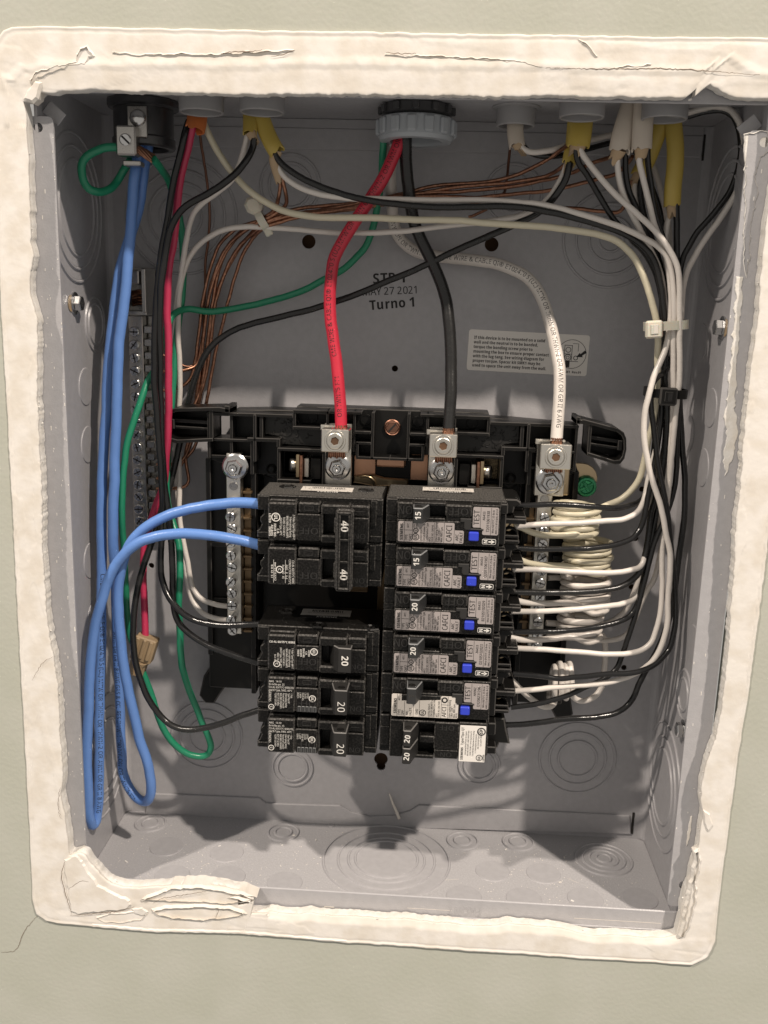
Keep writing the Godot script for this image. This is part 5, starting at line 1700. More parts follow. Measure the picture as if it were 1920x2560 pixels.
func test_label(root: Node3D, yc: float, batch: String, serial: String) -> void:
	var st := begin()
	prism(st, [Vector2(48.2, yc + 10.2), Vector2(47.7, yc + 9.7), Vector2(47.7, yc - 0.5), Vector2(48.2, yc - 1.0), Vector2(52.0, yc - 1.0), Vector2(53.0, yc - 1.9), Vector2(53.0, yc - 4.4), Vector2(53.5, yc - 4.9), Vector2(60.9, yc - 4.9), Vector2(61.5, yc - 4.3), Vector2(61.4, yc + 9.6), Vector2(60.8, yc + 10.2)], 91.3, 91.85, 0.03)
	var t := obj("test_sticker", st, mat.label_grey, root)
	st = begin_ink()
	print_text(st, "TEST", Vector3(49.75, yc + 4.5, 91.97), 2.75, 90.0, false, 0, 1.02)
	print_text(st, batch, Vector3(53.6, yc + 5.6, 91.97), 1.25, 90.0)
	print_text(st, serial, Vector3(55.9, yc + 2.6, 91.97), 1.45, 90.0, false, 0, 0.95)
	print_text(st, "Wire 60/75°C 25 lb-in", Vector3(58.6, yc + 2.6, 91.97), 1.05, 90.0, false, 0, 0.9)
	print_text(st, "AWG CU #14-8/AL #12-8", Vector3(60.4, yc + 2.6, 91.97), 1.05, 90.0, false, 0, 0.85)
	bx(st, 51.7, 51.85, yc - 0.9, yc + 10.1, 91.83, 91.95, 0)
	bx(st, 57.3, 57.45, yc - 4.8, yc + 10.1, 91.83, 91.95, 0)
	obj("printed_lettering", st, mat.ink_black, t)
	st = begin()
	prism(st, rounded(45.9, 51.2, yc - 8.2, yc - 3.3, 0.8), 89, 93.6, 0.5)
	obj("test_button", st, mat.button_blue, root)

func old_arc_label(root: Node3D, yc: float) -> void:
	var st := begin()
	prism(st, [Vector2(8.0, yc + 2.0), Vector2(7.4, yc + 1.4), Vector2(7.4, yc - 10.8), Vector2(8.0, yc - 11.3), Vector2(44.2, yc - 11.3), Vector2(44.8, yc - 10.7), Vector2(44.8, yc + 1.2), Vector2(44.2, yc + 1.8), Vector2(35.4, yc + 1.8), Vector2(34.8, yc + 1.0), Vector2(34.8, yc - 0.6), Vector2(13.0, yc - 2.0), Vector2(13.0, yc + 2.0)], 91.5, 91.8, 0.03)
	var g := obj("rating_sticker", st, mat.label_white, root)
	st = begin_ink()
	print_text(st, "SIEMENS", Vector3(9.4, yc - 5.0, 91.92), 1.55, 90.0, true)
	for q in [["TYPE", 11.8, -10.6, 1.4], ["QAF", 13.6, -10.6, 1.4], ["40°C", 11.6, -1.8, 1.0], ["ARC", 16.2, -10.6, 1.35], ["FAULT", 18.2, -10.6, 1.35], ["GND", 21.6, -9.8, 1.35], ["LISTED E82615", 28.6, -10.8, 1.0], ["CIRCUIT BREAKER &", 30.0, -10.8, 0.95], ["COMBINATION TYPE", 31.4, -10.8, 0.95], ["AFCI", 32.8, -10.8, 0.95], ["ISSUE NO. DM-7430", 34.0, -10.8, 0.9], ["Interrupting Rating", 40.0, -10.8, 1.05], ["10kA 120V ~", 41.3, -10.8, 1.1], ["Max. RMS Sym.", 42.6, -10.8, 1.05], ["60 Hz", 43.9, -10.8, 1.05]]:
		print_text(st, q[0], Vector3(q[1], yc + q[2], 91.92), q[3], 90.0, false, 1, 0.85)
	print_text(st, "AFCI", Vector3(37.0, yc - 7.4, 91.92), 2.2, 90.0)
	circle_mark(st, Vector3(25.0, yc - 8.6, 91.92), 1.7, 0.35, "UL", 90.0)
	ring_line(st, Vector3(37.0, yc - 0.4, 91.92), 1.35, 0.75)
	for q in [[14.6, 14.75, -11.2, -2.2], [19.6, 19.75, -11.2, -1.8], [23.0, 23.15, -11.2, -1.4], [35.2, 35.35, -11.2, 0.6], [38.9, 39.05, -11.2, 1.7], [10.4, 10.55, -11.2, 1.9], [35.2, 39.0, -3.3, -3.15]]:
		bx(st, q[0], q[1], yc + q[2], yc + q[3], 91.78, 91.9, 0)
	obj("printed_lettering", st, mat.ink_black, g)
	test_label(root, yc, "AN96Z", "O1206231296")

func tandem(yc: float) -> void:
	var black: Material = mat.breaker_black
	var root := thing("tandem_breaker", "black tandem breaker with two toggles marked 20 and a white label, bottom of right column", "breaker", Vector3(36, yc, 47), "circuit breakers")
	var st := begin()
	bx(st, 0.9, 63.0, yc - 12.2, yc + 12.2, 47, 83.6, 0.6)
	bx(st, 1.0, 6.4, yc + 5.0, yc + 11.9, 82, 86.6, 0.5)
	bx(st, 1.0, 6.4, yc - 7.0, yc + 4.6, 82, 86.0, 0.4)
	obj("body", st, black, root)
	st = begin()
	bx(st, 6.8, 14.4, yc - 11.6, yc + 11.2, 82, 91.2, 0.6)
	bx(st, 32.0, 46.0, yc - 5.6, yc + 11.0, 82, 91.4, 0.6)
	bx(st, 14.4, 32.2, yc + 9.8, yc + 11.4, 82, 91.6, 0.5)
	bx(st, 24.0, 32.2, yc - 1.6, yc + 2.4, 82, 91.8, 0.5)
	bx(st, 14.4, 32.2, yc - 11.8, yc - 9.6, 82, 91.2, 0.5)
	bx(st, 32.4, 45.8, yc - 11.4, yc - 6.0, 82, 90.8, 0.5)
	bx(st, 46.0, 61.6, yc - 11.8, yc + 11.6, 82, 91.4, 0.5)
	obj("face", st, black, root)
	st = begin_ink()
	print_text(st, "OFF", Vector3(39.0, yc + 8.0, 91.55), 2.8, 180.0, false, 0, 1.3)
	print_text(st, "ON", Vector3(39.0, yc - 8.7, 90.95), 2.6, 180.0, false, 0, 1.3)
	obj("raised_lettering", st, mat.raised_letter, root)
	for q in [[1.0, 10.4], [-9.6, -0.2]]:
		st = begin()
		xf = Transform3D(Basis(Vector3.LEFT, Vector3.BACK, Vector3.UP), Vector3.ZERO)
		prism(st, [Vector2(-14.2, 82), Vector2(-14.6, 102), Vector2(-15.2, 103), Vector2(-18.9, 103), Vector2(-19.5, 101.4), Vector2(-23.0, 90), Vector2(-23.4, 82)], yc + q[0], yc + q[1], 0.5)
		xf = Transform3D()
		var h := obj("toggle", st, mat.breaker_edge, root)
		cup_y(h, Vector3(17.4, yc + q[1], 98.5), 1.4)
		st = begin_ink()
		print_text_on(st, "20", Vector3(17.1, yc + (q[0] + q[1]) / 2.0 - 0.2, 103.12), 3.1, Vector3(0.12, 1, 0).normalized(), Vector3(-1, 0.12, 0).normalized(), true)
		obj("printed_number", st, mat.ink_white, h)
	st = begin()
	prism(st, rounded(46.4, 61.0, yc - 11.9, yc + 10.0, 0.4), 91.3, 91.8, 0.03)
	var g := obj("rating_sticker", st, mat.sticker, root)
	st = begin_ink()
	print_text(st, "SIEMENS", Vector3(48.0, yc - 7.0, 91.92), 1.3, 90.0, true)
	print_text(st, "Type/Tipo QT", Vector3(48.0, yc + 3.6, 91.92), 1.3, 90.0)
	var a := ["Interrupting Rating/Pouvoir de coupure", "MAX RMS SYM AMPS / AMPS SYM EFF MAX", "10,000 120/240 V~ 60 Hz Class/Classe CTL", "Circuit Breaker/Disjoncteur No Connecting", "2-1 Pole/Unipolar Disconnectors", "AWG 14-8 Al HACR Type/Type 40°C", "CU-AL 60/75°C WIRE/FIL"]
	for i in a.size():
		print_text(st, a[i], Vector3(49.9 + 1.42 * i, yc - 0.6 + (2.4 if i > 4 else 0.0), 91.92), 0.78, 90.0, false, 0, 0.74 if i < 5 else 0.66)
	circle_mark(st, Vector3(57.9, yc - 9.2, 91.92), 1.7, 0.35, "UL", 90.0)
	circle_mark(st, Vector3(58.4, yc + 6.8, 91.92), 2.1, 0.6, "SP", 90.0)
	print_text(st, "LISTED", Vector3(60.3, yc - 9.2, 91.92), 0.9, 90.0, true)
	obj("printed_lettering", st, mat.ink_black, g)
	st = begin()
	prism(st, [Vector2(63, yc + 10), Vector2(66, yc + 10), Vector2(66.4, yc + 7.4), Vector2(72.6, yc + 7.2), Vector2(74.0, yc + 0), Vector2(76.6, yc - 8.6), Vector2(70.4, yc - 8.4), Vector2(69.4, yc - 11.6), Vector2(63, yc - 12)], 47, 74, 0.8)
	bx(st, 62.4, 67.0, yc + 1.2, yc + 8.6, 74, 84, 0.6)
	bx(st, 62.4, 68.0, yc - 11.6, yc - 7.0, 72, 82, 0.6)
	obj("terminal_end", st, mat.black_plastic, root)

# ---------------------------------------------------------------- cable sheaths
func sheath(label: String, m: Material, r: float, thick: float, pts: Array, filler: Array) -> void:
	var root := thing("cable_sheath", label, "cable sheath", pts[0])
	var st := begin()
	tube(st, spline(pts, 2.0), r, 18, thick, 1.6, 0.86)
	obj("jacket", st, m, root)
	if filler:
		st = begin()
		tube(st, spline(filler, 1.0), r * 0.72, 12, 0.7, 5.0, 0.0, 0.75)
		obj("paper_filler", st, mat.paper, root)

func build_sheaths() -> void:
	sheath("orange cable sheath cut short under the left bushing", mat.jacket_orange, 5.6, 0.62, [Vector3(-109.2, 218.7, 44), Vector3(-109.5, 213.1, 46), Vector3(-109.6, 206.9, 49), Vector3(-110.2, 203.9, 50)], [])
	sheath("short left yellow cable sheath with frayed paper at its end", mat.jacket_yellow, 3.9, 0.8, [Vector3(-81.4, 219.5, 42), Vector3(-81.1, 213.6, 45), Vector3(-80.5, 207.7, 48), Vector3(-80.2, 202.6, 50)], [Vector3(-79.9, 203.1, 50), Vector3(-78.9, 201.2, 50), Vector3(-77.9, 199.4, 50)])
	sheath("long left yellow cable sheath leaning right, with torn brown paper below", mat.jacket_yellow, 4.6, 0.62, [Vector3(-76.7, 218.8, 44), Vector3(-74.9, 212.3, 46), Vector3(-71.2, 203.1, 48), Vector3(-67.1, 195.8, 50), Vector3(-65.3, 193.3, 50)], [Vector3(-66, 194.1, 49), Vector3(-67, 190.3, 49), Vector3(-66.4, 185.7, 48), Vector3(-65, 180.6, 47)])
	sheath("lower rear sheath of the two right yellow sheaths behind the front one", mat.jacket_yellow, 3.9, 0.7, [Vector3(93.8, 220.2, 42), Vector3(93.4, 211.5, 44), Vector3(92.9, 201.4, 46), Vector3(91.4, 190.8, 48)], [Vector3(91.6, 191.3, 48), Vector3(91.3, 189.4, 48), Vector3(91.1, 188, 48)])
	sheath("front right yellow cable sheath with ragged tan end", mat.jacket_yellow, 6.2, 0.5, [Vector3(96.9, 219.2, 48), Vector3(95.9, 211.6, 52), Vector3(95.1, 204.2, 55), Vector3(94.4, 198.1, 56)], [Vector3(94.3, 199, 56), Vector3(94, 197.1, 56), Vector3(93.6, 195.3, 56)])
	sheath("tilted white cable sheath leaning left at the right of the box", mat.jacket_white, 5.6, 0.5, [Vector3(121.4, 225.2, 56), Vector3(119.8, 217, 58), Vector3(117.7, 209.2, 60), Vector3(116.1, 202.7, 61), Vector3(115.3, 195.7, 61)], [Vector3(115.2, 196.8, 61), Vector3(114.4, 194.7, 60), Vector3(113.3, 192.5, 59)])
	sheath("upright white cable sheath hanging in front at the right", mat.jacket_white, 5.3, 0.55, [Vector3(125.3, 224.9, 62), Vector3(125.6, 217.2, 63), Vector3(125.5, 210, 64), Vector3(125.7, 202.6, 64), Vector3(126, 196.3, 64)], [Vector3(125.9, 197.5, 64), Vector3(126.1, 194.5, 63), Vector3(126, 192.3, 62)])
	sheath("rear yellow cable sheath partly hidden by the white sheaths", mat.jacket_yellow, 4.6, 0.6, [Vector3(139.4, 218.8, 44), Vector3(138.4, 210.7, 44), Vector3(136, 202.6, 44), Vector3(133.3, 194.4, 44), Vector3(129.7, 186.6, 43)], [Vector3(129.7, 187.6, 43), Vector3(128.9, 185.2, 43), Vector3(127.7, 183.4, 42)])
	sheath("long right yellow cable sheath flared at its lower end", mat.jacket_yellow, 4.6, 0.62, [Vector3(143.8, 218.5, 46), Vector3(145.3, 209.2, 47), Vector3(146.7, 199.9, 48), Vector3(147.2, 190, 49), Vector3(146.8, 181, 50), Vector3(147.2, 171.1, 50)], [Vector3(147.1, 172.5, 50), Vector3(146.9, 169.9, 50), Vector3(147, 168.3, 50)])
	sheath("short white cable sheath in the small bushing", mat.jacket_white, 4.4, 0.6, [Vector3(62.3, 215.4, 40), Vector3(62.2, 209.7, 42), Vector3(62.7, 204.6, 43), Vector3(63.6, 200.2, 44)], [Vector3(63.8, 201.2, 44), Vector3(64.6, 199.3, 44), Vector3(65.2, 197.9, 44)])

# ---------------------------------------------------------------- wires
func wire(called: String, label: String, category: String, m: String, r: float, pts: Array, group := "", tip := 0.0) -> Array:
	var root := thing(called, label, category, pts[0], group)
	var line := spline(pts)
	var n0 := line.size()
	for i in n0:                             # hand bent wire is never quite even
		var fade := smoothstep(0.0, 14.0, float(mini(i, n0 - 1 - i)))
		var k := i * 2.4 + float(pts[0].x) * 13.0
		line[i] += Vector3(grain.get_noise_2d(k, 10.0), grain.get_noise_2d(k, 500.0), grain.get_noise_2d(k, 900.0)) * fade * (1.0 if r > 1.2 else 1.5)
	var st := begin()
	tube(st, line, r, 12)
	obj("insulation" if not m.begins_with("copper") else "conductor", st, mat[m], root)
	if tip > 0.0:
		var n := line.size()
		st = begin()
		strands(st, line[n - 1], (line[n - 1] - line[n - 3]).normalized(), tip, 5.0)
		obj("bare_end", st, mat.copper, root)
	return [root, line]

func strands(st: SurfaceTool, from: Vector3, dir: Vector3, r: float, length: float, n := 9) -> void:
	var f := frame_of(dir)
	for k in n:
		var a := TAU * k / n
		var rr := r * (0.72 if k > 0 else 0.0)
		var p := from - dir * 1.0 + (f.x * cos(a) + f.y * sin(a)) * rr
		var q := from + dir * length + (f.x * cos(a + 0.7) + f.y * sin(a + 0.7)) * rr * (1.05 + 0.3 * grain.get_noise_1d(k * 53.0))
		tube(st, PackedVector3Array([p, (p + q) / 2.0 + (f.x * cos(a) + f.y * sin(a)) * 0.2, q]), r * 0.34, 6)

func coil(c0: Vector3, c1: Vector3, rx: float, rz: float, turns: float, from: float, wob := 0.6) -> Array:
	# a helix round the line c0 to c1; angle 0 points to the right, a quarter turn to the front
	var out := []
	var n := int(absf(turns) * 14.0)
	for i in n + 1:
		var t := float(i) / n
		var a := from + TAU * turns * t
		var c := c0.lerp(c1, t)
		var k := 1.0 + 0.10 * sin(t * 17.0) * wob
		out.append(c + Vector3(cos(a) * rx * k, 0.35 * wob * sin(t * 23.0), sin(a) * rz * k))
	return out

func coil_upright(c0: Vector3, c1: Vector3, ry: float, rz: float, turns: float, from: float) -> Array:
	var out := []
	var n := int(turns * 16.0)
	for i in n + 1:
		var t := float(i) / n
		var a := from + TAU * turns * t
		out.append(c0.lerp(c1, t) + Vector3(0.5 * sin(t * 19.0), cos(a) * ry * (1.0 - 0.10 * sin(t * 13.0)), sin(a) * rz))
	return out

func build_wires() -> void:
	var w: Array
	w = wire("blue_wire", "thick blue wire with the lowest loop at left, entering the 40 amp breaker's lower pole", "wire", "wire_blue", 3.0, [Vector3(-137.8, 201, 42), Vector3(-139, 192.8, 42), Vector3(-140.2, 187.4, 42), Vector3(-142.1, 176.9, 42), Vector3(-144.5, 165.8, 42), Vector3(-148.8, 150.6, 44), Vector3(-152.5, 137.1, 46), Vector3(-156.8, 116, 48), Vector3(-161.2, 83.9, 50), Vector3(-164.1, 50.8, 52), Vector3(-166.7, 14.8, 54), Vector3(-167.7, -7.8, 56), Vector3(-168.2, -36.7, 56), Vector3(-170.2, -94.2, 58), Vector3(-171.2, -123.3, 60), Vector3(-172.6, -163.1, 62), Vector3(-173.9, -193.7, 64), Vector3(-175.1, -204.1, 66), Vector3(-176.2, -205.5, 68), Vector3(-176.6, -199.9, 71), Vector3(-176.2, -188.7, 73), Vector3(-174.1, -146.6, 75), Vector3(-171.5, -106.7, 76), Vector3(-166.7, -72.6, 77), Vector3(-161.7, -56.3, 78), Vector3(-158, -45.6, 78), Vector3(-152.5, -34.1, 79), Vector3(-144.1, -24.2, 80), Vector3(-133.3, -17.3, 80), Vector3(-116.2, -13.9, 79), Vector3(-94.9, -15.1, 76), Vector3(-81.4, -17.5, 74), Vector3(-69.6, -20.7, 72)], "insulated wires in the panel")
	wire_print(w[0], w[1], 3.0, "CME WIRE & CABLE QI® E102470 S (UL) MTW OR THHN OR THWN-2 OR AWM OR GR II 8 AWG", 250, 2.6, mat.ink_black, 0.5)
	w = wire("blue_wire", "thick blue wire with the shorter wider loop, entering the 40 amp breaker's top pole", "wire", "wire_blue", 3.0, [Vector3(-142.2, 199.3, 46), Vector3(-143.2, 189.5, 47), Vector3(-144.2, 179.8, 48), Vector3(-145.4, 162.5, 50), Vector3(-146.9, 141.7, 53), Vector3(-148.2, 132.7, 54), Vector3(-149.9, 115.1, 56), Vector3(-152, 94.8, 58), Vector3(-153.8, 69.2, 60), Vector3(-155.1, 43.1, 61), Vector3(-157, 16.5, 62), Vector3(-158.4, -6.1, 62), Vector3(-159.7, -30.7, 60), Vector3(-160.6, -51.8, 56), Vector3(-162, -76.4, 52), Vector3(-163.3, -107.9, 48), Vector3(-163.8, -139.6, 46), Vector3(-163.8, -164.8, 46), Vector3(-162.5, -181.8, 47), Vector3(-158.3, -190.4, 49), Vector3(-151.8, -194.8, 52), Vector3(-146.7, -194.1, 55), Vector3(-142.7, -188.4, 59), Vector3(-140.9, -178.7, 62), Vector3(-141.4, -166.8, 64), Vector3(-145.9, -144.6, 66), Vector3(-150.3, -114, 68), Vector3(-153.5, -87, 70), Vector3(-154.3, -63.9, 71), Vector3(-153.1, -45.2, 72), Vector3(-147.5, -26.2, 73), Vector3(-140, -15.6, 73), Vector3(-131, -9, 73), Vector3(-119.2, -3.1, 73), Vector3(-102.5, 1.3, 73), Vector3(-86.9, 3.6, 72), Vector3(-79, 3.9, 72), Vector3(-69.6, 3.4, 72)], "insulated wires in the panel", 2.3)
	wire_print(w[0], w[1], 3.0, "AWM OR GR II 8 AWG GAS & OIL RES II VW-1 T90 NYLON OR TWN75 FT1", 285, 2.6, mat.ink_black, -0.1)
	w = wire("green_wire", "green wire from the middle connector swinging left and down beside the blue wires", "wire", "wire_green", 2.0, [Vector3(-8.5, 205.5, 38), Vector3(-8.9, 198.6, 36), Vector3(-10, 185.1, 28), Vector3(-12.1, 170.8, 22), Vector3(-14.7, 158.3, 18), Vector3(-18.4, 148.5, 16), Vector3(-24.2, 141.1, 16), Vector3(-32.2, 134, 16), Vector3(-45.9, 126.3, 15), Vector3(-65.3, 117.8, 14), Vector3(-87.5, 111.2, 14), Vector3(-112.3, 107.3, 16), Vector3(-123.8, 108.6, 20), Vector3(-130, 105.3, 28), Vector3(-133.2, 94.2, 36), Vector3(-136.2, 76.4, 42), Vector3(-140, 68.2, 48), Vector3(-142.2, 61.1, 52), Vector3(-146.2, 48.1, 56), Vector3(-150.3, 33.6, 58), Vector3(-153.1, 13.3, 58), Vector3(-155.3, -9.2, 56), Vector3(-157.1, -36.1, 50), Vector3(-158.3, -64.2, 44), Vector3(-159, -90.2, 38), Vector3(-156.4, -100, 36)], "insulated wires in the panel")
	w = wire("green_wire", "short green wire curled in a loop beside the black connector at top left", "wire", "wire_green", 2.2, [Vector3(-145.7, 187.9, 50), Vector3(-151, 183.3, 46), Vector3(-154.7, 176.9, 48), Vector3(-157.2, 172, 54), Vector3(-161, 169.8, 60), Vector3(-164.3, 170.7, 64), Vector3(-166.5, 174.4, 66), Vector3(-166.8, 179.9, 67), Vector3(-165.7, 183.9, 67), Vector3(-162.9, 187.3, 66), Vector3(-159.4, 189.6, 65), Vector3(-155.1, 191.7, 63), Vector3(-149.4, 192.4, 62), Vector3(-144.7, 192.2, 61)], "insulated wires in the panel")
	w = wire("green_wire", "long green wire from the frayed copper end down to a loop at bottom left", "wire", "wire_green", 2.1, [Vector3(-130.4, 187.2, 60), Vector3(-129.1, 183.9, 52), Vector3(-128, 178.7, 40), Vector3(-127.3, 169.9, 30), Vector3(-126.2, 159, 24), Vector3(-125.3, 145, 22), Vector3(-125.4, 129.3, 22), Vector3(-128.2, 110.6, 20), Vector3(-131.1, 88.9, 20), Vector3(-133.3, 64.2, 22), Vector3(-134.5, 36.6, 26), Vector3(-135.8, 6, 30), Vector3(-133.3, -9.9, 36), Vector3(-128.4, -19.8, 42), Vector3(-124.7, -28.7, 46), Vector3(-122.7, -41.2, 50), Vector3(-123.4, -60, 52), Vector3(-124.1, -85.1, 50), Vector3(-124.2, -106.7, 46), Vector3(-120.3, -129.4, 40), Vector3(-115.7, -145.7, 36), Vector3(-111.6, -158.2, 34), Vector3(-109.6, -166.1, 34), Vector3(-111.2, -170.6, 35), Vector3(-114.9, -171.9, 36), Vector3(-121.8, -170, 38), Vector3(-130.7, -162.7, 40), Vector3(-137.9, -151.3, 42), Vector3(-141.8, -138.1, 44), Vector3(-145.2, -124.2, 45), Vector3(-148.9, -111.6, 46)], "insulated wires in the panel")
	w = [thing("copper_strands", "frayed bare copper strands twisted out of the ground clamp", "copper wire", Vector3(-142, 192.8, 60))]
	var fray := begin()
	var fl := spline([Vector3(-142, 192.8, 60), Vector3(-138.1, 191.5, 60), Vector3(-134.3, 189.5, 60), Vector3(-130.4, 187.2, 60)], 1.0)
	for k in 9:
		var one := PackedVector3Array()
		for i in fl.size():
			var a := TAU * k / 9.0 + i * 0.14
			one.append(fl[i] + Vector3(0.5 * cos(a), 1.9 * cos(a) * 0.8, 1.9 * sin(a)) * (1.0 + 0.02 * i))
		tube(fray, one, 0.62, 6)
	obj("strand", fray, mat.copper, w[0])
	w = wire("red_wire", "thin pinkish red wire from the orange sheath down to the tan splice", "wire", "wire_pink", 2.2, [Vector3(-109.8, 211.3, 48), Vector3(-111.6, 207.1, 48), Vector3(-114.4, 196.8, 47), Vector3(-118.7, 181.8, 46), Vector3(-122.2, 163.5, 45), Vector3(-124.7, 145, 44), Vector3(-127, 133.6, 44), Vector3(-128.8, 115.8, 44), Vector3(-128.7, 95.1, 45), Vector3(-129, 68.9, 46), Vector3(-129.5, 46.7, 46), Vector3(-131.3, 28.2, 44), Vector3(-135.2, 5.8, 38), Vector3(-140.6, -7.8, 34), Vector3(-144.9, -19.5, 34), Vector3(-148.7, -33.1, 36), Vector3(-149.1, -50.2, 40), Vector3(-148.1, -69.1, 42), Vector3(-146.9, -90.1, 45)], "insulated wires in the panel")
	w = wire("black_wire", "black wire from the orange sheath to the breaker under the empty slot", "wire", "wire_black", 1.9, [Vector3(-113.9, 208.5, 48), Vector3(-115.5, 202.7, 50), Vector3(-119, 189.4, 51), Vector3(-122.6, 175, 51), Vector3(-125.9, 156.8, 51), Vector3(-129.1, 139.4, 52), Vector3(-131.8, 123.2, 52), Vector3(-133.3, 102.9, 53), Vector3(-134.4, 69.4, 54), Vector3(-133.5, 43, 54), Vector3(-132.8, 15.7, 52), Vector3(-133.1, -4.9, 50), Vector3(-133.8, -23.8, 50), Vector3(-133.8, -36.3, 52), Vector3(-131.5, -49.3, 56), Vector3(-125.9, -59.3, 60), Vector3(-116.7, -66.7, 64), Vector3(-106.9, -69.5, 67), Vector3(-92.5, -70, 70), Vector3(-82.2, -68.9, 71), Vector3(-68.7, -67.4, 71)], "insulated wires in the panel")
	w = wire("black_wire", "glossy black wire from the short left yellow sheath, crossing over the thin red wire", "wire", "wire_black", 1.9, [Vector3(-77.9, 199.9, 50), Vector3(-78.7, 195.6, 50), Vector3(-81.6, 189.1, 52), Vector3(-89.3, 179.6, 55), Vector3(-101.6, 171, 57), Vector3(-112.8, 164.2, 58), Vector3(-118.2, 159.5, 58), Vector3(-122.2, 152.7, 57), Vector3(-126.1, 140.6, 55), Vector3(-128.8, 125.7, 54), Vector3(-130.9, 105.5, 52), Vector3(-132.4, 69.1, 50), Vector3(-132.4, 37, 49), Vector3(-131.5, 5.9, 48), Vector3(-129.3, -9.5, 50), Vector3(-127.5, -28.6, 52), Vector3(-126.5, -48, 54), Vector3(-125.7, -64.6, 56), Vector3(-122.6, -72.7, 59), Vector3(-114.4, -79, 63), Vector3(-102.4, -83.9, 67), Vector3(-88, -88.1, 70), Vector3(-76.7, -90.2, 72), Vector3(-68, -92.3, 72)], "insulated wires in the panel")
	w = wire("black_wire", "long black wire slanting across the panel, then looping low to a bottom left breaker", "wire", "wire_black_matt", 1.9, [Vector3(91.6, 191, 50), Vector3(90, 183, 50), Vector3(86.5, 176.1, 48), Vector3(82.6, 171.2, 44), Vector3(78, 167.1, 40), Vector3(67.3, 161.3, 36), Vector3(52.5, 154.5, 33), Vector3(32.2, 144.9, 31), Vector3(11.6, 135.2, 30), Vector3(-6.8, 127, 29), Vector3(-25.4, 118.8, 28), Vector3(-46.9, 111.3, 27), Vector3(-68.8, 105.4, 26), Vector3(-85.4, 101.2, 25), Vector3(-93.9, 98.2, 24), Vector3(-103.3, 92.5, 23), Vector3(-111.4, 84.9, 22), Vector3(-117.1, 74.8, 21), Vector3(-121.7, 62.7, 20), Vector3(-126.3, 44.6, 20), Vector3(-130.1, 27.1, 22), Vector3(-133.7, 6.5, 26), Vector3(-136.9, -7.9, 30), Vector3(-140.9, -21.4, 36), Vector3(-145.8, -39, 44), Vector3(-149.3, -56.9, 50), Vector3(-150.6, -79.2, 56), Vector3(-149.6, -98.2, 58), Vector3(-144.9, -114.1, 60), Vector3(-137.9, -128.8, 60), Vector3(-130.4, -137.5, 60), Vector3(-120.5, -140.5, 62), Vector3(-108.6, -138.6, 64), Vector3(-93.7, -132.5, 67), Vector3(-80, -125, 70), Vector3(-68.1, -120.1, 71)], "insulated wires in the panel")
	w = wire("cream_wire", "cream wire from the orange sheath sweeping across the top to the upper right coil", "wire", "wire_cream", 1.85, [Vector3(-108.2, 212.1, 44), Vector3(-106, 206.4, 43), Vector3(-101.8, 197.8, 42), Vector3(-93.4, 185, 42), Vector3(-82.9, 174.4, 43), Vector3(-71.1, 167, 44), Vector3(-58.1, 162.8, 45), Vector3(-39.9, 160.7, 46), Vector3(-6.7, 160.9, 47), Vector3(31.2, 160.2, 48), Vector3(68.9, 158.4, 49), Vector3(100, 156.2, 50), Vector3(111.1, 154.5, 51), Vector3(118.6, 151.7, 52), Vector3(124.2, 147.5, 53), Vector3(130.1, 141.4, 53), Vector3(135.7, 131.3, 53), Vector3(138.9, 123.1, 54), Vector3(142.2, 113.4, 54), Vector3(144.8, 101.1, 54), Vector3(146.5, 87.6, 53), Vector3(147.5, 74.1, 52), Vector3(148.1, 63.1, 50), Vector3(148, 52.1, 47), Vector3(147.2, 46.1, 46), Vector3(145.8, 30.8, 44), Vector3(142.9, 18.8, 44), Vector3(135.5, 9.3, 44), Vector3(127.2, 5.1, 45), Vector3(121.1, 2.8, 46)] + coil(Vector3(110, 5.5, 44), Vector3(108.8, -14.5, 44), 12.4, 10.0, 4.6, 0.9, 0.3), "insulated wires in the panel")
	w = wire("white_wire", "white wire from the short left yellow sheath down to the lowest left neutral screw", "wire", "wire_white", 1.6, [Vector3(-82, 202.6, 47), Vector3(-84.3, 194.4, 46), Vector3(-87.3, 186.6, 45), Vector3(-92.2, 179.4, 44), Vector3(-100, 173.2, 42), Vector3(-108.3, 167.8, 40), Vector3(-114.1, 162.9, 38), Vector3(-118.5, 155.9, 34), Vector3(-121.3, 147.1, 31), Vector3(-123.9, 136.9, 28), Vector3(-127.1, 123.9, 24), Vector3(-131.1, 105.2, 20), Vector3(-132.3, 85.2, 18), Vector3(-133.2, 57.2, 16), Vector3(-133.6, 23.8, 16), Vector3(-131.4, -8.3, 20), Vector3(-128.1, -29.5, 26), Vector3(-125.1, -49.1, 30), Vector3(-122.5, -63.3, 32), Vector3(-118.9, -70.3, 34), Vector3(-112.6, -75.4, 36), Vector3(-104.9, -78, 36), Vector3(-97.3, -78.9, 35)], "insulated wires in the panel")
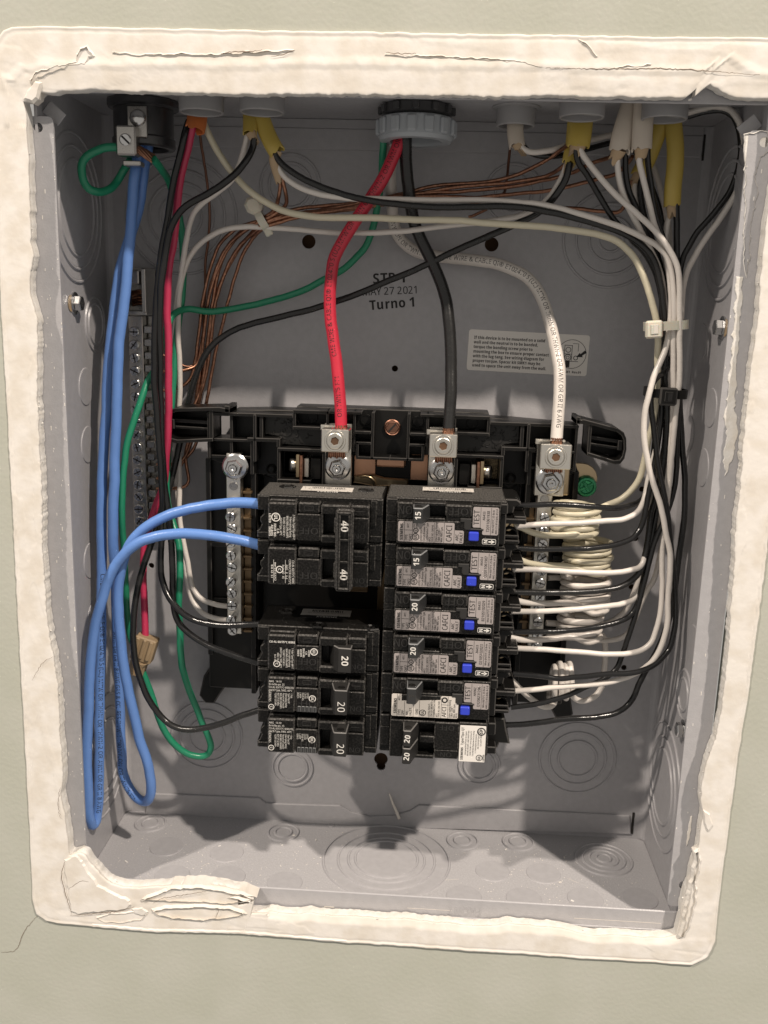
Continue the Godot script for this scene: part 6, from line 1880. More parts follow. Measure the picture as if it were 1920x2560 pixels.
	w = wire("white_wire", "white wire arching across the panel and down the left side to a neutral screw", "wire", "wire_white", 1.6, [Vector3(90.7, 191.9, 47), Vector3(88.8, 185.4, 46), Vector3(86.1, 179.8, 45), Vector3(83.4, 175.2, 43), Vector3(79.4, 170.9, 41), Vector3(69.4, 165.6, 38), Vector3(51.9, 161.9, 37), Vector3(31.5, 159, 36), Vector3(10.9, 156.1, 35), Vector3(-15.1, 154.1, 34), Vector3(-36.1, 153.6, 33), Vector3(-54.7, 154.5, 32), Vector3(-70.8, 155.2, 31), Vector3(-88.2, 155.4, 30), Vector3(-97.8, 154.2, 29), Vector3(-105.6, 151.5, 28), Vector3(-111.8, 147.9, 27), Vector3(-117, 143.4, 26), Vector3(-121.7, 136.6, 25), Vector3(-125.4, 127.6, 24), Vector3(-128.2, 113.3, 23), Vector3(-129, 86.3, 22), Vector3(-129.5, 58.5, 20), Vector3(-131, 24.4, 19), Vector3(-131.2, 1.4, 20), Vector3(-129.9, -19.1, 24), Vector3(-126.5, -32.8, 28), Vector3(-123, -46.6, 31), Vector3(-120.7, -58.1, 33), Vector3(-114.8, -65.6, 35), Vector3(-104.8, -69, 36), Vector3(-96.6, -70.2, 35)], "insulated wires in the panel")
	w = wire("black_wire", "black wire from the long left yellow sheath across the top to the right bundle", "wire", "wire_black_matt", 1.75, [Vector3(-67.1, 194.9, 50), Vector3(-65.3, 190.2, 50), Vector3(-58.7, 184.6, 50), Vector3(-46, 178, 50), Vector3(-27, 171.7, 50), Vector3(-6.8, 168.6, 50), Vector3(18.4, 167.2, 50), Vector3(43.4, 167.8, 50), Vector3(68.3, 167.4, 50), Vector3(93.2, 163.1, 51), Vector3(113.1, 158.7, 52), Vector3(123.2, 155.2, 52), Vector3(130.9, 151, 52), Vector3(136.8, 146.1, 52), Vector3(141.1, 139, 52), Vector3(144.5, 128.9, 52), Vector3(147.2, 115.7, 52), Vector3(149.8, 98.6, 51), Vector3(152.1, 76.1, 50), Vector3(154.1, 65.4, 50), Vector3(155.4, 50.3, 50), Vector3(156.4, 37.1, 49), Vector3(155.5, 23.6, 48), Vector3(153.1, 9.7, 48), Vector3(151.2, 2, 49), Vector3(150.9, -11.5, 50), Vector3(149.4, -23.2, 52), Vector3(147, -31.3, 54), Vector3(141.8, -37, 56), Vector3(135.1, -40.4, 58), Vector3(126.5, -41.8, 60), Vector3(111.8, -43, 62), Vector3(92.6, -43.8, 64), Vector3(73, -43.8, 65)], "insulated wires in the panel")
	w = wire("white_wire", "white wire from the long left yellow sheath, just under the black one, to the bundle", "wire", "wire_white", 1.6, [Vector3(-65.9, 193.3, 48), Vector3(-64.4, 185, 48), Vector3(-58.5, 178.9, 48), Vector3(-46.1, 173.1, 49), Vector3(-27.1, 170.6, 49), Vector3(-6.9, 170.7, 48), Vector3(30.8, 171.2, 47), Vector3(55.8, 170.7, 48), Vector3(80.6, 168.6, 50), Vector3(105.2, 163.2, 53), Vector3(123.5, 157.3, 56), Vector3(131.6, 153.6, 57), Vector3(140.4, 148.8, 58), Vector3(145.6, 142.5, 58), Vector3(148.7, 132.8, 58), Vector3(150.7, 118.6, 58), Vector3(153.1, 96.2, 57), Vector3(155, 75.4, 56), Vector3(157.5, 54.2, 55), Vector3(158.1, 36.6, 54), Vector3(158.4, 18.4, 50), Vector3(159.6, 1.6, 47), Vector3(160.3, -15.7, 45), Vector3(160.2, -27.1, 42), Vector3(158.8, -40.2, 40), Vector3(155.9, -48.1, 38), Vector3(151.4, -64.1, 36), Vector3(146.6, -76.8, 35), Vector3(140.7, -81, 34), Vector3(134.1, -82.2, 34), Vector3(118.3, -81.2, 34), Vector3(98.5, -80.3, 35)], "insulated wires in the panel")
	w = wire("black_wire", "black wire from the front right yellow sheath, slanting down into the right hand bundle", "wire", "wire_black", 1.6, [Vector3(93.3, 197.1, 56), Vector3(95.3, 190.9, 55), Vector3(100, 185.1, 54), Vector3(108.2, 174, 52), Vector3(117.1, 162.8, 50), Vector3(127.1, 153.1, 48), Vector3(136.5, 144.7, 47), Vector3(142.8, 135.1, 47), Vector3(146.2, 123.4, 48), Vector3(149.2, 103.5, 48), Vector3(151.5, 75.9, 48), Vector3(151.5, 65.1, 48), Vector3(151.8, 56.5, 48), Vector3(151.4, 43.4, 48), Vector3(150.3, 30.4, 50), Vector3(148.9, 20.6, 52), Vector3(147.3, 11, 54), Vector3(147, 8, 54), Vector3(146.1, 1.5, 55), Vector3(144.1, -5.4, 56), Vector3(140, -10.5, 58), Vector3(132.6, -13.8, 60), Vector3(124.2, -15.6, 61), Vector3(109.7, -17, 63), Vector3(90.9, -18.1, 64), Vector3(72.3, -17.8, 65)], "insulated wires in the panel")
	w = wire("white_wire", "white wire from the front right yellow sheath, curving over the others into the bundle", "wire", "wire_white", 1.6, [Vector3(94.7, 197.9, 57), Vector3(97.4, 193.9, 57), Vector3(106.5, 183.3, 58), Vector3(118, 172.3, 59), Vector3(130.6, 161.7, 61), Vector3(139.2, 154.4, 62), Vector3(145.6, 147, 62), Vector3(150.1, 138.4, 62), Vector3(152.6, 127.3, 61), Vector3(155, 104.8, 60), Vector3(157.1, 80, 59), Vector3(157.1, 68.8, 58), Vector3(157.4, 57.8, 57), Vector3(157.9, 44.7, 56), Vector3(158.3, 31.4, 54), Vector3(158.8, 17.8, 52), Vector3(159.1, 2.3, 50), Vector3(159.3, -14.7, 49), Vector3(160.3, -28.2, 50), Vector3(160.8, -41.6, 52), Vector3(160.3, -54.7, 55), Vector3(158.2, -65.9, 58), Vector3(155.7, -72.4, 60), Vector3(150.8, -76.5, 61), Vector3(142.6, -78.8, 62), Vector3(128.9, -79.1, 63), Vector3(114, -78.4, 64), Vector3(94.7, -77.8, 65), Vector3(75.8, -77.6, 65)], "insulated wires in the panel")
	w = wire("white_wire", "white wire from the tilted white sheath, bending down into the right hand bundle", "wire", "wire_white", 1.6, [Vector3(114.1, 201.6, 62), Vector3(114.2, 196.2, 60), Vector3(115.5, 187.7, 58), Vector3(118.3, 178.5, 56), Vector3(123.4, 169, 54), Vector3(129.8, 159.1, 52), Vector3(137, 148.7, 50), Vector3(143.6, 138, 49), Vector3(147.9, 123.4, 49), Vector3(151.3, 103.6, 49), Vector3(154.3, 75.8, 49), Vector3(152.9, 57.5, 47), Vector3(150.6, 36, 45), Vector3(148, 20.1, 47), Vector3(147.1, 12.9, 49), Vector3(144.3, 6.1, 53), Vector3(140.8, 2.6, 56), Vector3(132.8, -0.1, 60), Vector3(118.1, -1.3, 63), Vector3(99.1, -2.2, 65), Vector3(84.8, -3.3, 66), Vector3(72.5, -5.2, 66)], "insulated wires in the panel")
	w = wire("black_wire", "black wire from the tilted white sheath, going down behind the white wires", "wire", "wire_black", 1.6, [Vector3(118.3, 200, 58), Vector3(119.3, 193.4, 57), Vector3(120.3, 185.8, 55), Vector3(123.5, 176.4, 53), Vector3(128.1, 169.4, 51), Vector3(133.3, 159.7, 49), Vector3(139.7, 147.7, 47), Vector3(144.7, 133.2, 46), Vector3(148, 113.5, 46), Vector3(151.4, 75.6, 44), Vector3(151.5, 56.8, 42), Vector3(151.1, 38.2, 42), Vector3(150.5, 22.4, 44), Vector3(148.1, 13.1, 47), Vector3(144.2, 8.4, 50), Vector3(139.5, 7.3, 53), Vector3(131.5, 6.4, 57), Vector3(117.8, 7, 61), Vector3(107.7, 7.8, 63), Vector3(89.1, 7.8, 65), Vector3(71.8, 7, 66)], "insulated wires in the panel")
	w = wire("white_wire", "white wire from the upright white sheath down to the lowest arc fault breaker", "wire", "wire_white", 1.6, [Vector3(125, 199.2, 64), Vector3(125.7, 191.2, 62), Vector3(129.4, 180.6, 60), Vector3(133.6, 169.8, 58), Vector3(137.8, 160.5, 55), Vector3(143.8, 149.9, 52), Vector3(147.9, 138, 52), Vector3(150.2, 118.5, 54), Vector3(148.8, 96.4, 58), Vector3(142.9, 80.3, 62), Vector3(140.5, 68.6, 64), Vector3(139.5, 58, 64), Vector3(140.1, 48.3, 64), Vector3(141.9, 38.9, 64), Vector3(144.8, 29.2, 64), Vector3(148.2, 19.7, 64), Vector3(152.3, 9.9, 64), Vector3(157.3, -8, 63), Vector3(160.5, -18.1, 62), Vector3(162, -28.6, 61), Vector3(163, -42.6, 60), Vector3(163.4, -57.9, 61), Vector3(162.1, -66.3, 62), Vector3(159.3, -75.6, 63), Vector3(154.5, -83.2, 64), Vector3(148.4, -89.2, 64), Vector3(139.5, -93.5, 65), Vector3(129.7, -96.2, 66), Vector3(110.4, -98.9, 66), Vector3(91.1, -101.9, 66), Vector3(77.2, -103.8, 66)], "insulated wires in the panel")
	w = wire("black_wire", "black wire from the upright white sheath, dropping straight into the right hand bundle", "wire", "wire_black", 1.6, [Vector3(129.8, 200.3, 58), Vector3(131.1, 192.5, 57), Vector3(134, 181.3, 55), Vector3(137.2, 169.4, 53), Vector3(141.3, 158.8, 51), Vector3(146.8, 146.6, 49), Vector3(150.7, 133.3, 48), Vector3(154.1, 113.7, 48), Vector3(158.6, 76.1, 48), Vector3(161, 67.7, 48), Vector3(161.8, 50.3, 48), Vector3(162.9, 33.7, 48), Vector3(163.1, 20.4, 48), Vector3(161.8, 9, 48), Vector3(159.7, 0.7, 49), Vector3(157.1, -7.7, 50), Vector3(154.3, -16.3, 51), Vector3(152.2, -24.7, 52), Vector3(150.2, -34.8, 53), Vector3(148.2, -45.2, 54), Vector3(146.6, -53.7, 55), Vector3(145.3, -63.1, 55), Vector3(143.2, -71.9, 56), Vector3(141, -80.8, 57), Vector3(138.5, -88.6, 58), Vector3(133.4, -94, 59), Vector3(126.6, -98.3, 60), Vector3(119.1, -101.7, 61), Vector3(106.6, -107, 63), Vector3(91.9, -111.8, 64), Vector3(76.8, -114.5, 65)], "insulated wires in the panel")
	w = wire("white_wire", "white wire from the rear yellow sheath at right, half hidden behind the white sheaths", "wire", "wire_white", 1.6, [Vector3(128.3, 188.2, 42), Vector3(128.2, 181.5, 42), Vector3(129.3, 174.4, 42), Vector3(132.1, 167.7, 42), Vector3(137.6, 155.2, 42), Vector3(144.5, 140.7, 42), Vector3(149.6, 123.5, 43), Vector3(153.7, 98.4, 43), Vector3(156.1, 75.7, 44), Vector3(157.4, 49.1, 42), Vector3(155.7, 27.3, 40), Vector3(152.2, 13.9, 42), Vector3(151.2, -1.7, 46), Vector3(150.1, -17.3, 50), Vector3(147.3, -28, 54), Vector3(140.3, -29.6, 58), Vector3(125.2, -30.5, 62), Vector3(105.7, -29.7, 65), Vector3(86.5, -29.4, 66), Vector3(72.4, -30.1, 66)], "insulated wires in the panel")
	w = wire("black_wire", "black wire from the rear yellow sheath at right, twisted with bare copper", "wire", "wire_black", 1.6, [Vector3(131, 186.5, 44), Vector3(130.9, 179, 44), Vector3(133, 169.5, 44), Vector3(136.9, 158.7, 44), Vector3(143.2, 144.3, 44), Vector3(147.9, 130.9, 44), Vector3(151.3, 113.5, 44), Vector3(155, 75.7, 44), Vector3(156.2, 46.7, 44), Vector3(155.8, 20.3, 46), Vector3(154.1, -3.9, 48), Vector3(151.6, -22.8, 50), Vector3(149, -39.6, 52), Vector3(146.6, -51.2, 54), Vector3(141.7, -58.1, 56), Vector3(128.1, -63, 60), Vector3(108.5, -66, 63), Vector3(89, -67, 65), Vector3(74.1, -67.8, 65)], "insulated wires in the panel")
	w = wire("white_wire", "white wire from the long right yellow sheath, passing down behind the bundle", "wire", "wire_white", 1.6, [Vector3(145.7, 173.9, 50), Vector3(146.6, 167, 48), Vector3(146.2, 160.2, 46), Vector3(146.8, 148, 44), Vector3(150.6, 128.5, 42), Vector3(155.5, 103.5, 42), Vector3(159.1, 75.7, 42), Vector3(160.6, 49.2, 42), Vector3(159.9, 22.4, 42), Vector3(157.2, 0.8, 44), Vector3(154.5, -20.9, 46), Vector3(151, -34.5, 48), Vector3(146.2, -47.6, 52), Vector3(138, -50.3, 57), Vector3(127, -50.9, 61), Vector3(112.1, -52.3, 64), Vector3(93, -53.9, 66), Vector3(73.3, -55.1, 66)], "insulated wires in the panel")
	w = wire("black_wire", "black wire from the long right yellow sheath, running outermost along the right wall", "wire", "wire_black", 1.75, [Vector3(149.3, 172.6, 50), Vector3(150.3, 164.6, 49), Vector3(151.4, 152.8, 48), Vector3(152.6, 140.4, 48), Vector3(155.1, 118.7, 48), Vector3(158, 93.7, 48), Vector3(159.9, 76.2, 48), Vector3(161.7, 65.4, 48), Vector3(164.7, 50.3, 47), Vector3(167.6, 33.6, 46), Vector3(169.9, 17, 46), Vector3(170.8, 2.1, 46), Vector3(170.6, -11.6, 46), Vector3(170.3, -25.6, 46), Vector3(170, -36, 46), Vector3(169, -51.3, 46), Vector3(167.1, -65.8, 46), Vector3(163.3, -80.1, 47), Vector3(155.6, -96, 50), Vector3(152.7, -102, 52), Vector3(150, -109.3, 54), Vector3(145.6, -114.5, 56), Vector3(139.3, -117.5, 58), Vector3(129.8, -119.5, 60), Vector3(107.6, -121.6, 63), Vector3(87.7, -124.1, 65), Vector3(70.3, -125.8, 66)], "insulated wires in the panel")
	w = wire("white_wire", "white wire looping out along the right wall from the far right bushing", "wire", "wire_white", 1.6, [Vector3(143.9, 216.7, 46), Vector3(149.6, 217.1, 48), Vector3(156.8, 218.9, 50), Vector3(164.7, 220, 52), Vector3(170.7, 218.2, 54), Vector3(174.9, 213.2, 56), Vector3(178, 206.1, 57), Vector3(179.9, 196, 58), Vector3(179.9, 184.3, 57), Vector3(177.1, 174.9, 56), Vector3(172.7, 165.2, 54), Vector3(168.1, 156.7, 52), Vector3(162.8, 147.1, 50), Vector3(158.8, 137.4, 48), Vector3(157.8, 127.7, 46), Vector3(158.6, 111.3, 45), Vector3(160.2, 85.9, 44), Vector3(161.4, 62.4, 42), Vector3(161.5, 35.8, 41), Vector3(159.8, 11.1, 40), Vector3(157, -14.2, 39), Vector3(153.8, -30.2, 38), Vector3(151.3, -39.4, 37), Vector3(147.9, -52.6, 36), Vector3(144, -62.5, 35), Vector3(134.3, -70.3, 34), Vector3(117.6, -71.7, 34), Vector3(97.9, -71.4, 35)], "insulated wires in the panel")
	w = wire("black_wire", "black wire looping out along the right wall from the far right bushing", "wire", "wire_black", 1.6, [Vector3(144.5, 215.2, 44), Vector3(150.3, 215.7, 46), Vector3(159.8, 218, 49), Vector3(168.1, 218.2, 51), Vector3(173.3, 214.8, 53), Vector3(176.7, 208.6, 54), Vector3(178.4, 199, 55), Vector3(178, 189.3, 55), Vector3(175.1, 177.4, 54), Vector3(171.1, 170.2, 53), Vector3(165, 161.2, 51), Vector3(162, 157.2, 50), Vector3(158.7, 151, 49), Vector3(156.1, 145.1, 48), Vector3(155.2, 135.9, 46), Vector3(155.4, 121.2, 46), Vector3(155.5, 98.7, 48), Vector3(151.9, 83.6, 52), Vector3(146.3, 79.9, 56), Vector3(143.7, 76.5, 58), Vector3(143.2, 65.5, 60), Vector3(145.2, 54.4, 60), Vector3(148.1, 41.5, 59), Vector3(151.1, 29.9, 58), Vector3(154.4, 18.7, 58), Vector3(158.1, 4, 57), Vector3(160.9, -9.3, 57), Vector3(163.8, -21.4, 56), Vector3(166, -33.2, 56), Vector3(168.3, -47, 56), Vector3(169.1, -60, 58), Vector3(167.9, -66.7, 60), Vector3(164.8, -75.7, 62), Vector3(158.4, -82.6, 65), Vector3(151.2, -86.7, 67), Vector3(142.3, -89, 68), Vector3(131.5, -89.5, 68), Vector3(114.4, -91.8, 68), Vector3(103.3, -94, 67), Vector3(95.5, -93.5, 67), Vector3(76.6, -92.9, 66)], "insulated wires in the panel")
	w = wire("white_wire", "white wire curving right from the small bushing behind the yellow sheath", "wire", "wire_white", 1.6, [Vector3(63.2, 203.1, 44), Vector3(64.3, 200.7, 44), Vector3(67.9, 198, 44), Vector3(72.6, 197, 43), Vector3(79.6, 198, 42), Vector3(88.3, 200.4, 40), Vector3(97.1, 203.2, 38), Vector3(105.9, 205.6, 36), Vector3(116, 208.5, 34), Vector3(122.5, 209.4, 32), Vector3(130.7, 207.1, 30), Vector3(136.3, 200, 30), Vector3(142, 187.8, 32), Vector3(147.9, 168.1, 36), Vector3(152.2, 143.6, 38)], "insulated wires in the panel")
	w = wire("black_wire", "black wire curving right from the small bushing below the white one", "wire", "wire_black", 1.5, [Vector3(65.8, 203, 42), Vector3(67.8, 199.7, 42), Vector3(72.3, 196.6, 41), Vector3(79.5, 195.3, 40), Vector3(88.8, 196.7, 38), Vector3(99.6, 199.8, 36), Vector3(110.2, 203.2, 34), Vector3(120.4, 205.1, 32), Vector3(128.1, 202.2, 30), Vector3(134.4, 192.7, 30), Vector3(141.6, 178.1, 32), Vector3(149.2, 153.5, 36), Vector3(152.1, 133.6, 38)], "insulated wires in the panel")
	w = wire("main_red_wire", "thick red stranded supply wire with printed lettering, from the grey connector to the left lug", "wire", "wire_red", 3.45, [Vector3(0.5, 212, 40), Vector3(0.1, 202.8, 41), Vector3(-3.3, 192.6, 42), Vector3(-8.3, 182.1, 43), Vector3(-14.9, 171, 43), Vector3(-22.3, 159.2, 43), Vector3(-29.3, 148.1, 43), Vector3(-34.3, 138.6, 43), Vector3(-36.4, 128.2, 43), Vector3(-36.8, 117.3, 43), Vector3(-36, 105.3, 44), Vector3(-33.8, 93.6, 45), Vector3(-31.3, 81.6, 47), Vector3(-29.1, 64.4, 50), Vector3(-27.8, 45.4, 52)], "thick supply wires")
	wire_print(w[0], reversed_line(w[1]), 3.45, "OR TWN75 FT1", 6, 2.5, mat.ink_black, 0.1)
	wire_print(w[0], reversed_line(w[1]), 3.45, "CME WIRE & CABLE QI® E102470 S (UL) MTW OR THHN OR THWN-2 OR AWM OR GR II 6 AWG", 40, 2.5, mat.ink_black, 0.1)
	w = wire("main_black_wire", "thick black stranded supply wire from the grey connector to the middle lug", "wire", "wire_black_matt", 3.45, [Vector3(3.1, 211.6, 42), Vector3(3.4, 201.7, 41), Vector3(4.2, 189, 38), Vector3(6.1, 177.2, 35), Vector3(9.4, 160.3, 32), Vector3(15.3, 147, 30), Vector3(23, 132.7, 30), Vector3(28.3, 119.2, 32), Vector3(31.5, 104.6, 36), Vector3(33.3, 87.6, 40), Vector3(33.4, 70.5, 45), Vector3(33.4, 45.6, 51)], "thick supply wires")
	w = wire("main_white_wire", "thick white stranded supply wire with printed lettering, arching right to the neutral lug", "wire", "wire_white", 3.45, [Vector3(-3.2, 212.6, 36), Vector3(-4.6, 199.6, 30), Vector3(-5.4, 186, 22), Vector3(-4.5, 171.6, 15), Vector3(-2.7, 159.1, 11), Vector3(2.3, 151.3, 9), Vector3(10.7, 145.5, 9), Vector3(25.3, 142.6, 10), Vector3(43.5, 141.2, 12), Vector3(57, 139.6, 14), Vector3(66.7, 136.4, 16), Vector3(75.6, 131.6, 18), Vector3(83.6, 121.6, 22), Vector3(89.4, 107.2, 28), Vector3(92.8, 93.4, 34), Vector3(94.5, 80.7, 40), Vector3(94.9, 64, 46), Vector3(94.3, 42.1, 52)], "thick supply wires")
	wire_print(w[0], w[1], 3.45, "NYLON OR TWN75 FT1", 56, 2.5, mat.ink_black, -0.1)
	wire_print(w[0], w[1], 3.45, "CME WIRE & CABLE QI® E102470 S (UL) MTW OR THHN OR THWN-2 OR AWM OR GR II 6 AWG", 94, 2.5, mat.ink_black, 0.05)
	w = wire("neutral_pigtail", "cream coiled pigtail from the second arc fault breaker, middle coil at right", "wire", "wire_cream", 1.8, [Vector3(71.5, -22.7, 66), Vector3(75.3, -23.9, 65), Vector3(82, -26.7, 62), Vector3(95.5, -29.1, 56), Vector3(106.9, -30.3, 54)] + coil(Vector3(118, -34.6, 43), Vector3(117.7, -16.6, 43), 13.0, 10.5, -4.7, 1.3, 0.4) + [Vector3(113.4, -16.8, 36), Vector3(103.9, -14.9, 34), Vector3(95.5, -15.2, 34)], "coiled pigtails")
	w = wire("neutral_pigtail", "cream pigtail from the topmost arc fault breaker into the upper coil", "wire", "wire_cream", 1.8, [Vector3(71.5, -4.7, 66), Vector3(75.8, -5.5, 65), Vector3(83.9, -9.1, 61), Vector3(94.2, -11.3, 57), Vector3(103.6, -11.1, 55), Vector3(109.2, -10.6, 54), Vector3(112.8, -11.1, 48)], "coiled pigtails")
	w = wire("neutral_pigtail", "white tightly coiled pigtail from the third arc fault breaker", "wire", "wire_white", 1.8, [Vector3(72.9, -48.2, 66), Vector3(76.8, -48.9, 65), Vector3(83.5, -50.4, 62), Vector3(98.9, -52.2, 56), Vector3(110.7, -52.6, 54)] + coil(Vector3(118.6, -58.1, 43), Vector3(118.6, -38.9, 41), 13.4, 10.5, -4.8, 1.3, 0.1) + [Vector3(112.2, -45.9, 30), Vector3(104.9, -43.9, 31), Vector3(97.4, -43.6, 33)], "coiled pigtails")
	w = wire("neutral_pigtail", "white pigtail with open glossy turns from the fourth arc fault breaker", "wire", "wire_white", 1.8, [Vector3(73.7, -70.8, 66), Vector3(78.1, -71.8, 65), Vector3(84.8, -73.1, 62), Vector3(100.3, -74, 56), Vector3(111.6, -73.1, 54)] + coil(Vector3(116.5, -75.9, 44), Vector3(116.8, -60.8, 42), 12.4, 10.0, -3.8, 1.3, 0.2) + [Vector3(114, -71.5, 30), Vector3(105.5, -73.1, 31), Vector3(98.2, -72.4, 33)], "coiled pigtails")
	w = wire("neutral_pigtail", "white pigtail wound into four upright loops beside the lowest arc fault breaker", "wire", "wire_white", 1.8, [Vector3(75.9, -97.5, 64), Vector3(79.6, -101.6, 62), Vector3(84.2, -107, 59), Vector3(90.6, -113.3, 56), Vector3(96.7, -117.9, 53), Vector3(102.1, -118.9, 50), Vector3(104.6, -117.1, 47)] + coil_upright(Vector3(100.8, -104, 48), Vector3(113.8, -103.6, 46), 10.2, 6.5, 3.9, 2.9) + [Vector3(115.4, -114.9, 44), Vector3(119.3, -118, 42), Vector3(124.7, -118.6, 40), Vector3(130.9, -115.2, 38), Vector3(134.2, -109.2, 36), Vector3(135.2, -99.9, 34), Vector3(134.9, -86.8, 33), Vector3(133.7, -80, 32), Vector3(129.8, -78.2, 31), Vector3(115.6, -79.1, 32), Vector3(99.1, -79.8, 34)], "coiled pigtails")
	w = wire("copper_wire", "bare copper wire from the front right yellow sheath, topmost across the back", "copper wire", "copper", 1.08, [Vector3(91.1, 200.6, 54), Vector3(87, 198.1, 46), Vector3(80.3, 193.9, 38), Vector3(68.7, 189, 30), Vector3(56.5, 185.5, 24), Vector3(43.8, 183.8, 20), Vector3(17.6, 180.9, 18), Vector3(-2, 176.2, 20), Vector3(-26.8, 170.7, 24), Vector3(-44.8, 167.9, 28), Vector3(-57.7, 165.7, 30), Vector3(-68.1, 162.6, 31), Vector3(-77.1, 158.9, 31), Vector3(-88.3, 153.4, 26), Vector3(-98.2, 145.8, 20), Vector3(-105.3, 134.8, 16), Vector3(-110.9, 121.9, 14), Vector3(-114.9, 105.5, 12), Vector3(-117.4, 89, 12), Vector3(-120.5, 76.2, 14), Vector3(-127.5, 72.4, 18), Vector3(-143.4, 71.4, 20)], "bare copper ground wires in the tied bundle")
	w = wire("copper_wire", "bare copper wire of the ground bundle that sags lowest at the middle before the tie", "copper wire", "copper", 1.08, [Vector3(93.3, 194.6, 48), Vector3(88.1, 189.7, 42), Vector3(81.2, 186.8, 34), Vector3(62.9, 183.9, 26), Vector3(41.2, 181.6, 21), Vector3(17.7, 178.7, 20), Vector3(-3.2, 174, 22), Vector3(-21.3, 168.6, 26), Vector3(-42, 165.4, 29), Vector3(-57.6, 163.3, 31), Vector3(-70.6, 159.9, 32), Vector3(-78.2, 156.3, 31), Vector3(-85, 151.9, 26), Vector3(-94.4, 143.3, 20), Vector3(-102.5, 130.1, 15), Vector3(-108.4, 113.9, 13), Vector3(-112.8, 94.6, 12), Vector3(-116.5, 75.1, 12), Vector3(-119.6, 59.3, 12), Vector3(-123.6, 48.7, 15), Vector3(-132.6, 45.3, 18), Vector3(-144.6, 44.5, 20)], "bare copper ground wires in the tied bundle")
	w = wire("copper_wire", "bare copper wire from the tilted white sheath, first to fan out from the tie", "copper wire", "copper", 1.08, [Vector3(113.9, 195.4, 58), Vector3(111.4, 193.6, 54), Vector3(104.1, 191.8, 46), Vector3(95.7, 188.5, 38), Vector3(84.3, 185.4, 30), Vector3(63.2, 181.7, 24), Vector3(41.3, 179.6, 21), Vector3(17.8, 177.6, 21), Vector3(-3.2, 174.9, 23), Vector3(-26.6, 169.5, 26), Vector3(-44.7, 166.3, 29), Vector3(-60.2, 163.3, 31), Vector3(-70.6, 160.4, 32), Vector3(-79.8, 158.3, 31), Vector3(-93.6, 153.8, 26), Vector3(-102.9, 146.7, 21), Vector3(-108.9, 137.8, 17), Vector3(-113.6, 126.1, 14), Vector3(-117.1, 110.9, 12), Vector3(-119.6, 91.7, 12), Vector3(-121.9, 76.7, 13), Vector3(-125.9, 65, 16), Vector3(-135.1, 60.4, 18), Vector3(-144.2, 60, 20)], "bare copper ground wires in the tied bundle")
	w = wire("copper_wire", "bare copper wire from the upright white sheath, ending in the curled tail below the hook", "copper wire", "copper", 1.08, [Vector3(123.1, 194.1, 56), Vector3(122, 191.6, 50), Vector3(117.5, 187.5, 42), Vector3(108.8, 185.2, 36), Vector3(100.7, 183.1, 32), Vector3(82.4, 179.3, 27), Vector3(63.5, 177.3, 24), Vector3(44.1, 176, 22), Vector3(17.9, 175.5, 22), Vector3(-3.1, 172.8, 24), Vector3(-26.5, 167.9, 27), Vector3(-44.5, 164.7, 30), Vector3(-60.1, 162.2, 32), Vector3(-70.6, 158.9, 32), Vector3(-77.1, 155.8, 31), Vector3(-83.5, 151.9, 27), Vector3(-91.5, 145.9, 21), Vector3(-99.2, 134.9, 16), Vector3(-106.1, 120.4, 13), Vector3(-110.4, 102.9, 12), Vector3(-113.5, 83.6, 12), Vector3(-116.6, 63.9, 12), Vector3(-121.5, 46.7, 12), Vector3(-125.5, 32.3, 13), Vector3(-127.5, 22, 14), Vector3(-127.6, 15.2, 15), Vector3(-126.3, 8, 17), Vector3(-126.1, 4.1, 18), Vector3(-128, 1.3, 19), Vector3(-132.9, 0.1, 20), Vector3(-145.2, -0.9, 20)], "bare copper ground wires in the tied bundle")
	w = wire("copper_wire", "bare copper wire of the pair from the long left yellow sheath, front strand", "copper wire", "copper", 1.08, [Vector3(-63.5, 182.5, 47), Vector3(-62.6, 178.1, 46), Vector3(-61.7, 172.5, 42), Vector3(-62.3, 168, 38), Vector3(-66.1, 164.9, 34), Vector3(-72, 161.3, 33), Vector3(-79.8, 157.8, 31), Vector3(-90.4, 152.3, 26), Vector3(-99.9, 144.2, 20), Vector3(-107.5, 131, 16), Vector3(-112.9, 113.8, 13), Vector3(-116.2, 94.5, 12), Vector3(-118.8, 72.2, 12), Vector3(-121.3, 55.2, 12), Vector3(-125.1, 38.2, 14), Vector3(-131.1, 31.1, 18), Vector3(-145, 29.7, 20)], "bare copper ground wires in the tied bundle")
	w = wire("copper_wire", "bare copper wire of the pair from the long left yellow sheath, rear strand", "copper wire", "copper", 1.08, [Vector3(-64.8, 182.3, 45), Vector3(-64.5, 177.1, 44), Vector3(-66.1, 170.2, 40), Vector3(-68.4, 165.6, 36), Vector3(-72, 162.8, 33), Vector3(-78.9, 159.4, 30), Vector3(-89.5, 153.9, 25), Vector3(-97.1, 147.4, 20), Vector3(-103, 138, 16), Vector3(-107.5, 124.7, 14), Vector3(-110.9, 108.4, 12), Vector3(-114, 89.1, 12), Vector3(-117.2, 66.7, 12), Vector3(-120.9, 46.7, 12), Vector3(-125.3, 26.7, 14), Vector3(-131.4, 16.1, 18), Vector3(-144.8, 14.5, 20)], "bare copper ground wires in the tied bundle")
